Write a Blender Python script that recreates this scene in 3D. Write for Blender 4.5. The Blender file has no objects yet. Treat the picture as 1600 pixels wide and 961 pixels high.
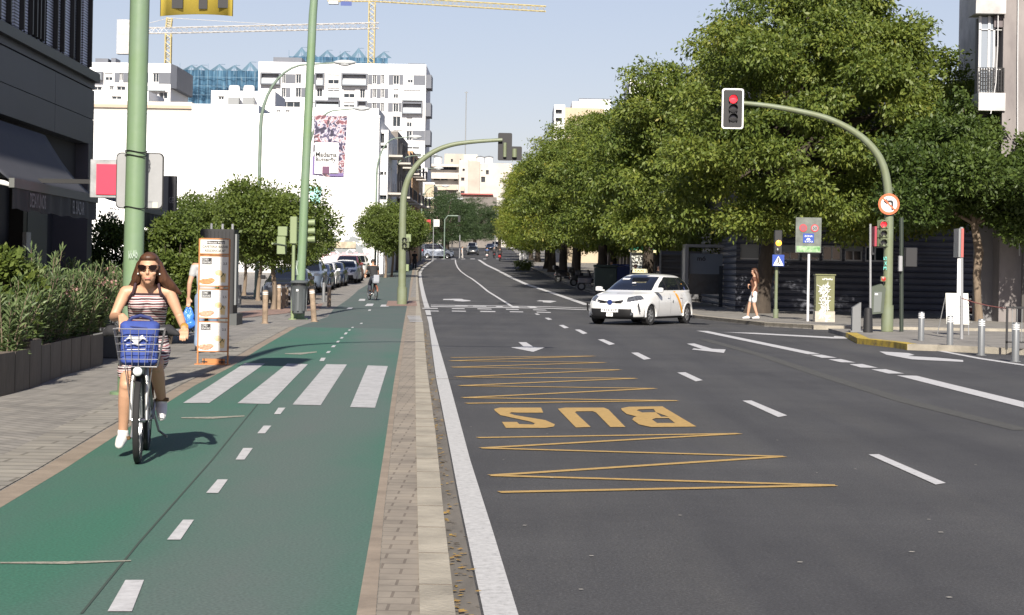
import bpy, math, random
import numpy as np
from mathutils import Vector, Matrix

# ------------------------------------------------------------------ camera, sky, sun, exposure
C = bpy.context.scene.collection
SC = bpy.context.scene
F = 3000.0; HC = 1.57; YH = 423.0; ROLL = math.radians(1.0)
cr, sr = math.cos(ROLL), math.sin(ROLL)
cd = bpy.data.cameras.new('camera'); cam = bpy.data.objects.new('camera', cd); C.objects.link(cam)
cd.sensor_width = 36; cd.lens = F / 1600 * 36; cd.shift_y = -(480.5 - YH) / 1600
cd.clip_start = 0.3; cd.clip_end = 4000
cam.matrix_world = Matrix(((cr, -sr, 0, 0), (0, 0, -1, 0), (sr, cr, 0, HC), (0, 0, 0, 1)))
SC.camera = cam
SUN_EL = math.radians(33.8); SUN_AZ = math.radians(0.3)      # the sun stands behind the camera, shadows run away from it
w = bpy.data.worlds.new('World'); SC.world = w; w.use_nodes = True
nt = w.node_tree; bgn = nt.nodes['Background']
sky = nt.nodes.new('ShaderNodeTexSky'); sky.sky_type = 'NISHITA'; sky.sun_disc = False
sky.sun_elevation = SUN_EL; sky.sun_rotation = math.radians(180.3); sky.air_density = 1.0; sky.dust_density = 0.6; sky.ozone_density = 2.5
tn = nt.nodes.new('ShaderNodeMix'); tn.data_type = 'RGBA'; tn.blend_type = 'MULTIPLY'; tn.inputs[0].default_value = 1; tn.inputs[7].default_value = (1.0, .81, .83, 1)
nt.links.new(sky.outputs[0], tn.inputs[6]); hz_ = nt.nodes.new('ShaderNodeMix'); hz_.data_type = 'RGBA'; hz_.inputs[0].default_value = .42; hz_.inputs[7].default_value = (4.7, 5.2, 5.9, 1)   # thin high haze evens out the sky
tg = nt.nodes.new('ShaderNodeTexCoord'); sz = nt.nodes.new('ShaderNodeSeparateXYZ'); mr = nt.nodes.new('ShaderNodeMapRange'); mr.inputs[1].default_value = .12; mr.inputs[2].default_value = .45; mr.inputs[3].default_value = .46; mr.inputs[4].default_value = 0
nt.links.new(tg.outputs['Generated'], sz.inputs[0]); nt.links.new(sz.outputs[2], mr.inputs[0]); nt.links.new(mr.outputs[0], hz_.inputs[0]); nt.links.new(tn.outputs[2], hz_.inputs[6]); nt.links.new(hz_.outputs[2], bgn.inputs[0]); bgn.inputs[1].default_value = 0.072
sd = bpy.data.lights.new('sun', 'SUN'); sd.energy = 4.7; sd.angle = math.radians(0.55); sd.color = (1.0, 0.93, 0.82)
so = bpy.data.objects.new('sun', sd); C.objects.link(so)
tosun = Vector((-math.sin(SUN_AZ) * math.cos(SUN_EL), -math.cos(SUN_AZ) * math.cos(SUN_EL), math.sin(SUN_EL)))
so.rotation_euler = tosun.to_track_quat('Z', 'Y').to_euler(); so.location = (0, -20, 30)
SC.view_settings.view_transform = 'Standard'; SC.view_settings.look = 'None'
SC.view_settings.exposure = 0.85; SC.view_settings.gamma = 1; SC.view_settings.use_curve_mapping = False
SC.render.engine = 'CYCLES'
SC.cycles.max_bounces = 6; SC.cycles.diffuse_bounces = 3; SC.cycles.glossy_bounces = 3; SC.cycles.transparent_max_bounces = 12
SC.cycles.use_denoising = True

# ------------------------------------------------------------------ terrain and pixel -> place
def gz(Y):                                  # the avenue is level near the camera, then climbs gently
    t = (Y - 95) / 12.0
    sp = t if t > 30 else math.log1p(math.exp(t)) if t > -30 else 0.0
    return 0.0186 * 12 * sp
def ray(px, py):
    dx = px - 800.0; dz = -(py - YH)
    return dx * cr - dz * sr, dz * cr + dx * sr
def at(px, py, Y):
    x, z = ray(px, py); return Vector((x * Y / F, Y, HC + z * Y / F))
def G(px, py, dz=0.0):
    x, z = ray(px, py); lo, hi = 2.0, 1400.0
    for _ in range(60):
        m = (lo + hi) / 2
        if HC + m * z / F - gz(m) - dz > 0: lo = m
        else: hi = m
    return Vector((x * lo / F, lo, gz(lo) + dz))
def ztop(px, py, Y): return at(px, py, Y).z
BK = 0.08; SW = 0.12

# ------------------------------------------------------------------ materials
def lin(h):
    if isinstance(h, str):
        h = h.lstrip('#'); v = [int(h[i:i+2], 16) / 255 for i in (0, 2, 4)]
        return tuple((x / 12.92 if x <= .04045 else ((x + .055) / 1.055) ** 2.4) for x in v)
    return tuple(h)
MATS = {}
def mat(name, col, rough=.6, metal=0., var=0., scale=3., col2=None, bump=0., bscale=None, emit=0., alpha=None, spec=None, coat=0., detail=5, coords='Object', stretch=None):
    if name in MATS: return MATS[name]
    m = bpy.data.materials.new(name); m.use_nodes = True; MATS[name] = m
    n = m.node_tree; p = n.nodes['Principled BSDF']; c = lin(col)
    p.inputs['Base Color'].default_value = (*c, 1); p.inputs['Roughness'].default_value = rough; p.inputs['Metallic'].default_value = metal
    if spec is not None: p.inputs['Specular IOR Level'].default_value = spec
    if coat: p.inputs['Coat Weight'].default_value = coat; p.inputs['Coat Roughness'].default_value = .05
    if emit: p.inputs['Emission Color'].default_value = (*c, 1); p.inputs['Emission Strength'].default_value = emit
    if alpha is not None: p.inputs['Alpha'].default_value = alpha
    if var or bump:
        tc = n.nodes.new('ShaderNodeTexCoord'); src = tc.outputs[coords]
        if stretch:
            mp = n.nodes.new('ShaderNodeMapping'); mp.inputs['Scale'].default_value = stretch
            n.links.new(src, mp.inputs[0]); src = mp.outputs[0]
    if var:
        nz = n.nodes.new('ShaderNodeTexNoise'); nz.inputs['Scale'].default_value = scale; nz.inputs['Detail'].default_value = detail
        nz.inputs['Roughness'].default_value = .65
        n.links.new(src, nz.inputs['Vector'])
        r = n.nodes.new('ShaderNodeValToRGB'); r.color_ramp.elements[0].position = .3; r.color_ramp.elements[1].position = .7
        d = lin(col2) if col2 else tuple(x * (1 - var) for x in c)
        e = c if col2 else tuple(min(1, x * (1 + var * .6)) for x in c)
        r.color_ramp.elements[0].color = (*d, 1); r.color_ramp.elements[1].color = (*e, 1)
        n.links.new(nz.outputs[0], r.inputs[0]); n.links.new(r.outputs[0], p.inputs['Base Color'])
    if bump:
        nb = n.nodes.new('ShaderNodeTexNoise'); nb.inputs['Scale'].default_value = bscale or scale * 6; nb.inputs['Detail'].default_value = 4
        n.links.new(src, nb.inputs['Vector'])
        b = n.nodes.new('ShaderNodeBump'); b.inputs['Strength'].default_value = bump; b.inputs['Distance'].default_value = .02
        n.links.new(nb.outputs[0], b.inputs['Height']); n.links.new(b.outputs[0], p.inputs['Normal'])
    return m
def nodes(m): return m.node_tree, m.node_tree.nodes['Principled BSDF']
def ramp(n, pts):
    r = n.nodes.new('ShaderNodeValToRGB'); e = r.color_ramp.elements
    while len(e) < len(pts): e.new(.5)
    for i, (p, c) in enumerate(pts): e[i].position = p; e[i].color = (*lin(c), 1)
    return r
def leafmat(name, cols, trans=.35):
    m = bpy.data.materials.new(name); m.use_nodes = True; n = m.node_tree; n.nodes.clear()
    o = n.nodes.new('ShaderNodeOutputMaterial'); a = n.nodes.new('ShaderNodeAttribute'); a.attribute_name = 'rnd'
    r = ramp(n, [(i / (len(cols) - 1), c) for i, c in enumerate(cols)])
    n.links.new(a.outputs['Fac'], r.inputs[0])
    p = n.nodes.new('ShaderNodeBsdfPrincipled'); p.inputs['Roughness'].default_value = .5; p.inputs['Specular IOR Level'].default_value = .35
    t = n.nodes.new('ShaderNodeBsdfTranslucent'); x = n.nodes.new('ShaderNodeMixShader'); x.inputs[0].default_value = trans
    n.links.new(r.outputs[0], p.inputs['Base Color'])
    hs = n.nodes.new('ShaderNodeMix'); hs.data_type = 'RGBA'; hs.blend_type = 'MULTIPLY'; hs.inputs[0].default_value = 1; hs.inputs[7].default_value = (1.3, 1.25, .5, 1)
    n.links.new(r.outputs[0], hs.inputs[6]); n.links.new(hs.outputs[2], t.inputs[0])
    n.links.new(p.outputs[0], x.inputs[1]); n.links.new(t.outputs[0], x.inputs[2]); n.links.new(x.outputs[0], o.inputs[0])
    MATS[name] = m; return m

# ------------------------------------------------------------------ objects, tags, copies
def tag(o, label=None, cat=None, group=None, kind=None):
    if label: o['label'] = label
    if cat: o['category'] = cat
    if group: o['group'] = group
    if kind: o['kind'] = kind
    return o
def thing(name, loc=(0, 0, 0), label=None, cat=None, group=None, rz=0):
    o = bpy.data.objects.new(name, None); C.objects.link(o); o.location = loc; o.rotation_euler.z = rz; o.empty_display_size = .2
    return tag(o, label, cat, group)
def children(o): return [c for c in bpy.data.objects if c.parent == o]
def copy_tree(o, loc=None, rz=None, label=None, group=None, scale=None):
    def rec(a, par):
        c = a.copy(); C.objects.link(c); c.parent = par
        for ch in KIDS.get(a.name, []): rec(bpy.data.objects[ch], c)
        return c
    r = rec(o, None)
    if loc is not None: r.location = loc
    if rz is not None: r.rotation_euler.z = rz
    if scale is not None: r.scale = (scale,) * 3 if isinstance(scale, (int, float)) else scale
    if label: r['label'] = label
    if group: r['group'] = group
    return r
KIDS = {}
def link(name, me, parent=None):
    o = bpy.data.objects.new(name, me); C.objects.link(o)
    if parent is not None: o.parent = parent; KIDS.setdefault(parent.name, []).append(o.name)
    return o
def wloc(o):
    v = Vector((0, 0, 0))
    while o is not None: v += o.location; o = o.parent
    return v

class MB:
    def __init__(s): s.v = []; s.f = []; s.m = []; s.mi = 0
    def add(s, vs, fs):
        b = len(s.v); s.v += [tuple(v) for v in vs]
        for f in fs: s.f.append([i + b for i in f]); s.m.append(s.mi)
        return s
    def box(s, x0, x1, y0, y1, z0, z1):
        return s.add([(x, y, z) for z in (z0, z1) for y in (y0, y1) for x in (x0, x1)],
              [(0, 2, 3, 1), (4, 5, 7, 6), (0, 1, 5, 4), (2, 6, 7, 3), (0, 4, 6, 2), (1, 3, 7, 5)])
    def obox(s, c, u, v, w, a, b, d):       # centre, unit axes, half sizes
        c, u, v, w = map(Vector, (c, u, v, w))
        return s.add([c + u * a * i + v * b * j + w * d * k for k in (-1, 1) for j in (-1, 1) for i in (-1, 1)],
              [(0, 2, 3, 1), (4, 5, 7, 6), (0, 1, 5, 4), (2, 6, 7, 3), (0, 4, 6, 2), (1, 3, 7, 5)])
    def rbox(s, c, a, b, d, r=.02, rz=0.):  # bevelled box about centre (half sizes)
        R = Matrix.Rotation(rz, 3, 'Z'); vs = []; n = 3
        ring = []
        for q, (sx, sy) in enumerate(((1, 1), (-1, 1), (-1, -1), (1, -1))):
            for k in range(n + 1):
                t = math.pi / 2 * (q + k / n); ring.append((sx * (a - r) + r * math.cos(t), sy * (b - r) + r * math.sin(t)))
        N = len(ring)
        lv = [(-d, .0), (-d + r, 1.)] if d > r else [(-d, 1)]
        L = [(-d, r * .6), (-d + r * .5, .0), (d - r * .5, .0), (d, r * .6)]
        for z, ins in L:
            fx = (a - ins) / a; fy = (b - ins) / b
            for x, y in ring:
                p = R @ Vector((x * fx, y * fy, 0)); vs.append((c[0] + p.x, c[1] + p.y, c[2] + z))
        fs = [tuple(range(N - 1, -1, -1)), tuple(range(3 * N, 4 * N))]
        for l in range(3):
            for i in range(N): j = (i + 1) % N; fs.append((l * N + i, l * N + j, (l + 1) * N + j, (l + 1) * N + i))
        return s.add(vs, fs)
    def tube(s, pts, rad, n=10, cap=True, flat=1.):
        pts = [Vector(p) for p in pts]; k = len(pts)
        if isinstance(rad, (int, float)): rad = [rad] * k
        vs = []; up = None
        for i, p in enumerate(pts):
            d = (pts[min(i + 1, k - 1)] - pts[max(i - 1, 0)]).normalized()
            if up is None: up = Vector((0, 0, 1)) if abs(d.z) < .9 else Vector((1, 0, 0))
            a = d.cross(up)
            if a.length < 1e-4: a = d.cross(Vector((0, 1, 0)))
            a.normalize(); b = a.cross(d).normalized(); up = b
            for j in range(n):
                t = 2 * math.pi * j / n; vs.append(p + a * rad[i] * math.cos(t) + b * rad[i] * flat * math.sin(t))
        fs = [(i * n + j, i * n + (j + 1) % n, (i + 1) * n + (j + 1) % n, (i + 1) * n + j) for i in range(k - 1) for j in range(n)]
        if cap: fs += [tuple(range(n - 1, -1, -1)), tuple(range((k - 1) * n, k * n))]
        return s.add(vs, fs)
    def cyl(s, p0, p1, r, n=14, r1=None): return s.tube([p0, p1], [r, r if r1 is None else r1], n)
    def lathe(s, c, prof, n=20, axis='z'):  # prof: (radius, height)
        vs = []
        for r, h in prof:
            for j in range(n):
                t = 2 * math.pi * j / n; a, b = r * math.cos(t), r * math.sin(t)
                vs.append((c[0] + a, c[1] + b, c[2] + h) if axis == 'z' else (c[0] + h, c[1] + a, c[2] + b) if axis == 'x' else (c[0] + a, c[1] + h, c[2] + b))
        k = len(prof)
        fs = [(i * n + j, i * n + (j + 1) % n, (i + 1) * n + (j + 1) % n, (i + 1) * n + j) for i in range(k - 1) for j in range(n)]
        if prof[0][0] > 1e-5 and prof[0] != prof[-1]: fs.append(tuple(range(n - 1, -1, -1)))
        if prof[-1][0] > 1e-5 and prof[0] != prof[-1]: fs.append(tuple(range((k - 1) * n, k * n)))
        return s.add(vs, fs)
    def ell(s, c, rx, ry, rz, n=12, m=8):
        vs = [(c[0], c[1], c[2] - rz)]
        for i in range(1, m):
            a = -math.pi / 2 + math.pi * i / m
            for j in range(n):
                t = 2 * math.pi * j / n; vs.append((c[0] + rx * math.cos(a) * math.cos(t), c[1] + ry * math.cos(a) * math.sin(t), c[2] + rz * math.sin(a)))
        vs.append((c[0], c[1], c[2] + rz)); T = len(vs) - 1
        fs = [(0, 1 + (j + 1) % n, 1 + j) for j in range(n)]
        for i in range(m - 2):
            for j in range(n): fs.append((1 + i * n + j, 1 + i * n + (j + 1) % n, 1 + (i + 1) * n + (j + 1) % n, 1 + (i + 1) * n + j))
        fs += [(1 + (m - 2) * n + j, 1 + (m - 2) * n + (j + 1) % n, T) for j in range(n)]
        return s.add(vs, fs)
    def prism(s, poly, o, u, v, w, th):     # polygon in plane o+u*x+v*y, thickness th along w
        o, u, v, w = map(Vector, (o, u, v, w)); n = len(poly)
        a = [o + u * x + v * y for x, y in poly]; b = [p + w * th for p in a]
        fs = [tuple(range(n)), tuple(range(2 * n - 1, n - 1, -1))] + [(i, i + n, (i + 1) % n + n, (i + 1) % n) for i in range(n)]
        return s.add(a + b, fs)
    def quad(s, a, b, c, d): return s.add([a, b, c, d], [(0, 1, 2, 3)])
    def build(s, name, mats, parent=None, smooth=False, sharp=None):
        off = wloc(parent) if parent is not None else Vector((0, 0, 0))
        me = bpy.data.meshes.new(name)
        me.from_pydata([(v[0] - off.x, v[1] - off.y, v[2] - off.z) for v in s.v], [], s.f)
        if not isinstance(mats, (list, tuple)): mats = [mats]
        for m in mats: me.materials.append(m)
        if len(mats) > 1: me.polygons.foreach_set('material_index', s.m)
        fixn(me)
        if smooth: shade(me, sharp if sharp is not None else 40)
        return link(name, me, parent)
import bmesh
def fixn(me):
    b = bmesh.new(); b.from_mesh(me); bmesh.ops.recalc_face_normals(b, faces=b.faces); b.to_mesh(me); b.free()
def shade(me, deg=40):
    me.polygons.foreach_set('use_smooth', [True] * len(me.polygons))
    if deg < 180: me.set_sharp_from_angle(angle=math.radians(deg))
    me.update()

_txt = {}
def text(name, s, O, U, V, wd, ht, m, parent, bold=0., th=.003):
    """lettering laid on the plane O + U*x + V*y, fitted into wd x ht metres; U, V unit vectors"""
    U = Vector(U).normalized(); V = Vector(V).normalized(); N = U.cross(V).normalized()
    cu = bpy.data.curves.new('t', 'FONT'); cu.body = s; cu.size = 1; cu.offset = bold; cu.resolution_u = 3; cu.align_x = 'LEFT'; cu.space_line = .9
    to = bpy.data.objects.new('t', cu); C.objects.link(to); dg = bpy.context.evaluated_depsgraph_get()
    me = bpy.data.meshes.new_from_object(to.evaluated_get(dg)); bpy.data.objects.remove(to); bpy.data.curves.remove(cu)
    me.name = name; n = len(me.vertices); co = np.zeros(n * 3); me.vertices.foreach_get('co', co); co = co.reshape(-1, 3)
    lo = co.min(0); hi = co.max(0); sx = wd / max(hi[0] - lo[0], 1e-6); sy = ht / max(hi[1] - lo[1], 1e-6)
    off = wloc(parent) if parent is not None else Vector((0, 0, 0)); O = Vector(O) - off
    A = np.array([list(U), list(V)]); xy = (co[:, :2] - lo[:2]) * [sx, sy]
    co = xy @ A + np.array(list(O + N * th))
    me.vertices.foreach_set('co', co.ravel()); me.materials.clear(); me.materials.append(m); me.update()
    return link(name, me, parent)

def interp(pts, y):                         # pts: list of (Y, X)
    if y <= pts[0][0]:
        a, b = pts[0], pts[1]
    elif y >= pts[-1][0]: a, b = pts[-2], pts[-1]
    else:
        for a, b in zip(pts, pts[1:]):
            if a[0] <= y <= b[0]: break
    return a[1] + (b[1] - a[1]) * (y - a[0]) / max(b[0] - a[0], 1e-6)
def line(px, dz=0., near=None, far=None):
    p = sorted([(g.y, g.x) for g in (G(a, b, dz) for a, b in px)])
    if near is not None and p[0][0] > near: p.insert(0, (near, interp(p, near)))
    if far is not None: p.append((far[0], far[1]))
    return p
def ribbon(L, R, dz, y0=None, y1=None, mb=None, skirt=0., step=2.5):
    """a strip following the ground between two lines X(Y); L, R lists of (Y, X) or constants"""
    fl = (lambda y: L) if isinstance(L, (int, float)) else (lambda y: interp(L, y))
    fr = (lambda y: R) if isinstance(R, (int, float)) else (lambda y: interp(R, y))
    if y0 is None: y0 = max(q[0][0] for q in (L, R) if not isinstance(q, (int, float)))
    if y1 is None: y1 = min(q[-1][0] for q in (L, R) if not isinstance(q, (int, float)))
    ys = set([y0, y1]); y = y0
    while y < y1: ys.add(y); y += step if y < 160 else step * 4
    for q in (L, R):
        if not isinstance(q, (int, float)): ys |= {p[0] for p in q if y0 < p[0] < y1}
    ys = sorted(ys); mb = mb or MB(); vs = []; fs = []
    for y in ys:
        z = gz(y) + dz; a, b = fl(y), fr(y)
        vs += [(a, y, z), (b, y, z)] + ([(a, y, z - skirt), (b, y, z - skirt)] if skirt else [])
    k = 4 if skirt else 2; n = len(ys)
    for i in range(n - 1):
        a = i * k; b = a + k; fs.append((a, a + 1, b + 1, b))
        if skirt: fs += [(a + 2, a, b, b + 2), (a + 1, a + 3, b + 3, b + 1)]
    if skirt: fs += [(0, 2, 3, 1), ((n - 1) * k, (n - 1) * k + 1, (n - 1) * k + 3, (n - 1) * k + 2)]
    return mb.add(vs, fs)
def pxmark(mb, poly, dz=.005):
    return mb.add([G(a, b, dz) for a, b in poly], [tuple(range(len(poly)))])
def structure(o): o['kind'] = 'structure'; return o
X3, Y3, Z3 = (1, 0, 0), (0, 1, 0), (0, 0, 1)
# ------------------------------------------------------------------ ground
def asphalt_mat():
    m = mat('asphalt', (.047, .047, .051), .85); n, p = nodes(m)
    tc = n.nodes.new('ShaderNodeTexCoord'); O = tc.outputs['Object']
    def noise(s, d=6, st=None, r=.6):
        v = O
        if st: mp = n.nodes.new('ShaderNodeMapping'); mp.inputs['Scale'].default_value = st; n.links.new(O, mp.inputs[0]); v = mp.outputs[0]
        z = n.nodes.new('ShaderNodeTexNoise'); z.inputs['Scale'].default_value = s; z.inputs['Detail'].default_value = d; z.inputs['Roughness'].default_value = r; n.links.new(v, z.inputs['Vector']); return z.outputs[0]
    r1 = ramp(n, [(.25, (.042, .042, .045)), (.5, (.056, .056, .059)), (.75, (.073, .073, .076))]); n.links.new(noise(.35, 8), r1.inputs[0])
    g = ramp(n, [(.3, (.45, .45, .45)), (.55, (.95, .95, .95)), (.75, (1.9, 1.9, 1.9))]); n.links.new(noise(55, 3, None, .8), g.inputs[0])
    st = ramp(n, [(.32, (.76, .76, .79)), (.5, (1, 1, 1)), (.70, (1.2, 1.18, 1.12))]); n.links.new(noise(1.1, 6, (1, .07, 1)), st.inputs[0])
    mx = n.nodes.new('ShaderNodeMix'); mx.data_type = 'RGBA'; mx.blend_type = 'MULTIPLY'; mx.inputs[0].default_value = 1
    n.links.new(r1.outputs[0], mx.inputs[6]); n.links.new(g.outputs[0], mx.inputs[7])
    m2 = n.nodes.new('ShaderNodeMix'); m2.data_type = 'RGBA'; m2.blend_type = 'MULTIPLY'; m2.inputs[0].default_value = 1
    n.links.new(mx.outputs[2], m2.inputs[6]); n.links.new(st.outputs[0], m2.inputs[7]); mo = ramp(n, [(.34, (.86, .86, .87)), (.5, (1, 1, 1)), (.58, (1, 1, 1)), (.7, (1.16, 1.15, 1.12))]); n.links.new(noise(5.5, 7, None, .75), mo.inputs[0])
    m3 = n.nodes.new('ShaderNodeMix'); m3.data_type = 'RGBA'; m3.blend_type = 'MULTIPLY'; m3.inputs[0].default_value = 1; n.links.new(m2.outputs[2], m3.inputs[6]); n.links.new(mo.outputs[0], m3.inputs[7]); n.links.new(m3.outputs[2], p.inputs['Base Color'])
    b = n.nodes.new('ShaderNodeBump'); b.inputs['Strength'].default_value = .5; b.inputs['Distance'].default_value = .01
    n.links.new(noise(70, 3), b.inputs['Height']); n.links.new(b.outputs[0], p.inputs['Normal'])
    return m
def paver_mat(name, c1, c2, mortar, sx, sy, bw=.5, rot=0., mort=.03, big=1.):
    m = mat(name, c1, .85); n, p = nodes(m); tc = n.nodes.new('ShaderNodeTexCoord')
    mp = n.nodes.new('ShaderNodeMapping'); mp.inputs['Scale'].default_value = (sx, sy, 1); mp.inputs['Rotation'].default_value = (0, 0, rot)
    n.links.new(tc.outputs['Object'], mp.inputs[0])
    b = n.nodes.new('ShaderNodeTexBrick'); b.inputs['Color1'].default_value = (*lin(c1), 1); b.inputs['Color2'].default_value = (*lin(c2), 1)
    b.inputs['Mortar'].default_value = (*lin(mortar), 1); b.inputs['Scale'].default_value = 1; b.inputs['Mortar Size'].default_value = mort
    b.inputs['Brick Width'].default_value = bw; b.inputs['Row Height'].default_value = .25; b.inputs['Bias'].default_value = -.1
    n.links.new(mp.outputs[0], b.inputs['Vector'])
    z = n.nodes.new('ShaderNodeTexNoise'); z.inputs['Scale'].default_value = 1.3; z.inputs['Detail'].default_value = 9; z.inputs['Roughness'].default_value = .7; n.links.new(tc.outputs['Object'], z.inputs['Vector'])
    g = ramp(n, [(.3, (.62 * big,) * 3), (.52, (1, 1, 1)), (.75, (1.2, 1.18, 1.12))]); n.links.new(z.outputs[0], g.inputs[0])
    mx = n.nodes.new('ShaderNodeMix'); mx.data_type = 'RGBA'; mx.blend_type = 'MULTIPLY'; mx.inputs[0].default_value = 1
    n.links.new(b.outputs['Color'], mx.inputs[6]); n.links.new(g.outputs[0], mx.inputs[7]); n.links.new(mx.outputs[2], p.inputs['Base Color'])
    bp = n.nodes.new('ShaderNodeBump'); bp.inputs['Strength'].default_value = .4; bp.inputs['Distance'].default_value = .01; bp.invert = True
    n.links.new(b.outputs['Fac'], bp.inputs['Height']); n.links.new(bp.outputs[0], p.inputs['Normal'])
    return m
M_ASPH = asphalt_mat()
M_PAVE = paver_mat('sidewalk_pavers', (.25, .235, .215), (.20, .19, .175), (.165, .155, .14), 1.7, 1.7, .5, .75, .03)
M_BORD = paver_mat('border_pavers', (.27, .255, .225), (.22, .205, .18), (.15, .14, .12), 1.2, 1.0, .9, 0, .02)
M_STRIP = paver_mat('drain_strip_pavers', (.265, .232, .19), (.225, .195, .16), (.155, .13, .105), 1.35, 1.5, .28, .0, .010)
M_KERB = mat('kerb_stone', (.33, .30, .245), .85, var=.35, scale=2.2, bump=.5, bscale=40, detail=9)
M_BEIGE = mat('beige_concrete', (.25, .205, .16), .85, var=.25, scale=3, bump=.3, bscale=40)
M_GUT = mat('gutter_concrete', (.135, .122, .105), .85, var=.35, scale=4, bump=.3, bscale=40, stretch=(1, .2, 1))
M_PINK = paver_mat('red_pavers', (.30, .19, .155), (.24, .15, .12), (.17, .13, .11), 2.5, 2.5, .5)
def paint(name, c, worn=.5, base=(.06, .06, .062), sc=9):
    m = mat(name, c, .7); n, p = nodes(m); tc = n.nodes.new('ShaderNodeTexCoord')
    z = n.nodes.new('ShaderNodeTexNoise'); z.inputs['Scale'].default_value = sc; z.inputs['Detail'].default_value = 10; z.inputs['Roughness'].default_value = .8
    n.links.new(tc.outputs['Object'], z.inputs['Vector'])
    r = ramp(n, [(.18 + worn * .2, base), (.30 + worn * .2, tuple(.75 * a for a in lin(c))), (.62, c)]); n.links.new(z.outputs[0], r.inputs[0]); n.links.new(r.outputs[0], p.inputs['Base Color'])
    return m
M_WHITE = paint('white_road_paint', (.52, .52, .53), .45, (.1, .1, .1), 14)
M_WLINE = paint('white_edge_paint', (.50, .50, .50), .62, (.12, .12, .12), 22)
M_YEL = paint('yellow_road_paint', (.46, .30, .10), .55, (.08, .07, .05), 16)
M_ZEB = paint('white_zebra_paint', (.46, .46, .47), .66, (.22, .25, .24), 7)
def green_mat():
    m = mat('green_cycle_surface', (.05, .15, .1), .8); n, p = nodes(m); tc = n.nodes.new('ShaderNodeTexCoord')
    z = n.nodes.new('ShaderNodeTexNoise'); z.inputs['Scale'].default_value = .5; z.inputs['Detail'].default_value = 9; z.inputs['Roughness'].default_value = .62
    mp = n.nodes.new('ShaderNodeMapping'); mp.inputs['Scale'].default_value = (1, .28, 1); n.links.new(tc.outputs['Object'], mp.inputs[0]); n.links.new(mp.outputs[0], z.inputs['Vector'])
    # worn grey wheel track down the middle of the right-hand lane, greener towards both edges
    sp = n.nodes.new('ShaderNodeSeparateXYZ'); n.links.new(tc.outputs['Object'], sp.inputs[0])
    ad = n.nodes.new('ShaderNodeMath'); ad.operation = 'MULTIPLY_ADD'; ad.inputs[1].default_value = .045; n.links.new(sp.outputs[1], ad.inputs[0]); n.links.new(sp.outputs[0], ad.inputs[2])
    d = n.nodes.new('ShaderNodeMath'); d.operation = 'SUBTRACT'; d.inputs[1].default_value = -.95; n.links.new(ad.outputs[0], d.inputs[0])
    q = n.nodes.new('ShaderNodeMath'); q.operation = 'MULTIPLY'; n.links.new(d.outputs[0], q.inputs[0]); n.links.new(d.outputs[0], q.inputs[1])
    e = n.nodes.new('ShaderNodeMath'); e.operation = 'MULTIPLY_ADD'; e.inputs[1].default_value = -.42; e.inputs[2].default_value = .22; n.links.new(q.outputs[0], e.inputs[0])
    k = n.nodes.new('ShaderNodeMath'); k.operation = 'MAXIMUM'; k.inputs[1].default_value = -.06; n.links.new(e.outputs[0], k.inputs[0])
    s = n.nodes.new('ShaderNodeMath'); s.operation = 'ADD'; n.links.new(k.outputs[0], s.inputs[0]); n.links.new(z.outputs[0], s.inputs[1])
    r = ramp(n, [(.32, (.034, .128, .084)), (.48, (.050, .120, .090)), (.64, (.072, .118, .100)), (.84, (.092, .115, .108))]); n.links.new(s.outputs[0], r.inputs[0])
    z2 = n.nodes.new('ShaderNodeTexNoise'); z2.inputs['Scale'].default_value = 60; z2.inputs['Detail'].default_value = 3; n.links.new(tc.outputs['Object'], z2.inputs['Vector'])
    r2 = ramp(n, [(.3, (.72,) * 3), (.7, (1.25,) * 3)]); n.links.new(z2.outputs[0], r2.inputs[0])
    mx = n.nodes.new('ShaderNodeMix'); mx.data_type = 'RGBA'; mx.blend_type = 'MULTIPLY'; mx.inputs[0].default_value = 1
    n.links.new(r.outputs[0], mx.inputs[6]); n.links.new(r2.outputs[0], mx.inputs[7]); n.links.new(mx.outputs[2], p.inputs['Base Color'])
    return m
M_GREEN = green_mat()
M_GWORN = mat('worn_cycle_surface', (.085, .095, .095), .85, var=.4, scale=1.5, col2=(.052, .092, .078), bump=.2)

structure(ribbon(-500., 500., 0., -60, 1500, step=5).build('ground', M_ASPH))
NEAR = -12
gl = line([(0, 793.6), (100, 733.5), (187, 676.7), (265, 627), (305, 602), (360, 574), (410, 542), (464, 511)], BK + .004, NEAR)
gl2 = line([(464, 511), (512, 495), (522, 482), (560, 453), (580, 441), (606, 424), (622, 413)], BK + .004)
gr = line([(557, 961), (580, 830), (600, 705), (615, 600), (631, 505), (633, 494), (638, 467), (641, 441), (645, 418)], BK + .004, NEAR)
st = line([(587, 961), (600, 800), (607, 740), (616, 650), (622, 605), (636, 505), (640, 470), (645, 440), (648, 422)], BK + .004, NEAR)
kl = line([(656, 961), (652, 780), (650, 680), (649, 580), (649, 510), (650, 480), (650, 440), (650, 424), (656, 415), (670, 404.5)], BK, NEAR)
kr = line([(710, 961), (692, 805), (680, 680), (667, 580), (661, 510), (656, 478), (652.5, 440), (652, 424.5), (659, 415.5), (674, 405)], BK, NEAR)
gu = line([(752, 961), (715, 780), (697, 680), (680, 590), (669, 505), (662, 478), (654.5, 440), (654, 426), (660, 417), (676, 405.3)], 0.004, NEAR)
wr = line([(810, 961), (770, 830), (735, 720), (700, 590), (677, 510), (671.5, 481), (660, 440), (658, 427), (662, 419.5), (679, 405.5)], 0.006, NEAR)
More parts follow.
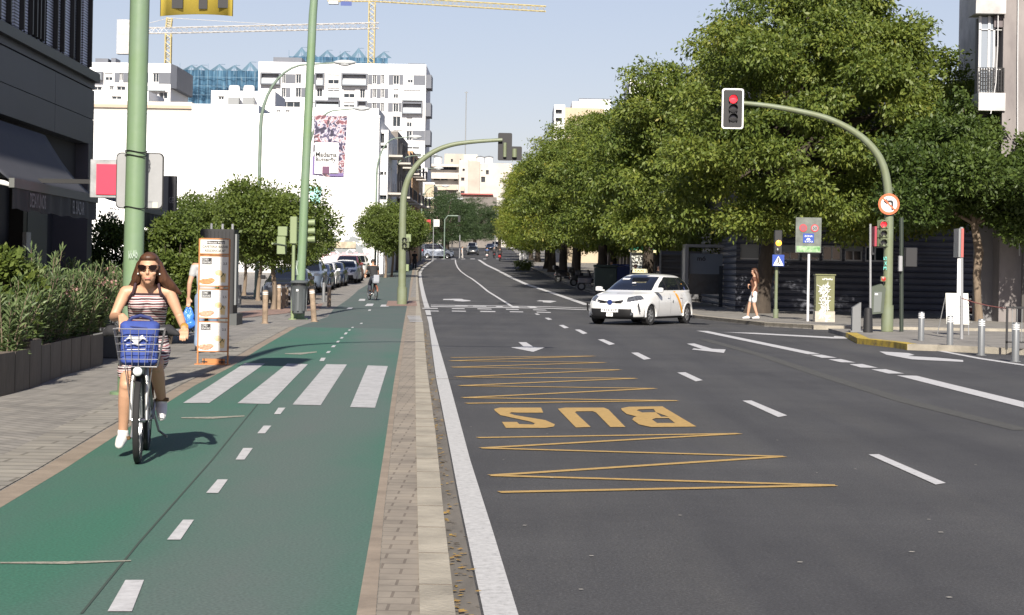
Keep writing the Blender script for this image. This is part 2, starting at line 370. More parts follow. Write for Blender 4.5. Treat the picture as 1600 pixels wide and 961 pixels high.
# pavement on the left with everything behind the cycle lane: one raised slab up to the kerb
Ymax = kr[-1][0]
structure(ribbon(-60., kr, BK, NEAR, Ymax, skirt=.25).build('sidewalk', M_PAVE))
structure(ribbon(gl, gr, BK + .004, NEAR, gl[-1][0]).build('cycle_lane', M_GREEN))
structure(ribbon(gl2, gr, BK + .004, gl2[0][0], gl2[-1][0]).build('cycle_crossing', M_GWORN))
def shift(L, d): return [(y, x + d) for y, x in L]
structure(ribbon(shift(gl, -.17), gl, BK + .005, NEAR, gl[-1][0]).build('cycle_lane_edging', M_BEIGE))
structure(ribbon(shift(gl, -.62), shift(gl, -.19), BK + .006, NEAR, gl[-1][0]).build('border_paving', M_BORD))
structure(ribbon(gr, st, BK + .005, NEAR, st[-1][0]).build('cycle_lane_edging', M_BEIGE))
structure(ribbon(shift(st, .004), kl, BK + .006, NEAR, 92).build('drain_strip', M_STRIP))
structure(ribbon(kl, shift(kr, .004), BK + .012, NEAR, Ymax, skirt=.1).build('kerb', M_KERB))
structure(ribbon(kr, gu, .006, NEAR, Ymax).build('gutter', M_GUT))
structure(ribbon(shift(gu, .012), wr, .008, NEAR, 63).build('edge_line', M_WLINE))
structure(ribbon(shift(gu, .012), wr, .008, 64.8, 72).build('edge_line', M_WLINE))
structure(ribbon(shift(gu, .012), wr, .008, 76, Ymax).build('edge_line', M_WLINE))
# kerb joints, fallen leaves in the gutter are added later
# parking street to the left of the trees, red paving round the signal poles
structure(ribbon(-12.6, shift(gl2, -1.3), BK + .004, 69, 148).build('parking_lane', mat('pale_parking_surface', (.2, .17, .14), .85, var=.35, scale=.8, bump=.3)))
mb = MB(); pxmark(mb, [(365, 498), (375, 487), (505, 474), (498, 484)], BK + .010); structure(mb.build('red_paving', M_PINK))
mb = MB(); pxmark(mb, [(603, 478), (606, 470), (650, 470), (652, 478)], BK + .012); structure(mb.build('red_paving', M_PINK))

# painted marks ------------------------------------------------------------
mb = MB()
for q in ([(168, 955), (206, 955), (225, 906), (196, 906)], [(261, 843), (282, 843), (303, 812), (286, 812)], [(322, 770), (341, 770), (356, 749), (340, 749)],
          [(368, 718), (382, 718), (395, 700), (380, 700)], [(402, 677), (414, 677), (424, 665), (412, 665)], [(428, 647), (438, 647), (446, 637), (435, 637)],
          [(499, 564), (506, 564), (509, 559), (502, 559)], [(509, 551.5), (514.5, 551.5), (517, 548.5), (512, 548.5)], [(517, 542.5), (522.5, 542.5), (525, 539.5), (520, 539.5)],
          [(525, 535), (529, 535), (531, 532.5), (527, 532.5)], [(531, 529), (535, 529), (537, 526.6), (533, 526.6)], [(537, 522.5), (541, 522.5), (543.5, 519.5), (539.5, 519.5)],
          [(543.5, 516.5), (547, 516.5), (548.5, 514.8), (545, 514.8)], [(548.5, 512.3), (552, 512.3), (553, 510.8), (550, 510.8)], [(562, 506), (566, 506), (567, 504.4), (563.5, 504.4)],
          [(575, 485.5), (579, 485.5), (580, 483.6), (576, 483.6)], [(560, 470), (570, 470), (571, 467), (562, 467)], [(570, 478), (582, 478), (584, 474.5), (574, 474.5)], [(594, 479), (607, 479), (608, 476), (596, 476)],
          [(541, 483), (549, 483), (552, 480.5), (544, 480.5)]):
    pxmark(mb, q, BK + .009)
structure(mb.build('cycle_lane_dashes', M_WHITE))
mb = MB()
for q in ([(286, 629.5), (327, 629.5), (414, 568), (383, 567)], [(371, 630), (421, 631), (481, 569), (449, 568)], [(457, 632), (501, 633), (542, 569.5), (510, 569)], [(547, 636), (586, 637), (606, 572), (574.5, 571)]):
    pxmark(mb, q, BK + .009)
structure(mb.build('zebra_crossing', M_ZEB))
mb = MB()
for a, b, x0, x1 in ((878, 880, 0, 205), (652, 653.2, 283, 382), (552, 553, 445, 495)):
    pxmark(mb, [(x0, a), (x0 + (x1 - x0) * .5, a - 1), (x1, a - 3), (x1, a - 1.5), (x0 + (x1 - x0) * .5, b + 1), (x0, b)], BK + .0085)
structure(mb.build('surface_joint', paint('pale_joint', (.36, .34, .28), .95, (.06, .12, .09), 30)))
# joint running down the cycle lane
structure(ribbon(line([(125, 961), (215, 850), (330, 720), (420, 610)], BK), shift(line([(125, 961), (215, 850), (330, 720), (420, 610)], BK), .012), BK + .0075).build('surface_joint', mat('dark_joint', (.04, .06, .05), .9)))
mb = MB()  # bus lane line
for q in ([(1357, 710), (1373, 709.5), (1478, 754.5), (1462, 757)], [(1160, 626), (1174, 625.6), (1230, 649), (1216, 651.6)], [(1058, 582), (1071, 581.6), (1098, 594), (1087, 595.8)],
          [(986, 551), (997, 550.8), (1017, 560.6), (1006, 562)], [(934, 530.3), (943, 530), (961, 537.4), (952, 539)], [(898, 515), (906, 514.8), (918, 520.6), (911, 522)], [(873, 508), (880, 507.6), (889, 512), (882, 513)],
          [(851, 496.6), (857, 496.4), (863, 499), (857, 500)], [(835, 490), (840, 489.8), (844, 491.6), (839, 492)],
          [(1088, 516.6), (1106, 517.2), (1281, 552.8), (1262, 553.4)], [(1266, 554.2), (1284, 554.2), (1308, 559), (1284, 559)], [(1294, 561.4), (1314, 561), (1337, 566.4), (1314, 566)],
          [(1327, 569), (1347, 568.6), (1372, 574.6), (1345, 574.2)], [(1361, 577), (1384, 576.8), (1413, 583.6), (1388, 583.6)], [(1401, 586.4), (1432, 587), (1600, 627.8), (1600, 637)]):
    pxmark(mb, q, .006)
structure(mb.build('lane_marking', M_WHITE))
mb = MB()  # arrows, stop lines, crossings
for q in ([(798, 542.8), (818, 541.2), (810, 534.6), (822, 534.6), (833, 541.6), (851, 543), (833, 549.8)],
          [(1073, 537), (1085, 536.6), (1113, 545), (1134, 546), (1131, 551.4), (1081, 546), (1084, 544.4), (1098, 545.8)],
          [(1374, 549), (1420, 551.6), (1429, 554.6), (1419, 556.2), (1462, 558.6), (1505, 562.6), (1505, 565.4), (1450, 562.8), (1425, 561.4), (1385, 554.2)],
          [(693, 467.2), (712, 466.8), (722, 467), (724, 468), (735, 469.4), (735, 470.4), (723, 471), (708, 470), (712, 469), (692, 468.6)],
          [(838, 470.4), (843, 469.2), (860, 469.6), (870, 470.6), (860, 473), (848, 472.2), (848, 471)],
          [(673, 476.2), (850, 478.6), (930, 481.6), (930, 482.2), (850, 479.4), (673, 477)], [(673, 478.4), (850, 481), (930, 484), (930, 484.8), (850, 482), (673, 479.4)],
          [(711, 476.8), (731, 477.1), (731, 478.4), (711, 478.1)], [(739, 477.2), (760, 477.5), (760, 479), (739, 478.7)], [(773, 477.6), (783, 478), (787, 479.8), (776, 479.4)], [(795, 478), (809, 478.6), (812, 480.6), (800, 480)], [(822, 478.8), (835, 479), (842, 481.6), (830, 481)],
          [(660, 481), (684, 481.2), (684, 482.4), (660, 482.2)], [(706, 481.4), (726, 481.8), (726, 482.9), (706, 482.6)], [(746, 481.8), (768, 482.4), (768, 483.6), (746, 483)], [(790, 482.6), (810, 483), (811, 484.2), (791, 483.8)], [(832, 483.4), (852, 484), (855, 485.2), (834, 484.6)],
          [(666, 485.2), (685, 485.4), (686, 486.6), (667, 486.4)], [(706, 485.4), (728, 485.6), (728, 486.9), (706, 486.6)], [(750, 485.8), (774, 486.2), (774, 487.6), (751, 487.2)], [(796, 486.4), (817, 486.8), (818, 488), (797, 487.6)], [(838, 487), (860, 487.6), (861, 488.8), (839, 488.2)],
          [(1130, 519), (1180, 520), (1360, 529.6), (1300, 528.8)], [(1303, 525), (1325, 526.4), (1350, 532), (1303, 526.4)],
          [(1350, 532), (1441, 542), (1532, 559), (1600, 569.4), (1600, 571.4), (1530, 561), (1440, 543.6), (1352, 533.4)]):
    pxmark(mb, q, .007)
structure(mb.build('road_arrows_and_stop_lines', M_WHITE))
mb = MB()
for i in range(5):
    y = 493.5 + i * 2.0; pxmark(mb, [(636 + i, y), (656 + i, y), (657 + i, y + 1), (636.5 + i, y + 1)], BK + .02)
structure(mb.build('crossing_ramp_marks', M_WHITE))
def pxribbon(mb, pts, w, dz=.006):       # a line of width w following px points
    p = [G(a, b, dz) for a, b in pts]; vs = []
    for i, q in enumerate(p):
        d = (p[min(i + 1, len(p) - 1)] - p[max(i - 1, 0)]).normalized(); nrm = Vector((-d.y, d.x, 0)).normalized() * w / 2; vs += [q + nrm, q - nrm]
    mb.add(vs, [(2 * i, 2 * i + 1, 2 * i + 3, 2 * i + 2) for i in range(len(p) - 1)])
def fine(pts, n=6):
    out = []
    for a, b in zip(pts, pts[1:]): out += [(a[0] + (b[0] - a[0]) * k / n, a[1] + (b[1] - a[1]) * k / n) for k in range(n)]
    return out + [pts[-1]]
mb = MB()
pxribbon(mb, fine([(803, 480.5), (762, 455), (750, 445), (738, 436), (728, 430), (720, 424), (715, 418), (712, 411), (711.5, 406)]), .14)
structure(mb.build('lane_marking', M_WHITE)); mb = MB()
pxribbon(mb, fine([(918, 476.5), (860, 456.5), (822, 444), (800, 434), (775, 421), (760, 414), (752, 408.5), (748, 406)]), .34)
pxribbon(mb, fine([(785, 387.5), (796, 385.5), (812, 383)]), .3)
for x in (675, 690, 705, 720, 735, 755, 775, 790): pxmark(mb, [(x, 404.2), (x + 7, 404.2), (x + 7, 405), (x, 405)], .008)
structure(mb.build('lane_marking', M_WHITE))
# bus bay zigzags
mb = MB(); W = .10
def zz(pts, w=.1):
    for a, b in zip(pts, pts[1:]): pxribbon(mb, [a, b], w, .0055 + .0006 * (zz.k % 3)); zz.k += 1
zz.k = 0
zz([(705, 558.6), (928, 556.2), (704, 563.6), (945, 566.2), (707, 573.6), (968, 577.6), (713, 588.8), (993, 591), (719, 602.4), (1023, 606.8), (724, 621.2), (1058, 625.8), (728, 630)], .13)
zz([(746, 683.6), (1155, 677.2), (753, 699.8), (1224, 713), (767, 742.6), (1305, 758), (780, 768.6)], .105)
structure(mb.build('bus_bay_zigzag', M_YEL))
mb = MB()
def zp(pts): return [(660 + a / 2.9125, 470 + b / 2.9125) for a, b in pts]
S = [(326, 492), (352, 486), (540, 486), (550, 509), (440, 509), (405, 507), (396, 512), (420, 520), (560, 543), (603, 562), (598, 572), (560, 578), (380, 578), (362, 551), (430, 551), (440, 561), (505, 563), (512, 557), (490, 549), (355, 520), (330, 500)]
U = [(616, 491), (650, 486), (825, 486), (846, 494), (924, 574), (855, 574), (790, 508), (775, 502), (700, 503), (695, 508), (766, 574), (698, 576)]
B1 = [(904, 489), (940, 482), (1092, 480), (1247, 572), (1040, 574), (985, 562), (955, 540), (962, 530), (975, 526), (930, 515), (908, 498)]
for pl in (S, U): pxmark(mb, zp(pl), .006)
# the B with its two counters, as strips
for q in ([(904, 489), (940, 482), (1092, 480), (1110, 491), (985, 494), (975, 500), (1000, 508), (1075, 507), (1135, 506), (1170, 525), (1050, 530), (1040, 536), (1065, 548), (1150, 549), (1120, 533), (1060, 531), (1050, 530), (975, 526), (930, 515), (908, 498)],):
    pass
for q in ([(904, 489), (940, 482), (1092, 480), (1108, 490), (985, 494), (975, 498)], [(904, 489), (975, 498), (1000, 508), (1010, 527), (975, 526), (930, 515), (908, 498)], [(1000, 508), (1062, 507), (1086, 527), (1010, 527)],
          [(1050, 488), (1108, 490), (1172, 528), (1120, 527), (1062, 507)], [(955, 540), (962, 530), (975, 526), (1172, 528), (1180, 533), (1060, 534), (1045, 540)], [(955, 540), (1045, 540), (1068, 556), (1075, 574), (1040, 574), (985, 562)], [(1120, 533), (1180, 533), (1247, 572), (1190, 573), (1150, 556)], [(1068, 556), (1150, 556), (1190, 573), (1075, 574)]):
    pxmark(mb, zp(q), .006 + .0004 * (len(mb.f) % 4))
structure(mb.build('bus_lettering', M_YEL))

# right-hand pavements ---------------------------------------------------
rk = line([(1269, 508), (1194, 504), (1144, 499), (1086, 493), (1000, 474), (950, 462), (905, 449), (860, 431), (827, 417), (806, 409)], SW)
rk = [p for p in rk]; rk.sort()
rk += [(rk[-1][0] + 8, rk[-1][1] + 10)]
ye = rk[-2][0]
structure(ribbon(rk, 60., SW, rk[0][0], ye, skirt=.3).build('sidewalk', M_PAVE))
structure(ribbon(rk, shift(rk, .28), SW + .008, rk[0][0], ye, skirt=.1).build('kerb', M_KERB))
a = G(1269, 508, SW)
mb = MB(); mb.box(a.x, 60, a.y - .28, a.y - .004, -.05, SW + .008); structure(mb.build('kerb', M_KERB))
nk = [G(x, y, SW) for x, y in ((1322, 520), (1340, 529), (1397, 535), (1418, 538.4), (1465, 540), (1600, 546))]
far = a.y - 3.0
poly = [(p.x, p.y) for p in nk] + [(60, nk[-1].y - 4), (60, far), (nk[0].x + .2, far)]
mb = MB(); mb.prism(poly, (0, 0, -.1), X3, Y3, Z3, .1 + SW); structure(mb.build('sidewalk', M_PAVE))
mb = MB(); mk = MB()
for i in range(len(nk) - 1):
    p, q = nk[i], nk[i + 1]; d = (q - p).normalized(); nrm = Vector((-d.y, d.x, 0)) * .13; L = (q - p).length
    t = MB() ; (mk if 1 <= i <= 2 or i == 0 else mb).obox((p + q) / 2 + nrm + Vector((0, 0, -.06)), d, nrm.normalized(), Z3, L / 2, .14, .07 + .001 * i)
structure(mb.build('kerb', M_KERB)); structure(mk.build('yellow_kerb', paint('yellow_kerb_paint', (.5, .36, .05), .95, (.13, .10, .07), 4)))
# rising ground and side pavement on the far left of the far junction
mb = MB(); lk = [(Ymax + 26, -12.), (Ymax + 40, -14.5), (430, -22.), (900, -45.)]
structure(ribbon(-90., lk, SW, lk[0][0], 900, skirt=.3).build('sidewalk', M_PAVE))
rk2 = [(ye + 34, 2.2), (ye + 60, 1.), (430, 0.), (900, 8.)]
structure(ribbon(rk2, 90., SW, rk2[0][0], 900, skirt=.3).build('sidewalk', M_PAVE))
# repair bands and scuffs in the asphalt
mb = MB(); pxribbon(mb, fine([(1100, 530), (1190, 555), (1290, 588), (1420, 628), (1600, 672)]), .26, .0035)
structure(mb.build('asphalt_patch', mat('rough_patch', (.066, .066, .063), .9, var=.3, scale=12, bump=.5, bscale=90)))
mb = MB(); pxribbon(mb, fine([(680, 592), (760, 590), (770, 590.6)]), .05, .0093); structure(mb.build('asphalt_patch', mat('crack_fill', (.12, .10, .075), .9)))
# ------------------------------------------------------------------ buildings
def wallgrid(mb, o, u, v, n, W, H, holes, depth=.25, back=False):
    """wall face o+u*x+v*z with rectangular openings (x0,x1,z0,z1) that have real reveals going back along -n"""
    o, u, v, n = map(Vector, (o, u, v, n))
    xs = sorted({0, W, *[h[0] for h in holes], *[h[1] for h in holes]}); zs = sorted({0, H, *[h[2] for h in holes], *[h[3] for h in holes]})
    for a, b in zip(xs, xs[1:]):
        for c, d in zip(zs, zs[1:]):
            mx, mz = (a + b) / 2, (c + d) / 2
            if any(h[0] < mx < h[1] and h[2] < mz < h[3] for h in holes): continue
            mb.quad(o + u * a + v * c, o + u * b + v * c, o + u * b + v * d, o + u * a + v * d)
    for (a, b, c, d) in holes:
        P = [o + u * a + v * c, o + u * b + v * c, o + u * b + v * d, o + u * a + v * d]; Q = [p - n * depth for p in P]
        for i in range(4): j = (i + 1) % 4; mb.quad(P[i], P[j], Q[j], Q[i])
M_GLASS = mat('window_glass', (.02, .028, .036), .08, spec=.7)
M_FRAMEW = mat('white_window_frame', (.55, .55, .55), .5)
M_FRAMED = mat('dark_window_frame', (.04, .04, .045), .5)
def window(parent, o, u, v, n, h, depth=.2, fm=None, gm=None, bars=1, shutter=None, sm=None, fw=.06):
    """window frame part with its pane as sub-part, set back in the opening h"""
    o, u, v, n = map(Vector, (o, u, v, n)); a, b, c, d = h; k = o - n * (depth * .8)
    fm = fm or M_FRAMEW; mb = MB(); W = b - a; H = d - c; ce = lambda x, z: k + u * (a + x) + v * (c + z)
    mb.obox(ce(fw / 2, H / 2), u, v, n, fw / 2, H / 2 - .002, .03); mb.obox(ce(W - fw / 2, H / 2), u, v, n, fw / 2, H / 2 - .002, .03)
    mb.obox(ce(W / 2, fw / 2), u, v, n, W / 2 - fw, fw / 2, .03); mb.obox(ce(W / 2, H - fw / 2), u, v, n, W / 2 - fw, fw / 2, .03)
    for i in range(bars): mb.obox(ce(W * (i + 1) / (bars + 1), H / 2), u, v, n, fw * .45, H / 2 - fw, .028)
    w_ = mb.build('window', fm, parent)
    g = MB(); g.obox(ce(W / 2, H / 2) - n * .02, u, v, n, W / 2 - fw * .5, H / 2 - fw * .5, .008); g.build('pane', gm or M_GLASS, w_)
    if shutter:
        s = MB(); s.obox(ce(W / 2, H - H * shutter / 2) + n * .045, u, v, n, W / 2 - fw * .3, H * shutter / 2, .012); s.build('blind', sm or M_FRAMEW, w_)
    return w_
def shell(mb, x0, x1, y0, y1, z0, z1, front=True, rightw=True, leftw=True):
    """the other faces of a block whose front (-Y) and right (+X) walls are made with openings"""
    if front: mb.quad((x0, y0, z0), (x1, y0, z0), (x1, y0, z1), (x0, y0, z1))
    if rightw: mb.quad((x1, y0, z0), (x1, y1, z0), (x1, y1, z1), (x1, y0, z1))
    if leftw: mb.quad((x0, y1, z0), (x0, y0, z0), (x0, y0, z1), (x0, y1, z1))
    mb.quad((x1, y1, z0), (x0, y1, z0), (x0, y1, z1), (x1, y1, z1)); mb.quad((x0, y0, z1), (x1, y0, z1), (x1, y1, z1), (x0, y1, z1))

M_WWALL = mat('white_render', (.78, .78, .77), .85, var=.05, scale=.15)
M_WAPT = mat('white_facade', (.74, .74, .745), .8, var=.04, scale=.2)
M_GAPT = mat('grey_facade_panel', (.12, .13, .155), .6, var=.1, scale=.4)
M_CREAM = mat('cream_render', (.46, .385, .28), .85, var=.12, scale=.5)
M_ORNG = mat('ochre_brick', (.42, .27, .15), .85, var=.2, scale=1)
M_BGE = mat('beige_facade', (.42, .38, .33), .85, var=.18, scale=.25)
M_BGE2 = mat('pale_beige_facade', (.50, .47, .43), .85, var=.2, scale=.25)
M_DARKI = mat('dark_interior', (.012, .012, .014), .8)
M_DK = mat('dark_cladding', (.040, .041, .056), .5, var=.12, scale=.8)
M_DK2 = mat('dark_slate_panel', (.020, .021, .028), .55)
M_BLK = mat('black_paint', (.012, .012, .013), .45)
M_GREYM = mat('grey_metal', (.22, .23, .235), .45, .3)
M_GALV = mat('galvanised_steel', (.34, .35, .36), .5, .35, var=.35, scale=5, detail=8)

# --- dark building on the left with awning ------------------------------
WB = -.030
def wx(Y, off=0.): return -6.43 + WB * Y + off        # the wall's line
d_ = Vector((WB, 1, 0)).normalized(); n_ = Vector((1, -WB, 0)).normalized()
YN, YF = 8., 34.0
o_ = Vector((wx(YN), YN, 0)); Lw = (YF - YN) / d_.y
bld = thing('office_building', (wx(YF), YF, BK), 'dark office block with perforated upper screens above a shaded cafe front', 'building')
mb = MB(); e_ = o_ + d_ * Lw
FT, FB = 4.62, 3.66
def wq(mb, s0, s1, z0, z1, off=0.): # quad box proud of wall by off
    mb.obox(o_ + d_ * ((s0 + s1) / 2) + n_ * (off / 2) + Vector((0, 0, (z0 + z1) / 2)), d_, n_, Z3, (s1 - s0) / 2, abs(off) / 2, (z1 - z0) / 2)
# body behind, fascia, corner pier
mb.obox(o_ + d_ * (Lw / 2) - n_ * 6.6 + Vector((0, 0, 9)), d_, n_, Z3, Lw / 2, 6., 9.02)
mb.build('wall', M_DK2, bld)
mb = MB()
for s0, s1 in ((0, Lw - 13), (Lw - 12.985, Lw - 7.2), (Lw - 7.185, Lw - 3.3), (Lw - 3.285, Lw - .0)):
    wq(mb, s0, s1, FB, 4.10, -.25); wq(mb, s0, s1, 4.112, FT, -.25)
mb.obox(o_ + d_ * (Lw / 2) - n_ * .3 + Vector((0, 0, 4.7)), d_, n_, Z3, Lw / 2, .31, .06)
wq(mb, Lw - .45, Lw, BK, FB - .004, -.62)
mb.build('fascia', M_DK, bld)
mb = MB(); mb.obox(o_ + d_ * (Lw / 2) - n_ * .42 + Vector((0, 0, 3.4)), d_, n_, Z3, Lw / 2 - .46, .2, .35); mb.build('lintel', M_DARKI, bld)
# screen strips: pale dots painted for sky light showing through the holes, dark fins between
def perf():
    m = mat('sky_dot_screen', (.2, .22, .3), .5); n, p = nodes(m); tc = n.nodes.new('ShaderNodeTexCoord')
    b = n.nodes.new('ShaderNodeTexVoronoi'); b.inputs['Scale'].default_value = 22; b.inputs['Randomness'].default_value = .0; n.links.new(tc.outputs['Object'], b.inputs['Vector'])
    r = ramp(n, [(.36, (.75, .80, .95)), (.5, (.02, .02, .03))]); n.links.new(b.outputs['Distance'], r.inputs[0]); n.links.new(r.outputs[0], p.inputs['Base Color']); return m
M_PERF = perf()
def wall_y(px):                     # where along the wall a screen column lies
    k = (ray(px, 60)[0]) / F; return -6.43 / (k - WB)
fb = MB()
xs = [(-60, -40), (-26, -14), (-4, 3), (16, 24), (34, 38), (41, 45), (49, 50.6), (55, 56.6), (68, 78), (83, 88.5), (96, 104), (109.5, 114), (126, 132.5)]
for i, (a, b) in enumerate(xs):
    y0, y1 = wall_y(a), wall_y(b)
    s0, s1 = (y0 - YN) / d_.y, (y1 - YN) / d_.y
    m1 = MB(); wq(m1, s0, s1, 4.95, 9.2, .05); m1.build('perforated_panel', M_PERF, bld)
    wq(fb, s1 + .01, s1 + .07, 4.95, 9.2, .12)
ff = MB()
for y in np.arange(8.2, 33.5, .42): s = (y - YN) / d_.y; ff.obox(o_ + d_ * s - n_ * .1 + Vector((0, 0, 7.05)), d_, n_, Z3, .03, .12, 2.1)
for z in (4.84, 9.3): wq(ff, 0, Lw, z - .08, z + .08, .10)
ff.build('screen_fins', M_BLK, bld); fb.build('screen_edges', M_BLK, bld)
# cafe front: columns, glazing, a menu panel
for s in (Lw - 3.6, Lw - 7.4, Lw - 11.2): mb = MB(); mb.obox(o_ + d_ * s - n_ * .5 + Vector((0, 0, 1.6)), d_, n_, Z3, .12, .12, 1.52); mb.build('shopfront_frame', M_BLK, bld)
mb = MB(); mb.obox(o_ + d_ * (Lw - 2.2) - n_ * .5 + Vector((0, 0, 1.75)), d_, n_, Z3, .75, .02, .9); mb.build('door_panel', mat('grey_green_panel', (.06, .065, .06), .5), bld)
mb = MB(); mb.obox(o_ + d_ * (Lw - 3.9) - n_ * .28 + Vector((0, 0, 1.9)), d_, n_, Z3, .16, .03, .14); mb.build('wall_box', mat('pale_box', (.35, .35, .35), .5), bld)
# awning: valance runs out in front of the wall
def awx(Y): return -5.63 + WB * Y
aw = thing('awning', (awx(24), 24, 2.5), 'black and grey retractable awning lettered DESAYUNOS and EL BAZAR', 'awning')
A = Vector((awx(24.2), 24.2, 0)); B = Vector((awx(29.9), 29.9, 0)); La = (B - A).length
def awning(root, A, La, ztop, slope_h, inn, ns):
    mb = MB(); k = 16; vs = []
    for i in range(k + 1):
        p = A + d_ * (La * i / k)
        for j in range(7):
            t = j / 6; sag = -.10 * math.sin(math.pi * t)
            vs.append(p - n_ * (inn * t) + Vector((0, 0, ztop + slope_h * t + sag)))
    mb.add(vs, [(i * 7 + j, (i + 1) * 7 + j, (i + 1) * 7 + j + 1, i * 7 + j + 1) for i in range(k) for j in range(6)])
    cl = mb.build('canopy', M_AWN, root, True)
    mo = cl.modifiers.new('s', 'SOLIDIFY'); mo.thickness = .006
    mb = MB(); mb.obox(A + d_ * La / 2 + n_ * .03 + Vector((0, 0, ztop - .03)), d_, n_, Z3, La / 2, .035, .06); mb.build('front_bar', mat('awning_bar', (.10, .105, .10), .6), root)
    mb = MB(); vs = []; k = 60
    for i in range(k + 1):
        p = A + d_ * (La * i / k) + n_ * (.045 + .012 * math.sin(i * .9)); b = ztop - .36 + .012 * math.sin(i * .55)
        vs += [p + Vector((0, 0, ztop - .09)), p + Vector((0, 0, b)), p + Vector((0, 0, b)) - n_ * .008, p + Vector((0, 0, ztop - .09)) - n_ * .008]
    mb.add(vs, [(4 * i + a, 4 * i + b, 4 * i + 4 + b, 4 * i + 4 + a) for i in range(k) for a, b in ((0, 1), (1, 2), (2, 3), (3, 0))]); mb.build('valance', M_AWV, root, True)
M_AWN = mat('awning_cloth', (.045, .047, .058), .8, var=.1, scale=2); M_AWV = mat('valance_cloth', (.022, .023, .028), .8, var=.15, scale=3)
awning(aw, A, La, 2.60, .95, .78, 6)
M_LETG = mat('grey_lettering', (.17, .17, .19), .6)
def on_val(name, s, px0, px1, Af, root, z0, z1, m=M_LETG):
    def yy(px): k = ray(px, 300)[0] / F; return Af / (k - WB)
    y0, y1 = yy(px0), yy(px1); p = Vector((Af + WB * y0, y0, z0)) + n_ * .066
    text(name, s, p, d_, Z3, (y1 - y0), z1 - z0, m, root, .01)
on_val('lettering', 'DESAYUNOS', 39, 64, -5.63, aw, 2.29, 2.48); on_val('lettering', 'EL BAZAR', 107, 125, -5.63, aw, 2.29, 2.48)
for s in (.1, 3.4):
    mb = MB(); p = A + d_ * s; mb.tube([p + Vector((0, 0, 2.55)), p - n_ * .35 + Vector((0, 0, 2.62)), p - n_ * .74 + Vector((0, 0, 3.1))], .035, 8); mb.build('folding_arm', mat('white_metal', (.7, .7, .7), .4), aw)
aw2 = thing('awning', (awx(30), 30, 2.5), 'short black awning of the next shop behind the red sign, with grey letters', 'awning')
A2 = Vector((-5.8 + WB * 34.2, 34.2, 0)); awning(aw2, A2, 4, 2.62, .5, 1.1, 6); on_val('lettering', 'HEREOC', 163, 180, -5.8, aw2, 2.33, 2.51)
# red sign in a metal frame hanging off the pavement edge, and a dark one
def facing_panel(name, px0, px1, py0, py1, Y, th, m, parent, inset=0.):
    a = at(px0, (py0 + py1) / 2, Y); b = at(px1, (py0 + py1) / 2, Y); t = at((px0 + px1) / 2, py0, Y).z; bo = at((px0 + px1) / 2, py1, Y).z
    mb = MB(); mb.box(a.x, b.x, Y - th / 2, Y + th / 2, bo, t); return mb.build(name, m, parent)

rs = thing('hanging_sign', at(165, 280, 26.5), 'red square sign in a dented metal frame fixed beside the cafe awning', 'sign')
a = at(142, 249, 26.5); b = at(199, 310, 26.5)
mb = MB(); mb.rbox(((a.x + b.x) / 2, 26.5, (a.z + b.z) / 2), (b.x - a.x) / 2, .05, (a.z - b.z) / 2, .015); mb.build('frame', M_GALV, rs)
a = at(150, 256, 26.4); b = at(181, 304, 26.4); mb = MB(); mb.box(a.x, b.x, 26.43, 26.447, b.z, a.z); mb.build('panel', mat('red_sign', (.72, .035, .08), .5), rs)
c = at(146, 310, 26.5); mb = MB(); mb.box(wx(26.5, -.1), c.x + .05, 26.47, 26.53, c.z + .2, c.z + .26); mb.build('bracket', M_BLK, rs)
YT = 41.
vs_ = thing('totem_sign', at(265, 290, YT), 'narrow black upright sign behind the grey sign back on the green pole', 'sign')
a = at(255, 275, YT); b = at(275, 330, YT); mb = MB(); mb.box(a.x, a.x + .13, YT - .1, YT + .1, b.z - .6, a.z); mb.build('edge', M_GREYM, vs_)
mb = MB(); mb.box(a.x + .132, b.x, YT - .1, YT + .1, b.z - .6, a.z); mb.build('panel', M_DK2, vs_)
text('lettering', 'GE', (a.x + .15, YT - .102, at(0, 313, YT).z), X3, Z3, .1, .13, M_LETG, vs_)
mb = MB(); mb.cyl((a.x + .05, YT, BK), (a.x + .05, YT, b.z - .5), .04, 8); mb.build('post', M_GREYM, vs_)

# --- white blind wall with graffiti --------------------------------------
Yw = 150.; gw = gz(Yw)
a = at(100, 180, Yw); b = at(593, 184, Yw); zt = b.z
ww = thing('white_warehouse', (b.x, Yw, gw), 'large blank white gable wall behind the parked cars, graffiti along its foot', 'building')
mb = MB(); mb.box(a.x - 4, b.x, Yw, Yw + 14, gw - .5, zt); mb.box(a.x - 4, b.x + .05, Yw - .06, Yw + .3, zt + .002, zt + .18)
mb.build('wall', M_WWALL, ww)
mb = MB()
for px in (566,): x = at(px, 200, Yw).x; mb.box(x, x + .04, Yw - .03, Yw - .003, gw + 3, zt - .3)
z = at(400, 268, Yw).z; mb.box(at(500, 268, Yw).x, b.x - .01, Yw - .025, Yw - .003, z, z + .05)
z = at(400, 190, Yw).z; mb.box(at(545, 190, Yw).x, at(590, 190, Yw).x, Yw - .025, Yw - .003, z, z + .05)
mb.build('seam', mat('pale_grey_line', (.5, .5, .5), .8), ww)
mb = MB(); p = at(418, 377, Yw); q = at(556, 388, Yw); mb.box(p.x, q.x, Yw - .12, Yw - .004, q.z, q.z + .5); mb.build('ledge', mat('stained_beige_ledge', (.42, .36, .27), .9, var=.4, scale=3), ww)
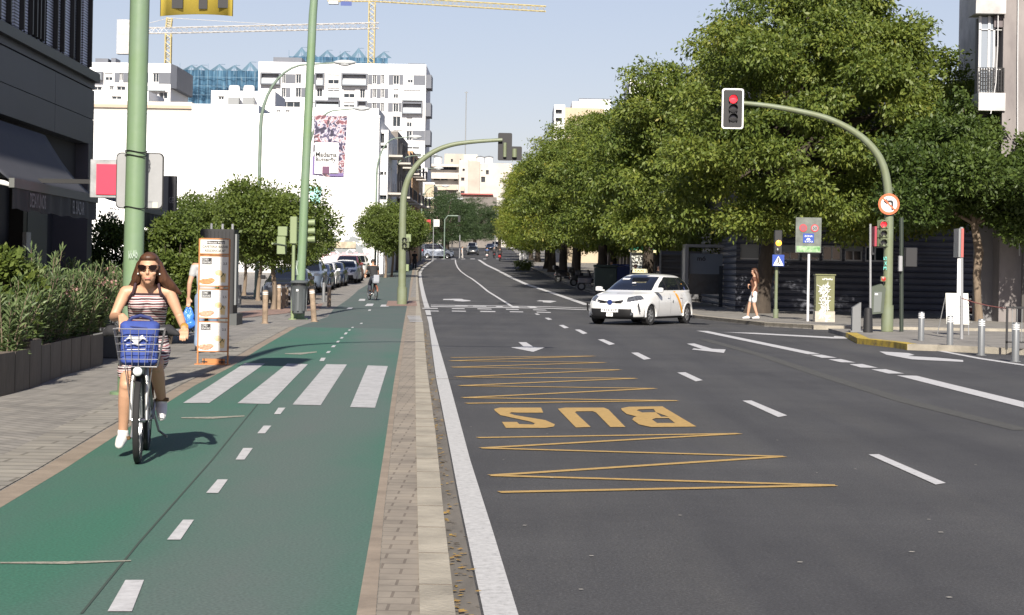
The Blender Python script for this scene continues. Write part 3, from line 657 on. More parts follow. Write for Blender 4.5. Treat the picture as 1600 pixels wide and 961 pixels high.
# graffiti: outlined rounded letters and pale pink shapes, as thin painted shapes on the wall
gra = MB(); grb = MB(); grp = MB()
M_GRW = mat('graffiti_white', (.7, .7, .7), .7); M_GRG = mat('graffiti_grey', (.22, .24, .25), .7); M_GRP = mat('graffiti_pink', (.55, .33, .36), .7)
random.seed(5)
def strokes(mb, path, wd, Y, th):
    P = [at(x, y, Y) for x, y in path]; P = [Vector((p.x, Y, p.z)) for p in P]
    for i in range(len(P) - 1):
        d = P[i + 1] - P[i]; L = d.length
        if L < 1e-4: continue
        d /= L; mb.obox((P[i] + P[i + 1]) / 2, d, Vector((-d.z, 0, d.x)), (0, 1, 0), L / 2 + wd * .35, wd, th + .0007 * i)
letters = [[(510, 398), (514, 374), (522, 372), (524, 384), (516, 386), (524, 398)], [(528, 374), (527, 388), (534, 394), (542, 388), (541, 376)], [(560, 376), (550, 372), (546, 380), (556, 384), (560, 392), (552, 398), (545, 393)],
           [(505, 390), (500, 384), (505, 376)], [(566, 398), (562, 386), (570, 384)]]
for L in letters: strokes(gra, L, .26, Yw - .004, .002); strokes(grb, L, .17, Yw - .02, .002)
for i in range(9): x = 498 + i * 9; strokes(grp, [(x, 402 + (i % 3)), (x + 4, 396 + (i % 2) * 2), (x + 8, 403)], .16, Yw - .03, .002)
for i in range(14): x = 492 + i * 6.2; strokes(gra, [(x, 416), (x + 1, 400 + (i * 7) % 5), (x + 4, 399), (x + 5, 416)], .05, Yw - .034, .002)
gra.build('graffiti', M_GRW, ww); grb.build('graffiti', M_GRG, ww); grp.build('graffiti', M_GRP, ww)
def sawrow(o, u, v, n, W, H, rows, root, M, fm=None):
    pass

# rooftops on and behind the white wall
def simple_house(px0, px1, pyt, Y, m, label, holes=(), dep=8, pyb=None, name='rooftop_house', cat='building'):
    a = at(px0, pyt, Y); b = at(px1, pyt, Y); z0 = gz(Y) - .3 if pyb is None else at(px0, pyb, Y).z
    t = thing(name, (a.x, Y, z0), label, cat); mb = MB(); hl = []
    for (x0, y0, x1, y1) in holes:
        p = at(x0, y0, Y); q = at(x1, y1, Y); hl.append((p.x - a.x, q.x - a.x, q.z - z0, p.z - z0))
    zt = at((px0 + px1) / 2, pyt, Y).z
    hl = [h for h in hl if h[0] > 0 and h[1] < b.x - a.x and h[3] < zt - z0 and h[2] > 0]
    wallgrid(mb, (a.x, Y, z0), X3, Z3, (0, -1, 0), b.x - a.x, zt - z0, hl, .2)
    shell(mb, a.x, b.x, Y, Y + dep, z0, zt, front=False); mb.build('wall', m, t)
    for h in hl: window(t, (a.x, Y, z0), X3, Z3, (0, -1, 0), h, .2)
    return t
simple_house(120, 232, 141, 172, M_WWALL, 'low white rooftop building left of the tall green pole, small dark window', [(174, 150, 190, 155.5)])
simple_house(330, 430, 142, 178, M_WWALL, 'white rooftop house carrying two white water tanks', [(341, 150, 350, 156)])
simple_house(300, 404, 163, 166, M_WWALL, 'long low white rooftop parapet left of the lamp arm', [])
t = simple_house(120, 300, 158, 168, M_BGE2, 'beige low rooftop wall with a rusty gutter behind the blank wall', [])
mb = MB(); p = at(145, 166, 168); q = at(325, 168, 168); mb.box(p.x, q.x, 167.8, 167.99, q.z - .15, q.z + .1); mb.build('gutter', mat('dull_tan', (.42, .33, .25), .7), t)
for i, px in enumerate((366, 389)):
    a = at(px, 153, 176); t = thing('water_tank', a, ('left' if i == 0 else 'right') + ' one of two white water tanks on the flat rooftop', 'water tank', 'white rooftop water tanks')
    mb = MB(); h = at(px, 134, 176).z - a.z; mb.lathe(a, [(.0, 0), (.5, 0), (.52, h * .8), (.45, h), (0, h)], 16); mb.build('tank_body', M_WWALL, t, True)
    mb = MB(); mb.box(a.x - .5, a.x + .5, 175.5, 176.5, a.z - .7, a.z - .01); mb.build('base', M_GREYM, t)
simple_house(430, 592, 168, 165, M_WWALL, 'white rooftop parapet with a reddish hoarding edge under the apartment block', [(432, 171, 438, 176), (446, 171, 453, 176)])

# --- big white apartment block -------------------------------------------
def grid_building(name, label, px0, px1, pyt, Y, rows, m_wall, dep, boxes=(), side=None, pyb=None):
    """rows: list of (x0,y0,x1,y1,kind) in photo pixels on the facade; kind g=grey panel, w=window, b=balcony box, s=shutter half"""
    a = at(px0, pyt, Y); b = at(px1, pyt, Y); z0 = gz(Y) - 1; zt = at((px0 + px1) / 2, pyt, Y).z
    t = thing(name, (b.x, Y, z0), label, 'building'); hl = []; W = b.x - a.x
    def loc(x0, y0, x1, y1): p = at(x0, y0, Y); q = at(x1, y1, Y); return (p.x - a.x, q.x - a.x, q.z - z0, p.z - z0)
    mb = MB(); H = zt - z0
    for r in rows:
        if r[4] in 'ws': hl.append((loc(*r[:4]), r[4]))
    wallgrid(mb, (a.x, Y, z0), X3, Z3, (0, -1, 0), W, H, [h for h, _ in hl], .35)
    shell(mb, a.x, b.x, Y, Y + dep, z0, zt, front=False); mb.build('wall', m_wall, t)
    for h, k in hl: window(t, (a.x, Y, z0), X3, Z3, (0, -1, 0), h, .35, fw=.12, bars=1 if h[1] - h[0] < 3.2 else 2, shutter=.55 if k == 's' else None)
    for r in rows:
        h = loc(*r[:4])
        if r[4] == 'g': q = MB(); q.box(a.x + h[0], a.x + h[1], Y - .06, Y - .004, z0 + h[2], z0 + h[3]); q.build('facade_panel', M_GAPT, t)
        if r[4] == 'b':
            q = MB(); x0, x1, c, d = a.x + h[0], a.x + h[1], z0 + h[2], z0 + h[3]; o = 1.1
            q.box(x0, x1, Y - o, Y - .004, c, c + .25); q.box(x0, x1, Y - o, Y - .004, d - .3, d); q.box(x0, x0 + .3, Y - o, Y - .004, c + .25, d - .3); q.box(x1 - .3, x1, Y - o, Y - .004, c + .25, d - .3)
            bb = q.build('balcony_box', M_GAPT, t); q = MB(); q.box(x0 + .3, x1 - .3, Y - o + .05, Y - o + .09, c + .25, c + 1.25); q.build('glass_railing', mat('pale_railing_glass', (.42, .47, .50), .2), bb)
            q = MB(); q.box(x0 + .3, x1 - .3, Y - .05, Y - .01, c + .25, d - .3); q.build('glazing', mat('balcony_back', (.35, .36, .38), .5), bb)
        if r[4] == 'r':
            q = MB(); x0, x1, c, d = a.x + h[0], a.x + h[1], z0 + h[2], z0 + h[3]; q.box(x0, x1, Y - .9, Y - .004, c, c + .2); q.box(x0, x1, Y - .9, Y - .85, c + .2, d); q.build('balcony', mat('pale_railing_glass', (.42, .47, .50), .2), t)
    return t, a, b, z0, zt
k = 3.697
def z5(l): return [(390 + x0 / k, y0 / k, 390 + x1 / k, y1 / k, c) for x0, y0, x1, y1, c in l]
rows = z5([(65, 420, 180, 492, 'b'), (186, 428, 207, 482, 'w'), (208, 428, 265, 482, 'g'), (267, 428, 298, 482, 'w'), (352, 430, 376, 486, 'g'), (380, 422, 433, 500, 'b'), (452, 430, 517, 486, 's'), (532, 424, 682, 500, 'b'),
           (685, 430, 708, 488, 'g'), (710, 432, 733, 486, 'w'), (735, 432, 757, 488, 'g'), (759, 432, 778, 486, 'w'), (804, 432, 829, 490, 'g'), (830, 434, 864, 488, 'w'), (866, 432, 887, 490, 'g'), (912, 436, 944, 480, 's'), (947, 434, 1015, 492, 'g'),
           (119, 505, 151, 560, 's'), (184, 507, 208, 562, 'w'), (210, 507, 235, 562, 'g'), (265, 507, 297, 562, 'w'), (299, 507, 364, 562, 'g'), (388, 508, 420, 560, 'w'), (450, 508, 520, 530, 's'), (452, 536, 520, 566, 'r'), (543, 512, 608, 566, 's'), (637, 512, 667, 568, 'w'),
           (697, 512, 710, 568, 'g'), (712, 514, 733, 566, 'w'), (735, 512, 757, 568, 'g'), (759, 514, 778, 566, 'w'), (780, 512, 801, 568, 'g'), (830, 514, 859, 568, 's'), (889, 520, 988, 566, 's'), (882, 542, 1000, 584, 'r'),
           (175, 586, 293, 625, 'w'), (345, 588, 376, 640, 's'), (380, 580, 524, 640, 'b'), (541, 590, 607, 620, 's'), (622, 582, 680, 660, 'b'), (682, 592, 706, 646, 'g'), (708, 594, 731, 646, 'w'), (733, 592, 755, 646, 'g'), (757, 594, 777, 646, 'w'), (800, 594, 827, 646, 'g'), (829, 596, 860, 648, 'w'), (862, 594, 876, 646, 'g'), (880, 592, 1000, 662, 'b'),
           (826, 672, 872, 732, 'w'), (907, 674, 938, 734, 's'), (829, 752, 880, 810, 's'), (905, 756, 938, 812, 'w'), (941, 754, 1012, 812, 'g'), (900, 834, 982, 862, 's'), (898, 862, 990, 890, 'r'), (945, 912, 990, 960, 'w'), (829, 836, 870, 890, 'w'), (829, 916, 870, 960, 's')])
t, a, b, z0, zt = grid_building('apartment_block', 'white apartment block with grey panels and boxed balconies, tallest on the skyline', 404, 666, 98.5, 400, rows, M_WAPT, 22)
for (y0, y1) in ((116, 137), (160, 181), (203, 226), (240, 262)):
    p = at(665, y0, 400); q = at(665, y1, 400); mb = MB(); mb.box(b.x + .004, b.x + 1.1, 401, 408, q.z, p.z); mb.build('side_balcony', M_GAPT, t)
mb = MB(); p = at(640, 98, 400); mb.box(p.x - .5, p.x + 3, 403, 409, zt, zt + .5); mb.build('roof_plant', M_GAPT, t); mb = MB(); mb.box(at(425, 98, 400).x, at(470, 98, 400).x, 402, 412, zt, zt + 1.2); mb.build('roof_plant', M_GAPT, t)
# taller core with blue netting behind it, and the netted building to the left
def net_mat():
    m = mat('blue_netting', (.09, .24, .42), .8); n, p = nodes(m); tc = n.nodes.new('ShaderNodeTexCoord'); z = n.nodes.new('ShaderNodeTexNoise'); z.inputs['Scale'].default_value = .5; z.inputs['Detail'].default_value = 10
    mp = n.nodes.new('ShaderNodeMapping'); mp.inputs['Scale'].default_value = (2.2, 1, .35); n.links.new(tc.outputs['Object'], mp.inputs[0]); n.links.new(mp.outputs[0], z.inputs['Vector'])
    r = ramp(n, [(.32, (.02, .06, .11)), (.5, (.045, .12, .20)), (.62, (.09, .19, .28)), (.72, (.30, .33, .35))]); n.links.new(z.outputs[0], r.inputs[0]); n.links.new(r.outputs[0], p.inputs['Base Color']); return m
M_NET = net_mat(); M_SCAF = mat('scaffold_tube', (.13, .22, .30), .7)
def netted(px0, px1, pyt, pyb, Y, label, peaks):
    a = at(px0, pyt, Y); b = at(px1, pyt, Y); z0 = gz(Y) - 1; zt = a.z; t = thing('scaffolded_building', (a.x, Y, z0), label, 'building')
    mb = MB(); W = b.x - a.x; n = 60; vs = []; rr = random.Random(px0)
    for i in range(n + 1):
        yy = Y + .6 * math.sin(i * .8) * rr.random(); x = a.x + W * i / n
        for z in np.linspace(z0, zt, 7): vs.append((x, yy, z))
    mb.add(vs, [(i * 7 + j, (i + 1) * 7 + j, (i + 1) * 7 + j + 1, i * 7 + j + 1) for i in range(n) for j in range(6)])
    nt_ = mb.build('netting', M_NET, t); nt_.modifiers.new('s', 'SOLIDIFY').thickness = .03
    mb = MB(); mb.box(a.x + .4, b.x - .4, Y + 1.5, Y + 14, z0, zt - .6); mb.build('wall', M_BGE2, t)
    mb = MB()
    for i in range(int(W / 2.3) + 1): x = a.x + i * 2.3; mb.cyl((x, Y - .9, z0), (x, Y - .9, zt + (1.6 if i % 3 == 0 else .6)), .05, 5)
    z = z0 + 2
    while z < zt: mb.box(a.x, b.x, Y - .95, Y - .85, z, z + .08); z += 2.2
    mb.build('scaffold', M_SCAF, t)
    for i in range(peaks):
        mb = MB()
        x = a.x + W * (i + .2 + .6 * rr.random()) / peaks; h = 1.2 + rr.random() * 1.4
        for s in (-1, 1):
            mb.add([(x, Y, zt + h), (x + s * 2.2, Y, zt), (x + s * .9, Y + .4, zt), (x + s * .12, Y + .1, zt + h * .5)], [(0, 1, 2, 3)])
        mb.cyl((x, Y, zt - 1), (x, Y, zt + h), .09, 5); mb.cyl((x, Y, zt + h * .98), (x + 1.5, Y, zt + h * .98), .06, 4); mb.build('net_peak', M_SCAF, t)
    return t
netted(282, 404, 109, 145, 470, 'low building wrapped in blue netting and scaffold between two white blocks', 5)
netted(452, 606, 88, 110, 520, 'blue netted building rising just above the roof of the white apartment block', 6)
# white block on the left
k = 6.154
def z5b(l): return [(140 + x0 / k, 70 + y0 / k, 140 + x1 / k, 70 + y1 / k, c) for x0, y0, x1, y1, c in l]
rows = z5b([(-60, 270, -20, 330, 'w'), (28, 262, 135, 345, 'b'), (148, 268, 222, 345, 's'), (240, 268, 288, 362, 'g'), (289, 270, 322, 345, 'w'), (323, 268, 365, 362, 'g'), (366, 270, 392, 362, 'w'), (545, 268, 565, 362, 'g'), (608, 270, 665, 362, 'w'), (666, 266, 778, 376, 'g'),
            (30, 400, 118, 440, 'w'), (190, 395, 232, 438, 'w'), (258, 398, 345, 440, 'w'), (552, 400, 730, 446, 'r'), (560, 452, 650, 520, 's'), (668, 452, 752, 520, 'w')])
t, a, b, z0, zt = grid_building('apartment_block', 'white and grey apartment block left of the blue netting, under the left crane', 110, 267, 98, 330, rows, M_WAPT, 18)
p = at(267, 100, 330)
mb = MB(); Y = 330; v = [at(268, 99, Y), at(283, 107, Y + 16), at(283, 138, Y + 16), at(268, 131, Y)]
mb.add([(b.x + .01, Y + .0, zt), (b.x + .01, Y + 18, zt), (b.x + .01, Y + 18, zt - 4.2), (b.x + .01, Y, zt - 4.2), (b.x + .9, Y + 1, zt - .3), (b.x + .9, Y + 17.5, zt - .3), (b.x + .9, Y + 17.5, zt - 4.2), (b.x + .9, Y + 1, zt - 4.2)],
       [(0, 1, 5, 4), (4, 5, 6, 7), (3, 2, 6, 7), (0, 4, 7, 3), (1, 5, 6, 2)]); mb.build('side_panel', M_GAPT, t)
mb = MB(); mb.box(at(145, 95, Y).x, at(165, 95, Y).x, Y + 2, Y + 6, zt, zt + .9); mb.build('roof_plant', M_GAPT, t); mb = MB(); mb.box(at(170, 95, Y).x, at(177, 95, Y).x, Y + 2, Y + 6, zt, zt + 1.0); mb.build('roof_plant', M_GAPT, t)

# --- street fronts on the left side of the avenue -------------------------
def bay(px0, px1, pyt, Y, dep, m, label, wins, name='apartment_house', bands=(), lateral=True, floors=5, fh=3.0):
    """a house on the left of the avenue: front towards the camera, long side with balconies along the street"""
    a = at(px0, pyt, Y); b = at(px1, pyt, Y); z0 = gz(Y) - .5; zt = at(px0, pyt, Y).z; t = thing(name, (b.x, Y, z0), label, 'building'); W = b.x - a.x
    hl = []
    for (x0, y0, x1, y1) in wins: p = at(x0, y0, Y); q = at(x1, y1, Y); hl.append((max(.05, p.x - a.x), min(W - .05, q.x - a.x), q.z - z0, p.z - z0))
    mb = MB(); wallgrid(mb, (a.x, Y, z0), X3, Z3, (0, -1, 0), W, zt - z0, hl, .25)
    side = []
    for f in range(floors):
        for j in range(int(dep / 3.2)):
            side.append((1. + j * 3.2, 2.4 + j * 3.2, 4.2 + f * fh, 6.2 + f * fh))
    side = [s for s in side if s[3] < zt - z0 - .3 and s[1] < dep - .2]
    wallgrid(mb, (b.x, Y, z0), Y3, Z3, X3, dep, zt - z0, side, .25); shell(mb, a.x, b.x, Y, Y + dep, z0, zt, front=False, rightw=False)
    mb.build('wall', m, t)
    for h in hl: window(t, (a.x, Y, z0), X3, Z3, (0, -1, 0), h, .25, fm=M_FRAMED)
    for h in side[:24]: window(t, (b.x, Y, z0), Y3, Z3, X3, h, .25, shutter=.5)
    for y in bands: z = at(px0, y, Y).z; q = MB(); q.box(a.x - .1, b.x + .1, Y - .1, Y - .004, z, z + .3); q.build('cornice', M_WAPT, t)
    if lateral:
        for f in range(floors):
            z = z0 + 3.9 + f * fh
            if z > zt - 2: break
            for j in range(max(1, int(dep / 7))):
                y = Y + .8 + j * 7; q = MB(); q.box(b.x + .004, b.x + 1.1, y, y + 4.4, z, z + .16); r = q.build('balcony', M_BGE2, t)
                q = MB()
                for i in range(23): q.box(b.x + 1.03, b.x + 1.06, y + i * .2, y + i * .2 + .025, z + .16, z + 1.05)
                q.box(b.x + 1.02, b.x + 1.07, y, y + 4.42, z + 1.05, z + 1.1); 
                for yy in (y, y + 4.38):
                    for i in range(5): q.box(b.x + .1 + i * .2, b.x + .12 + i * .2, yy, yy + .02, z + .16, z + 1.05)
                q.build('railing', M_FRAMED, r)
    return t
M_SHADE = mat('grey_brown_shade_facade', (.19, .17, .155), .85, var=.3, scale=.6)  # grey brown tone; on the front under the trees it carries painted shade
k = 6.867
def zz2(l): return [(580 + a / k, 200 + b / k, 580 + c / k, 200 + d / k) for a, b, c, d in l]
bay(593.5, 607, 203, 152, 12, M_WAPT, 'narrow white house end with glazed bays beside the blank wall', zz2([(95, 58, 140, 160), (95, 185, 170, 222), (95, 470, 130, 505), (140, 470, 160, 505), (90, 720, 165, 770)]))
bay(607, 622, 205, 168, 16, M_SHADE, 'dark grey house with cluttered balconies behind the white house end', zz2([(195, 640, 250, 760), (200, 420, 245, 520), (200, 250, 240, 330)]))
bay(622, 632, 234, 186, 14, M_BGE2, 'pale house with white balconies between grey and ochre houses', zz2([(282, 300, 345, 360), (290, 460, 340, 560)]))
bay(636, 645, 236, 206, 16, M_ORNG, 'ochre brick tower end rising above the street trees', [], floors=6)
bay(644, 656, 280, 224, 8, M_CREAM, 'cream house end with one white band, left of a matching cream end', [], bands=(305, 281), floors=4)
bay(663, 678, 287, 284, 14, M_CREAM, 'cream house end with white cornices nearest the red banner', [], bands=(311, 288, 335), floors=4)
bay(652, 668, 262, 300, 14, M_WAPT, 'white stepped house behind the two cream ends', zz2([(540, 470, 560, 485), (570, 470, 600, 485)]), floors=4)

# --- building closing the avenue -------------------------------------------
k = 8.7375
def z8(l): return [(640 + a / k, 220 + b / k, 640 + c / k, 220 + d / k, e) for a, b, c, d, e in l]
def slabbed(name, label, parts, Y, wins):
    a0 = None; t = thing(name, (at(parts[0][0], 300, Y).x, Y, gz(Y) - 1), label, 'building')
    for (x0, x1, yt, dy, m, dep) in parts:
        a = at(x0, yt, Y); b = at(x1, yt, Y); z0 = gz(Y) - 1; yy = Y + dy; zt = a.z; hl = []
        for (p0, q0, p1, q1, e) in wins:
            if x0 < (p0 + p1) / 2 < x1: p = at(p0, q0, Y); q = at(p1, q1, Y); hl.append((p.x - a.x, q.x - a.x, q.z - z0, p.z - z0))
        hl = [h for h in hl if h[0] > 0 and h[1] < b.x - a.x and h[3] < zt - z0]
        mb = MB(); wallgrid(mb, (a.x, yy, z0), X3, Z3, (0, -1, 0), b.x - a.x, zt - z0, hl, .6); shell(mb, a.x, b.x, yy, yy + dep, z0, zt, front=False); mb.build('wall', m, t)
        for h in hl: window(t, (a.x, yy, z0), X3, Z3, (0, -1, 0), h, .6, fw=.12, fm=M_FRAMED)
    return t
wins = z8([(560, 240, 585, 282, 'w'), (680, 240, 700, 275, 'w'), (425, 350, 640, 400, 'w'), (430, 490, 520, 540, 'w'), (605, 490, 650, 545, 'w'), (330, 495, 410, 540, 'w'), (725, 385, 755, 418, 'w'), (705, 505, 750, 550, 'w'), (975, 395, 995, 410, 'w'), (1040, 395, 1080, 455, 'w'), (975, 485, 1030, 560, 'w')])
Ye = 520
t = slabbed('end_building', 'stepped beige apartment building with striped awnings closing the far end of the avenue',
        [(670, 718, 256, 0, M_BGE2, 20), (694, 724, 239, 3, M_BGE, 14), (718, 732, 250, -1.5, M_BGE2, 12), (732, 750, 252, -1, M_BGE, 14), (724, 746, 240, 3.2, M_BGE2, 10), (750, 800, 254, 2, M_BGE2, 20)], Ye, wins)
for (x0, x1, y) in ((671, 717, 259), (671, 717, 272), (672, 716, 289), (682, 716, 300)):
    p = at(x0, y, Ye); q = at(x1, y, Ye); mb = MB(); mb.box(p.x, q.x, Ye - 2.2, Ye - .01, p.z - .2, p.z + .1); mb.box(p.x, q.x, Ye - 2.2, Ye - 2.05, p.z - 1.3 if y > 262 else p.z - .3, p.z - .2); mb.build('balcony', M_BGE2, t)
for (x0, x1, y0, y1) in ((685, 698, 290, 298), (699.5, 714, 290, 298), (720, 726, 292, 299)):
    p = at(x0, y0, Ye); q = at(x1, y1, Ye); mb = MB(); mb.add([(p.x, Ye - 2.3, p.z), (q.x, Ye - 2.3, p.z), (q.x, Ye - 3.6, q.z), (p.x, Ye - 3.6, q.z)], [(0, 1, 2, 3)]); o = mb.build('blind', mat('tan_awning', (.42, .35, .28), .8), t); o.modifiers.new('s', 'SOLIDIFY').thickness = .05
mb = MB(); p = at(720, 302, Ye - 30); q = at(770, 303, Ye - 30); mb.box(p.x, q.x, Ye - 30, Ye - 5, p.z - .25, p.z); mb.build('canopy_edge', mat('dull_red', (.40, .10, .09), .7), t)
mb = MB(); mb.box(at(690, 310, 470).x, at(775, 310, 470).x, 480, 490, gz(480), at(690, 303, 480).z - .6); mb.build('lower_wing', M_SHADE, t)
for i, px in enumerate((684, 750.5, 764)):
    a = at(px, 256, Ye + 3); h = at(px, 246, Ye + 3).z - a.z; tt = thing('water_tank', a, ('leftmost', 'middle', 'rightmost')[i] + ' white tank on the roof of the far beige building', 'water tank', 'white rooftop tanks on the far building')
    mb = MB(); mb.lathe(a, [(0, 0), (1.1, 0), (1.1, h), (0, h + .4)], 12); mb.build('tank_body', M_WAPT, tt, True); mb = MB(); mb.lathe(a + Vector((0, 0, h * .98)), [(1.18, 0), (1.18, .2), (0, .5)], 12); mb.build('lid', M_GREYM, tt)
# antenna mast far behind
a = at(727, 238, 540); t = thing('antenna_mast', (a.x, 540, a.z - 2), 'very thin tall mast on the skyline above the far beige building', 'antenna'); mb = MB(); mb.cyl((a.x, 540, a.z - 2), (a.x, 540, at(727, 143, 540).z), .14, 5); mb.box(a.x - .5, a.x + .5, 539.9, 540.1, at(727, 145, 540).z, at(727, 145, 540).z + .15); mb.build('mast', M_GREYM, t)
# building above the trees on the right
t = slabbed('apartment_block', 'white and sand coloured block showing above the tree crowns on the right', [(866, 883, 163.5, 0, M_WAPT, 12), (883, 945, 167, 1, M_CREAM, 14), (895, 905, 156, 2, M_WAPT, 8)], 240,
            [(868, 171, 878, 178, 'w'), (868, 184, 878, 190, 'w')])
p = at(905, 153.5, 242); q = at(954, 156, 242); mb = MB(); mb.box(p.x, q.x, 242, 252, q.z, p.z); mb.build('roof_glazing', M_GAPT, t); mb = MB(); mb.box(p.x, q.x, 241.9, 252, q.z - 1.5, q.z - .01); mb.build('parapet', M_WAPT, t)
t = slabbed('apartment_block', 'small white rooftop in a gap of the tree crowns, right of the avenue', [(984, 1010, 124, 0, M_WAPT, 10), (1010, 1040, 120, 2, M_BGE2, 10)], 200, [])

# --- corrugated shed on the right -------------------------------------------
M_CORR = mat('dark_blue_corrugated', (.105, .110, .135), .5, .2, var=.25, scale=.7)
def corrug(mb, o, u, n, W, z0, z1, pitch=.25, amp=.035, holes=()):
    o, u, n = map(Vector, (o, u, n)); k = int((z1 - z0) / pitch) * 4; 
    segs = [(0, W)]
    def strip(a, b, za, zb):
        kk = max(2, int((zb - za) / pitch * 4)); vs = []
        for i in range(kk + 1):
            z = za + (zb - za) * i / kk; ph = (z / pitch) % 1; off = amp * (1 if ph < .45 else -1)
            vs += [o + u * a + n * off + Vector((0, 0, z)), o + u * b + n * off + Vector((0, 0, z))]
        mb.add(vs, [(2 * i, 2 * i + 1, 2 * i + 3, 2 * i + 2) for i in range(kk)])
    if not holes: strip(0, W, z0, z1); return
    ha, hb = holes[0][2], holes[0][3]; strip(0, W, z0, ha); strip(0, W, hb, z1); x = 0
    for h in holes: strip(x, h[0], ha, hb); x = h[1]
    strip(x, W, ha, hb)
Yc = 77.; a = at(1150, 430, Yc); b = at(1560, 430, Yc); zt = at(1460, 128, Yc).z
sh = thing('corrugated_shed', (a.x, Yc, SW), 'dark blue corrugated metal shed with a window strip behind the big tree', 'building')
hx = [(1157, 1186), (1189, 1216), (1220, 1250), (1253, 1281), (1285, 1316), (1320, 1348), (1352, 1384)]
z0h = at(1260, 407, Yc).z; z1h = at(1260, 383, Yc).z
holes = [(at(p, 390, Yc).x - a.x, at(q, 390, Yc).x - a.x, z0h, z1h) for p, q in hx]
mb = MB(); corrug(mb, (a.x, Yc, 0), X3, (0, -1, 0), b.x - a.x, SW, zt - .8, holes=holes)
corrug(mb, (a.x, Yc + 14, 0), (0, -1, 0), (-1, 0, 0), 14, SW, zt - .8)
mb.build('corrugated_wall', M_CORR, sh)
mb = MB(); mb.box(a.x - .05, b.x, Yc - .12, Yc + 14, zt - .8, zt - .3); mb.build('roof', mat('pale_roof_cap', (.55, .55, .55), .6), sh)
for i, h in enumerate(holes): window(sh, (a.x, Yc, 0), X3, Z3, (0, -1, 0), h, .12, shutter=(.9, None, .5, .8, None, .35, None)[i], sm=M_GREYM)
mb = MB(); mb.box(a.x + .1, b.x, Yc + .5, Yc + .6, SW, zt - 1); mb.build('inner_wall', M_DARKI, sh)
# recessed wing to the left of the shed, then plain shop fronts under the trees
Yr = 92.; a2 = at(1030, 430, Yr); b2 = at(1165, 430, Yr)
s2 = thing('corrugated_fence', (a2.x, Yr, SW), 'grey corrugated hoarding beyond the taxi roof, left of the glass shelter', 'fence')
mb = MB(); corrug(mb, (a2.x, Yr, 0), X3, (0, -1, 0), b2.x - a2.x, gz(Yr), at(1050, 392, Yr).z, .3, .05); o = mb.build('corrugated_panel', mat('grey_corrugated', (.13, .13, .135), .5, .3), s2)
mb = MB()
for i in range(5): x = a2.x + i * (b2.x - a2.x) / 4; mb.box(x, x + .08, Yr - .14, Yr - .05, SW, at(1050, 391, Yr).z)
mb.build('fence_post', M_GALV, s2)
def row_house(Y, dep, off, h, m, label, storeys):
    X0 = off; z0 = gz(Y) - .3; t = thing('street_building', (X0, Y, z0), label, 'building'); mb = MB(); hs = []; fr = []
    for f in range(storeys):
        for j in range(int(dep / 3.5)): hs.append((1 + j * 3.5, 2.6 + j * 3.5, 4.2 + f * 3.1, 6.3 + f * 3.1))
    for f in range(storeys):
        for j in range(4): fr.append((1.5 + j * 4, 3.2 + j * 4, 4.2 + f * 3.1, 6.3 + f * 3.1))
    for j in range(int(dep / 5)): hs.append((.8 + j * 5, 4.6 + j * 5, .5, 3.))
    H = h; wallgrid(mb, (X0, Y + dep, z0), (0, -1, 0), Z3, (-1, 0, 0), dep, H, [q for q in hs if q[3] < H - .3], .3); wallgrid(mb, (X0, Y, z0), X3, Z3, (0, -1, 0), 18, H, [q for q in fr if q[3] < H - .3], .3)
    shell(mb, X0, X0 + 18, Y, Y + dep, z0, z0 + H, front=False, leftw=False); mb.build('wall', m, t)
    for q in hs:
        if q[3] < H - .3: window(t, (X0, Y + dep, z0), (0, -1, 0), Z3, (-1, 0, 0), q, .3, fm=M_FRAMED)
    for q in fr:
        if q[3] < H - .3: window(t, (X0, Y, z0), X3, Z3, (0, -1, 0), q, .3)
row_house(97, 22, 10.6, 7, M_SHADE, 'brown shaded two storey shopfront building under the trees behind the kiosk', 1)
row_house(121, 26, 9.4, 8, M_SHADE, 'shopfront building coloured brown grey for the tree shade, behind the parked motorbikes', 1)
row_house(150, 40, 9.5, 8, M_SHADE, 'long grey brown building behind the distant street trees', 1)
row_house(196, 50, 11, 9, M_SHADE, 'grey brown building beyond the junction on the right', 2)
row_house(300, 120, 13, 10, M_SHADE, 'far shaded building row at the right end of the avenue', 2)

# --- concrete corner building at the right edge -------------------------------
Yb = 66.; cb = thing('corner_building', (at(1556, 430, Yb).x, Yb, SW), 'grey concrete corner building with glazed balcony bay at the right edge', 'building')
M_CONC = mat('stained_concrete', (.28, .255, .245), .9, var=.45, scale=.9, col2=(.15, .135, .135), bump=.4, bscale=9, detail=10, stretch=(1, 1, .35))
M_CONW = mat('pale_concrete', (.50, .49, .48), .85, var=.3, scale=1.2)
def BX(mb, px0, px1, py0, py1, y0, y1): p = at(px0, py0, Yb); q = at(px1, py1, Yb); mb.box(p.x, q.x, y0, y1, max(q.z, SW) if py1 < 480 else SW, p.z)
mb = MB(); BX(mb, 1556, 1594, -60, 500, Yb - 1.2, Yb); mb.build('column', M_CONC, cb)
mb = MB(); BX(mb, 1594.5, 1760, -60, 240, Yb - .3, Yb + 9); mb.build('white_wall', M_CONW, cb)
mb = MB(); BX(mb, 1510, 1555.6, -3, 30, Yb - 1.4, Yb - .3); mb.build('balcony_slab', M_CONW, cb); mb = MB(); BX(mb, 1515, 1555.6, 150, 178, Yb - 1.3, Yb - .3); mb.build('balcony_slab', M_CONW, cb)
mb = MB(); BX(mb, 1519, 1520.5, 31, 150, Yb - 1.0, Yb - .9); BX(mb, 1533, 1534.5, 31, 150, Yb - 1.0, Yb - .9); BX(mb, 1541, 1542, 31, 150, Yb - 1.0, Yb - .9)
BX(mb, 1519, 1555, 51, 53, Yb - 1.0, Yb - .9); BX(mb, 1519, 1555, 112, 114, Yb - 1.0, Yb - .9); mb.build('window', M_FRAMEW, cb)
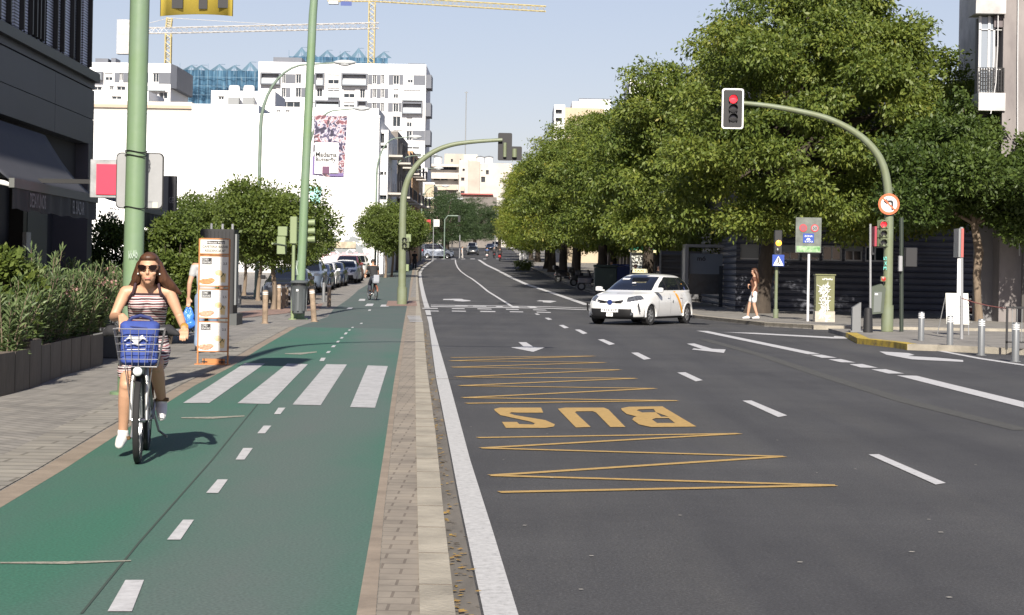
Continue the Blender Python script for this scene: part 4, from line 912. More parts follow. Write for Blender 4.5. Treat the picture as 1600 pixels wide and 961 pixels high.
mb = MB(); BX(mb, 1519, 1541, 32, 149, Yb - .95, Yb - .93); mb.build('pane', mat('hazy_pane', (.25, .28, .32), .15), cb)
mb = MB(); BX(mb, 1541, 1555.6, 31, 49, Yb - 1.1, Yb - .5); mb.build('panel', mat('brown_panel', (.13, .11, .115), .7), cb)
mb = MB(); BX(mb, 1524, 1556, 31, 149, Yb - .3, Yb - .05); BX(mb, 1557, 1760, -60, 500, Yb + .1, Yb + 1); BX(mb, 1524, 1556, 178, 500, Yb - .3, Yb - .05); BX(mb, 1524, 1556, -60, -4, Yb - .3, Yb - .05); mb.build('inner_wall', mat('mid_grey_wall', (.20, .195, .2), .8), cb)  # inner walls in one plain mid grey
mb = MB()
for i in range(11): x = 1513 + i * 4.0; BX(mb, x, x + 1.1, 112, 148, Yb - 1.28, Yb - 1.24)
for y in (111, 117, 123, 129, 135, 141, 147): BX(mb, 1513, 1555, y, y + 1.2, Yb - 1.24, Yb - 1.2)
mb.build('railing', M_BLK, cb)
mb = MB(); p = [at(x, y, Yb - 1.3) for x, y in ((1560, -10), (1559, 70), (1556, 130), (1551, 160), (1548, 178))]; mb.tube(p, .018, 6); p = [at(x, y, Yb - 1.3) for x, y in ((1591, -10), (1590, 100), (1590, 240), (1593, 400))]; mb.tube(p, .02, 6); mb.build('cable', M_FRAMEW, cb)
mb = MB(); BX(mb, 1594.5, 1760, 241, 260, Yb - 1.3, Yb + 2); mb.build('shop_lintel', M_DK2, cb)
mb = MB(); BX(mb, 1576, 1593, 330, 500, Yb - 1.9, Yb - 1.8)
mb.build('perforated_shutter', mat('bronze_screen', (.05, .045, .04), .5), cb)

# --- tower cranes ---------------------------------------------------------------
M_CRY = mat('crane_yellow', (.55, .46, .22), .6); M_CRW = mat('crane_pale', (.55, .53, .5), .6)
def lattice(mb, p, q, w, n, r, up=Z3):
    p, q = Vector(p), Vector(q); d = (q - p).normalized(); u = Vector((1, 0, 0)) if abs(d.z) > .8 else Vector((0, 0, 1)); v = d.cross(u).normalized(); u = v.cross(d).normalized()
    C4 = [(u * a + v * b) * w / 2 for a, b in ((1, 1), (1, -1), (-1, -1), (-1, 1))]
    for c in C4: mb.cyl(p + c, q + c, r, 4)
    for i in range(n):
        a = p + (q - p) * i / n; b = p + (q - p) * (i + 1) / n
        for j in range(4):
            c, e = C4[j], C4[(j + 1) % 4]; mb.cyl(a + c, b + e, r * .6, 3) if i % 2 else mb.cyl(a + e, b + c, r * .6, 3)
def crane(Y, base, jib0, jib1, top, cab, label, mats, wd=1.8):
    x, yb, yt = base; A = at(x, yb, Y); zt = at(x, yt, Y).z; t = thing('tower_crane', (A.x, Y, gz(Y)), label, 'crane')
    mb = MB(); lattice(mb, (A.x, Y, gz(Y)), (A.x, Y, zt), wd, 50, .13); mb.build('mast', mats[0], t)
    p = at(*jib0, Y); q = at(*jib1, Y); j0 = at(x, yt, Y)
    mb = MB(); lattice(mb, (A.x, Y, zt + .8), (q.x, Y, q.z), 1.3, 40, .09); mb.build('jib', mats[1], t)
    mb = MB(); lattice(mb, (A.x, Y, zt + .8), (p.x, Y, p.z), 1.3, 12, .09); mb.build('counter_jib', mats[1], t)
    if cab: mb = MB(); mb.box(p.x, p.x + 5.5, Y - 1, Y + 1, p.z - 5.5, p.z + 2.5); mb.box(p.x + 5.52, p.x + 7, Y - 1, Y + 1, p.z - 4, p.z + 1.5); mb.build('counterweight', mat('pale_concrete', (.5, .49, .48), .85), t)
    if top: T = at(*top, Y); mb = MB(); lattice(mb, (A.x, Y, zt + 1.5), (T.x, Y, T.z), 1.2, 8, .1); mb.build('apex', mats[0], t); mb = MB(); mb.cyl(T, (p.x + 3, Y, p.z + .7), .06, 4); mb.cyl(T, (A.x + (q.x - A.x) * .55, Y, zt + (q.z - zt) * .55 + 1), .06, 4); mb.build('stay_cables', mats[1], t)
    return t, A, zt
t, A, zt = crane(450, (262.5, 98, 53), (184, 48), (592, 40), (265, 28), True, 'pale tower crane on the left with a white counterweight and long jib', (M_CRY, M_CRW), 1.3)
t, A, zt = crane(480, (580, 90, 3), (512, -2), (853, 14), None, False, 'yellow tower crane in the centre whose jib crosses the top edge', (M_CRY, M_CRY), 1.5)
p = at(533, 3, 480); q = at(550, 10, 480); mb = MB(); mb.box(p.x, q.x, 478.9, 479, q.z, p.z); mb.build('sign_board', mat('navy_sign', (.05, .08, .25), .6), t)
p = at(514, 2, 480); q = at(529, 7, 480); mb = MB(); mb.box(p.x, q.x, 478.9, 480.5, q.z, p.z); mb.build('counterweight', M_CRW, t)
# ------------------------------------------------------------------ foliage
LF_BIG = leafmat('broad_tree_leaves', [(.030, .055, .014), (.072, .110, .024), (.13, .172, .034), (.205, .24, .048), (.31, .255, .055)], .36)
LF_YEL = leafmat('yellowing_leaves', [(.055, .09, .018), (.105, .15, .026), (.16, .205, .032), (.22, .235, .04), (.32, .24, .048)], .4)
LF_OR = leafmat('orange_tree_leaves', [(.04, .068, .016), (.075, .11, .024), (.12, .16, .034), (.17, .21, .045)], .33)
LF_DK = leafmat('dark_glossy_leaves', [(.02, .042, .01), (.045, .075, .016), (.085, .125, .026), (.15, .20, .045)], .3)
LF_OL = leafmat('oleander_leaves', [(.05, .08, .03), (.085, .13, .05), (.13, .18, .075), (.19, .24, .11)], .28)
LF_FAR = leafmat('far_leaves', [(.025, .045, .018), (.04, .068, .024), (.06, .09, .03)], .25)
M_BARK = mat('dark_bark', (.055, .043, .033), .95, var=.4, scale=6, bump=.8, bscale=18, stretch=(1, 1, .25))
M_BARKL = mat('pale_bark', (.19, .145, .105), .95, var=.35, scale=6, bump=.6, bscale=18, stretch=(1, 1, .3))
M_FLOW = leafmat('pink_blossom', [(.45, .22, .22), (.6, .40, .36)], .4)

def leaves(name, blobs, n, ls, rng, parent, m, aspect=2.2, droop=.5, shell=.62, clump=0, jitter=.25, off=(0, 0, 0), edge=.0):
    """n leaf faces scattered through the outer volume of the blobs (x, y, z, rx, ry, rz)"""
    B = np.array(blobs, float); w_ = (B[:, 3] * B[:, 4] + B[:, 4] * B[:, 5] + B[:, 3] * B[:, 5]); bt = rng.random(len(B)); w_ = w_ * (.45 + .8 * rng.random(len(B))); w_ /= w_.sum()
    nc = n if not clump else max(1, n // clump)
    idx = rng.choice(len(B), nc, p=w_); d = rng.normal(size=(nc, 3)); d /= np.linalg.norm(d, axis=1)[:, None]
    r = (shell + (1.06 - shell) * rng.random(nc) ** .6)
    P = B[idx, :3] + d * B[idx, 3:6] * r[:, None]
    rn = .55 * rng.random(nc) + .45 * bt[idx]
    if clump:
        P = np.repeat(P, clump, 0) + rng.normal(size=(nc * clump, 3)) * (np.array([1.25, 1.25, .5]) * jitter); d = np.repeat(d, clump, 0); rn = np.repeat(rn, clump) * .62 + rng.random(nc * clump) * .38
    N = len(P)
    a = d * .9 + rng.normal(size=(N, 3)) * .75; a[:, 2] -= droop; a /= np.linalg.norm(a, axis=1)[:, None]          # leaf direction
    nn = rng.normal(size=(N, 3)) * .7 + d * .5; nn[:, 2] += .6
    b = np.cross(a, nn); b /= np.linalg.norm(b, axis=1)[:, None] + 1e-9
    s = ls * (.6 + .8 * rng.random(N))[:, None]; wd = s / aspect
    V = np.stack([P, P + a * s * .5 + b * wd * .5, P + a * s, P + a * s * .5 - b * wd * .5], 1).reshape(-1, 3)
    o = wloc(parent) if parent is not None else Vector((0, 0, 0)); V = V + np.array(off) - np.array([o.x, o.y, o.z])
    me = bpy.data.meshes.new(name); me.vertices.add(4 * N); me.vertices.foreach_set('co', V.ravel().astype(np.float32))
    me.loops.add(4 * N); me.loops.foreach_set('vertex_index', np.arange(4 * N, dtype=np.int32)); me.polygons.add(N); me.polygons.foreach_set('loop_start', np.arange(0, 4 * N, 4, dtype=np.int32))
    me.polygons.foreach_set('loop_total', np.full(N, 4, dtype=np.int32)) if bpy.app.version < (4, 2) else None
    at_ = me.attributes.new('rnd', 'FLOAT', 'FACE'); at_.data.foreach_set('value', np.clip(rn * .75 + rng.random(N) * .25, 0, 1).astype(np.float32))
    me.materials.append(m); me.update(); me.validate()
    return link(name, me, parent)
def trunk(name, parent, base, h, r0, r1, m, rng, lean=(0, 0), limbs=(), n=10, seg=7):
    mb = MB(); pts = []; rad = []
    for i in range(seg + 1):
        t = i / seg; pts.append(Vector(base) + Vector((lean[0] * t + .06 * math.sin(t * 5 + base[0]), lean[1] * t + .05 * math.cos(t * 4), h * t))); rad.append(r0 + (r1 - r0) * t + r0 * .55 * max(0, 1 - t * 7))
    mb.tube(pts, rad, n)
    top = pts[-1]
    for (tx, ty, tz, rr) in limbs:
        e = Vector((tx, ty, tz)); s = pts[max(2, int(seg * (.75 + .2 * rng.random())))]
        mid = s.lerp(e, .45) + Vector((rng.normal() * .15, rng.normal() * .15, .12 * (e - s).length))
        mb.tube([s, s.lerp(mid, .5) + Vector((0, 0, .05)), mid, mid.lerp(e, .55) + Vector((rng.normal() * .1, rng.normal() * .1, 0)), e], [rr, rr * .85, rr * .65, rr * .4, rr * .15], 7)
    return mb.build(name, m, parent, True)
def crown_blobs(rng, c, R, H, n, r0, r1, flat=.75, low=0., dome=True):
    out = []
    for i in range(n):
        a = rng.random() * 2 * math.pi; q = math.sqrt((i + .5) / n); z = rng.random()
        rad = R * q; hz = c[2] + H * (z * (1 - .55 * q * q) + low * q * q * (1 - z)) if dome else c[2] + H * z
        s = r0 + (r1 - r0) * rng.random()
        out.append((c[0] + rad * math.cos(a), c[1] + rad * math.sin(a), hz, s, s, s * flat))
    return out

def big_tree_proto(seed, R, base_z, H, nleaf, m, label, cat='tree', group=None, cx=0.):
    rng = np.random.default_rng(seed); t = thing('street_tree', (0, 0, 0), label, cat, group)
    bl = []; levels = 9
    for i in range(levels):
        f = i / (levels - 1); z = base_z + H * f; rr = R * math.sqrt(max(.05, 1 - (abs(f - .32) / .72) ** 2.0)); k = max(3, int(rr * 3.3))
        for j in range(k):
            a = 2 * math.pi * (j + rng.random() * .8) / k; q = rr * (.5 + .55 * rng.random()); s = .45 + .6 * rng.random() ** 1.3
            bl.append((cx + q * math.cos(a), q * math.sin(a), z + rng.normal() * .25, s * 1.25, s * 1.25, s * .72))
    lim = [(b[0] * .75, b[1] * .75, b[2] - .2, .13 + .05 * rng.random()) for b in bl[::5]]
    trunk('trunk', t, (0, 0, -.1), base_z + H * .35, .36, .2, M_BARK, rng, (.1 + cx * .35, .1), lim)
    leaves('crown', bl, nleaf, .17, rng, t, m, aspect=2.2, droop=.5, shell=.35, clump=22, jitter=.19)
    return t
def bushy_proto(seed, R, zc, H, n, ls, m, bark, trunk_h, label, group=None, name='orange_tree', r=.09, clump=5, lean=(0, 0), jit=.09):
    rng = np.random.default_rng(seed); t = thing(name, (0, 0, 0), label, 'tree', group); bl = []
    for i in range(34):
        d = rng.normal(size=3); d /= np.linalg.norm(d); d[2] = d[2] * .9; s = R * (.26 + .16 * rng.random()); q = .72 + .14 * rng.random()
        bl.append((d[0] * R * q, d[1] * R * q, zc + d[2] * H * .5 * q, s, s, s * .8))
    trunk('trunk', t, (0, 0, -.1), trunk_h, r, r * .7, bark, rng, lean, [(b[0] * .8, b[1] * .8, b[2], r * .4) for b in bl[::5]], 9)
    leaves('crown', bl, n, ls, rng, t, m, aspect=1.9, droop=.2, shell=.45, clump=clump, jitter=jit)
    return t
# big broad trees along the right pavement
def gat(px, py, dz=SW): return G(px, py, dz)
protoA = big_tree_proto(11, 5.5, 3.7, 8.0, 190000, LF_BIG, 'largest broad street tree, over the girl in white shorts', cx=2.2)
p = Vector((9.15, 71.5, SW)); protoA.location = p
protoB = big_tree_proto(23, 5.0, 3.4, 7.0, 120000, LF_BIG, 'broad street tree over the glass shelter, second from the right')
protoC = big_tree_proto(37, 4.5, 3.0, 7.6, 80000, LF_YEL, 'yellowing street tree behind the traffic signals over the avenue')
protoB.scale = (1.06, 1.06, 1.1); protoB.location = (9.5, 86, SW); protoC.location = (6.6, 128, SW + gz(128))
for i, (src, x, y, sc, rz, lab) in enumerate([(protoB, 7.3, 103, .98, 1.2, 'dark broad tree standing above the kiosk with the green roof'), (protoB, 5.6, 117, .95, 2.6, 'broad street tree over the parked motorbikes'),
        (protoC, 4.7, 141, 1.05, .8, 'yellow green tree whose crown hides the far right roofs'), (protoC, 4.2, 155, 1.0, 2.1, 'tree with thick crown, third of the distant right hand row'),
        (protoC, 3.6, 170, .98, 3.3, 'tree in the distant right row just before the white kiosk panel'), (protoC, 3.4, 186, .95, 4.4, 'smaller looking tree at the near corner of the far junction'),
        (protoC, 3.0, 232, .95, 5.2, 'tree just beyond the far junction on the right'), (protoC, 2.4, 255, .95, .3, 'pale crowned tree further beyond the far junction'), (protoB, 2.6, 290, .9, 1.7, 'dark tree behind the stopped cars on the right'), (protoB, 2.5, 330, .9, 2.7, 'far dark tree over the white van'),
        (protoB, 15.5, 92, 1.05, 4.0, 'broad tree behind the shed roof, at the back of the row')]):
    copy_tree(src, (x, y, SW + gz(y)), rz, lab, None, sc)
# dark trees far down the avenue on the left and at its end
pf = big_tree_proto(51, 4.6, 2.6, 5.6, 26000, LF_FAR, 'dark far tree beside the white banner on the left'); pf.location = (-9.5, 262, gz(262) + SW)
k = 0
for x, y, s, lab in ((-12.5, 285, 1.05, 'far tree behind the grey van'), (-10.5, 310, 1.1, 'far tree on the left behind the dark oncoming car'), (-12, 345, 1.2, 'far tree under the beige end building, left part'), (-7.5, 385, 1.2, 'far tree in front of the pale truck'), (-14, 400, 1.3, 'far tree below the red canopy edge'),
              (-3, 430, 1.2, 'far tree closing the view in the middle of the avenue'), (3, 450, 1.2, 'far tree closing the view right of the middle'), (-9, 460, 1.2, 'far tree at the end, left of the middle'), (8, 470, 1.3, 'far tree at the end on the right side')):
    copy_tree(pf, (x, y, gz(y)), k * 1.3, lab, None, s); k += 1
# orange trees on the left pavement
ot = bushy_proto(7, 1.95, 3.05, 3.1, 26000, .12, LF_OR, M_BARKL, 2.1, 'round orange tree directly left of the green signal post', None)
def onp(px, py): g = G(px, py, BK); return g
g = onp(426, 484); ot.location = g
for px, py, s, rz, lab in ((382, 462, 1.0, 1.1, 'orange tree behind the black post block, left of the lamp post'), (405, 470, .98, 2.2, 'orange tree standing between two others beside the dark parked car'), (340, 468, 1.0, 3.0, 'orange tree behind the advertising stand'),
                       (462, 462, .8, 4.0, 'small orange tree right behind the green poles'), (300, 460, 1.0, 5.0, 'orange tree furthest left, behind the hedge bush'),
                       (602, 434, 1.0, .5, 'orange tree above the man cycling away'), (613, 433, 1.05, 1.5, 'orange tree just right of the cycling man'), (622, 422, 1.0, 2.5, 'orange tree behind the signal gantry on the left pavement'), (632, 418, 1.0, 3.5, 'orange tree before the red banner'),
                       (590, 424, 1.0, 4.5, 'orange tree at the end of the parked cars'), (640, 414, 1.0, 5.5, 'last orange tree before the far junction'), (628, 411, 1.0, .9, 'orange tree behind the last ones, partly hidden')):
    copy_tree(ot, onp(px, py), rz, lab, None, (s, s, s * (1.18 if px > 580 else 1.04)))
# ficus with upright shoots on the right
def ficus():
    rng = np.random.default_rng(77); b = G(1530, 502, SW); t = thing('ficus_tree', b, 'dark glossy ficus tree with upright shoots at the right edge', 'tree'); bl = []
    S = b.y / F
    pts = [(1440, 300, 50), (1480, 260, 45), (1520, 260, 45), (1570, 280, 45), (1600, 300, 45), (1420, 250, 30), (1450, 210, 30), (1495, 300, 45), (1540, 320, 40), (1590, 330, 40), (1410, 310, 30), (1640, 300, 50), (1500, 210, 30), (1420, 340, 22), (1468, 330, 25),
           (1473, 190, 14), (1475, 172, 8), (1505, 180, 14), (1504, 160, 9), (1500, 140, 6), (1545, 205, 14), (1555, 190, 8), (1530, 225, 22), (1580, 240, 18), (1390, 240, 15), (1560, 345, 25), (1430, 285, 40), (1600, 260, 20), (1620, 240, 40), (1660, 280, 50), (1590, 350, 35), (1640, 350, 40), (1550, 300, 45), (1700, 260, 50)]
    for (x, y, r) in pts:
        for k in range(3 if r > 20 else 1):
            p = at(x + rng.normal() * r * .3, y + rng.normal() * r * .25, b.y + rng.normal() * (1.6 if r > 20 else .4)); rr = r * S * .95; bl.append((p.x, p.y, p.z, rr, rr, rr * (.8 if r > 15 else 1.5)))
    mb = MB(); q = [Vector(b) + Vector((0, 0, -.1))] + [at(x, y, b.y) for x, y in ((1528, 470), (1526, 430), (1530, 395), (1522, 350), (1515, 300))]
    mb.tube(q, [.16, .12, .13, .15, .12, .08], 10)
    for (x, y) in ((1450, 290), (1490, 240), (1570, 280), (1600, 300), (1475, 190), (1504, 150)): e = at(x, y, b.y + rng.normal()); mb.tube([q[4], q[4].lerp(e, .5) + Vector((0, 0, -.2)), e], [.07, .05, .02], 6)
    mb.build('trunk', M_BARKL, t, True)
    leaves('crown', bl, 135000, .15, rng, t, LF_DK, aspect=2.0, droop=.15, shell=.4, clump=6, jitter=.12)
ficus()
# hedge bushes behind the cyclist
def bush(px, py, R, H, n, m, label, seed, ls=.075, name='hedge_bush', cat='bush', zc=None, Y=None):
    rng = np.random.default_rng(seed); g = G(px, py, BK) if Y is None else at(px, 400, Y); g.z = BK; t = thing(name, g, label, cat); bl = []
    for i in range(40):
        d = rng.normal(size=3); d /= np.linalg.norm(d); s = R * .3 * (.7 + .5 * rng.random()); bl.append((g.x + d[0] * R * .78, g.y + d[1] * R * .78, BK + H * .52 + d[2] * H * .36, s, s, s))
    leaves('foliage', bl, n, ls, rng, t, m, aspect=1.9, droop=.0, shell=.3, clump=5, jitter=.05)
    mb = MB()
    for i in range(7): a = i * .9; mb.tube([g, g + Vector((R * .3 * math.cos(a), R * .3 * math.sin(a), H * .4)), g + Vector((R * .55 * math.cos(a), R * .55 * math.sin(a), H * .75))], [.035, .025, .01], 6)
    mb.build('stems', M_BARK, t); return t
bush(268, 480, .62, 2.55, 30000, LF_OR, 'tall leafy bush lit by the sun just behind the cycling woman', 3, Y=36)
bush(238, 480, .6, 2.2, 20000, LF_OR, 'leafy bush directly behind the woman in sunglasses', 4, Y=37)
bush(292, 480, .5, 2.1, 16000, LF_OR, 'leafy bush between the woman and the man with the blue bag', 14, Y=38)
bush(180, 480, .75, 2.6, 22000, LF_DK, 'dark shaded bush under the second awning', 5, Y=40)
bush(-8, 560, .55, 1.75, 16000, LF_OR, 'bright leafy bush cut by the left edge of the picture', 6, Y=24, ls=.09)
# oleanders rising from the planters
def oleander(px, Y, H, R, n, label, seed, flowers=0):
    rng = np.random.default_rng(seed); g = at(px, 500, Y); g.z = .42 + BK; t = thing('oleander', g, label, 'plant'); mb = MB(); tips = []
    V = []; FA = []; rv = []
    for i in range(n):
        a = rng.random() * 2 * math.pi; q = R * math.sqrt(rng.random()); h = H * (.5 + .5 * rng.random()); tip = Vector((g.x + q * math.cos(a) * 1.2, g.y + q * math.sin(a) * 1.2, g.z + h)); bs = Vector((g.x + q * .35 * math.cos(a), g.y + q * .35 * math.sin(a), g.z - .1))
        mb.tube([bs, bs.lerp(tip, .5) + Vector((0, 0, .05)), tip], [.012, .008, .004], 5); tips.append(tip)
        for k in range(46):
            f = .12 + .88 * k / 45; c = bs.lerp(tip, f); ang = k * 2.4 + rng.random(); el = .35 + .7 * f + rng.normal() * .2; d = np.array([math.cos(ang) * math.cos(el), math.sin(ang) * math.cos(el), math.sin(el)]); L = .10 + .07 * rng.random()
            s = np.cross(d, rng.normal(size=3)); s /= np.linalg.norm(s); c = np.array(c); b0 = len(V); m_ = c + d * L * .5 + np.array([0, 0, .006]); e_ = c + d * L - np.array([0, 0, .012 + .02 * rng.random()])
            V += [c, m_ + s * L * .085, e_, m_ - s * L * .085]; FA.append((b0, b0 + 1, b0 + 2, b0 + 3)); rv.append(rng.random())
    mb.build('stems', M_BARKL, t)
    me = bpy.data.meshes.new('leaves'); o = wloc(t); me.from_pydata([(v[0] - o.x, v[1] - o.y, v[2] - o.z) for v in V], [], FA); a_ = me.attributes.new('rnd', 'FLOAT', 'FACE'); a_.data.foreach_set('value', rv); me.materials.append(LF_OL); link('leaves', me, t)
    if flowers:
        leaves('flowers', [(tp.x, tp.y, tp.z - .05, .09, .09, .06) for tp in tips[:flowers]], flowers * 26, .035, rng, t, M_FLOW, aspect=1.1, droop=0, shell=.1)['kind'] = 'stuff'
    return t
ol = [(8, 22.5, .75, .38, 34, 'low broad leaved shrub in the planter nearest the left edge', 0), (36, 24, .85, .3, 30, 'oleander in the planter below the awning lettering', 0), (62, 25, 1.25, .26, 26, 'tallest oleander, with thin upright shoots under the awning', 0),
      (84, 26, .95, .3, 34, 'oleander with pale dry flowers in mid planter', 6), (103, 27, .95, .3, 34, 'dense oleander right of the tallest one', 0), (124, 28, 1.1, .28, 30, 'oleander shoots near the building corner', 4),
      (140, 29, .85, .34, 40, 'pink flowering oleander at the end of the planter row', 12), (160, 30.5, 1.05, .3, 34, 'oleander beyond the planters, left of the cyclist', 3), (184, 31.5, .95, .32, 34, 'oleander partly hidden by the cyclist shoulder', 0)]
for i, (px, Y, H, R, n, lab, fl) in enumerate(ol): oleander(px, Y, H, R, n * 2, lab, 100 + i, fl)
# ------------------------------------------------------------------ street furniture
M_GPOLE = mat('green_pole_paint', (.15, .235, .115), .5, var=.22, scale=1.6, col2=(.165, .235, .165), bump=.15, detail=9)
M_OLIVE = mat('olive_pole_paint', (.145, .165, .085), .5, var=.3, scale=2.5, col2=(.17, .20, .14), detail=9)
M_LAMPG = mat('lamp_post_green', (.15, .20, .16), .45, var=.2, scale=2)
M_SIGNW = mat('sign_white', (.75, .75, .75), .5); M_SIGNB = mat('sign_blue', (.02, .06, .32), .45); M_SIGNR = mat('sign_red', (.55, .06, .03), .5)
M_ALU = mat('sign_back', (.30, .305, .315), .45, .2, var=.08, scale=4)
M_BLACK = mat('soft_black', (.018, .018, .02), .6)
M_CASE = mat('signal_case_green', (.13, .16, .08), .5); M_LAMPOFF = mat('dark_lens', (.03, .03, .032), .2)
M_RED = mat('lit_red', (.85, .02, .03), .4, emit=1.6); M_AMB = mat('lit_amber', (.95, .42, .03), .4, emit=1.5)
M_LENS = mat('lamp_bowl', (.62, .64, .66), .25)
def lamp_post(base, H, arm, label, side=1, r0=.095, lean=.0, m=None, rz=0., headz=0., hh=.1, group=None, band=False):
    t = thing('street_lamp', base, label, 'street lamp', group); m = m or M_LAMPG; B = Vector(base); mb = MB()
    ca, sa = math.cos(rz), math.sin(rz)
    pts = [B, B + Vector((lean * .3, 0, H * .3)), B + Vector((lean * .72, 0, H * .72))]; R = arm * .62
    for i in range(1, 10):
        a = math.pi / 2 * i / 9; q = R * (1 - math.cos(a)); pts.append(B + Vector((lean * .72 + side * q * ca, q * sa, H * .72 + (H * .28 - .1) * math.sin(a))))
    pts.append(B + Vector((lean * .72 + side * arm * ca, arm * sa, H)))
    n = len(pts); mb.tube(pts, [r0 * (1 - .62 * i / (n - 1)) for i in range(n)], 14); mb.build('post', m, t, True)
    mb = MB(); mb.cyl(B + Vector((0, 0, 0)), B + Vector((0, 0, .35)), r0 * 1.25, 16); mb.cyl(B + Vector((0, 0, 0)), B + Vector((0, 0, .03)), r0 * 2, 16); mb.build('base', m, t, True, )
    e = pts[-1] + Vector((side * .42 * ca, .42 * sa, .02)); mb = MB(); mb.ell(e, .52, .17, hh, 14, 8); mb.build('lamp_head', M_GREYM if hh < .08 else mat('pale_lamp_head', (.42, .44, .45), .4), t, True)
    mb = MB(); mb.ell(e - Vector((0, 0, hh * .5)), .30, .14, hh * .85, 12, 7); mb.build('bowl', M_LENS, t, True)
    return t, pts
# nearest green pole, behind the cyclist, with the round-cornered sign back and a yellow board
nb = at(203.5, 616, 22); nb.z = BK; t, pts = lamp_post(nb, 11.6, 4.2, 'thick green lamp post behind the cycling woman', lean=.08, r0=.118, m=M_GPOLE)
mb = MB()
for z in (at(0, 233.5, 22).z, at(0, 240, 22).z, at(0, 321, 22).z): c = nb + Vector((.02, 0, 0)); mb.tube([(c.x + .125 * math.cos(a), c.y + .125 * math.sin(a), z + .012 * math.sin(a * 2)) for a in np.linspace(0, 2 * math.pi, 17)], .006, 5)
mb.build('strap', M_BLK, t)
text('scrawl', 'kkAb', at(201, 404, 21.86), Vector((1, 0, .12)), Z3, .10, .09, mat('scratched_paint', (.4, .48, .42), .7), t)
def round_plate(mb, cx, cz, Y, hw, hh, r, th):
    P = []
    for q, (sx, sy) in enumerate(((1, 1), (-1, 1), (-1, -1), (1, -1))):
        for k in range(6): a = math.pi / 2 * (q + k / 5); P.append((sx * (hw - r) + r * math.cos(a), sy * (hh - r) + r * math.sin(a)))
    mb.prism(P, (cx, Y, cz), X3, Z3, Y3, th)
a = at(182, 238, 22.2); b = at(254.5, 327, 22.2); cx, cz = (a.x + b.x) / 2, (a.z + b.z) / 2
t = thing('traffic_sign', (cx, 22.2, cz), 'round cornered grey sign seen from behind, strapped to the thick green post', 'sign')
mb = MB(); round_plate(mb, cx, cz, 22.2, (b.x - a.x) / 2, (a.z - b.z) / 2, .055, .03); mb.build('rim', M_BLK, t)
mb = MB(); round_plate(mb, cx, cz, 22.19, (b.x - a.x) / 2 - .012, (a.z - b.z) / 2 - .012, .05, .008); mb.build('plate', M_ALU, t)
mb = MB(); p = at(238, 316, 22.18); q = at(246, 325, 22.18); mb.box(p.x, q.x, 22.185, 22.188, q.z, p.z); mb.build('sticker', mat('pale_sticker', (.5, .5, .42), .6), t)
text('sticker_lettering', 'AIMPE', (at(230, 314, 22.18).x, 22.186, at(230, 316, 22.18).z), X3, Z3, .06, .015, M_GREYM, t)
# yellow curved board with dark squares
t = thing('yellow_signboard', at(307, 10, 22), 'curved yellow and white board with black squares cut by the top edge', 'sign'); mb = MB(); k = 14; vs = []
for i in range(k + 1):
    f = i / k; px = 250 + 114 * f; bow = (1 - (2 * f - 1) ** 2); p = at(px, 25.5 - 6 * bow, 22); vs += [(p.x, 22 + .16 * bow, p.z), (p.x, 22 + .16 * bow, p.z + 1.75)]
mb.add(vs, [(2 * i, 2 * i + 2, 2 * i + 3, 2 * i + 1) for i in range(k)]); o = mb.build('board', mat('yellow_board', (.72, .55, .10), .4), t, True); o.modifiers.new('s', 'SOLIDIFY').thickness = .02
mb = MB(); vs = []
for i in range(7): f = .36 + i * .03; bow = (1 - (2 * f - 1) ** 2); p = at(250 + 114 * f, 19, 22); vs += [(p.x, 21.985 + .16 * bow, at(300, 19.5, 22).z), (p.x, 21.985 + .16 * bow, at(300, 20, 22).z + 1.65)]
mb.add(vs, [(2 * i, 2 * i + 2, 2 * i + 3, 2 * i + 1) for i in range(6)]); mb.build('white_stripe', M_SIGNW, t)
for px0, px1 in ((267, 284), (308, 321.5), (340, 357)):
    f = ((px0 + px1) / 2 - 250) / 114; bow = (1 - (2 * f - 1) ** 2); p = at(px0, 12, 22); q = at(px1, 12, 22); mb = MB(); mb.box(p.x, q.x, 21.955 + .16 * bow - .01, 21.975 + .16 * bow - .0, q.z, q.z + .5); mb.build('black_square', M_BLACK, t)
mb = MB(); p = at(250, 0, 22); mb.cyl((nb.x + .1, 22.03, p.z + .5), (p.x + .3, 22.06, p.z + .5), .02, 6); mb.build('bracket', M_GALV, t)
# lamp posts
b1 = G(467, 499, BK); t, pts = lamp_post(b1, 12.0, 3.8, 'slim green lamp post leaning right behind the litter bin', lean=.34, r0=.13, m=M_GPOLE)
text('scrawl', 'K/K', at(457, 430, b1.y - .14), Vector((1, 0, 0)), Z3, .16, .42, mat('scratched_paint', (.4, .48, .42), .7), t)
b2 = at(400, 470, 86); b2.z = gz(86) + BK; lamp_post(b2, 10.6 - .02, 3.3, 'arched street lamp left of the orange trees, in front of the blank wall', lean=.1, r0=.09, hh=.12)
b3 = at(477, 450, 110); b3.z = gz(110) + BK; lamp_post(b3, at(560, 170, 110).z - b3.z, 2.6, 'arched street lamp half hidden by the slim green post, carrying the opera banner', lean=.05, hh=.12); lampX = b3
for px, ap, hd, Y, lab in ((586, 213, 655, 143, 'arched street lamp at the corner of the blank wall'), (607, 241, 680, 166, 'arched street lamp over the left house fronts'), (629, 262, 690, 190, 'fourth arched lamp in the receding left row'), (657, 290, 700, 225, 'small distant arched lamp before the cream house ends'), (694, 310, 722, 300, 'tiny far lamp post beside the far trees')):
    b = at(px, 420, Y); b.z = gz(Y) + BK; h = at(px, ap, Y).z - b.z; arm = (hd - px) * Y / F; lamp_post(b, h, max(1.6, arm - .9), lab, r0=.085, hh=.14)
b = at(1010, 440, 112); b.z = gz(112) + SW; lamp_post(b, at(925, 205, 112).z - b.z, 2.4, 'street lamp head poking out of the right hand trees', side=-1, hh=.11)
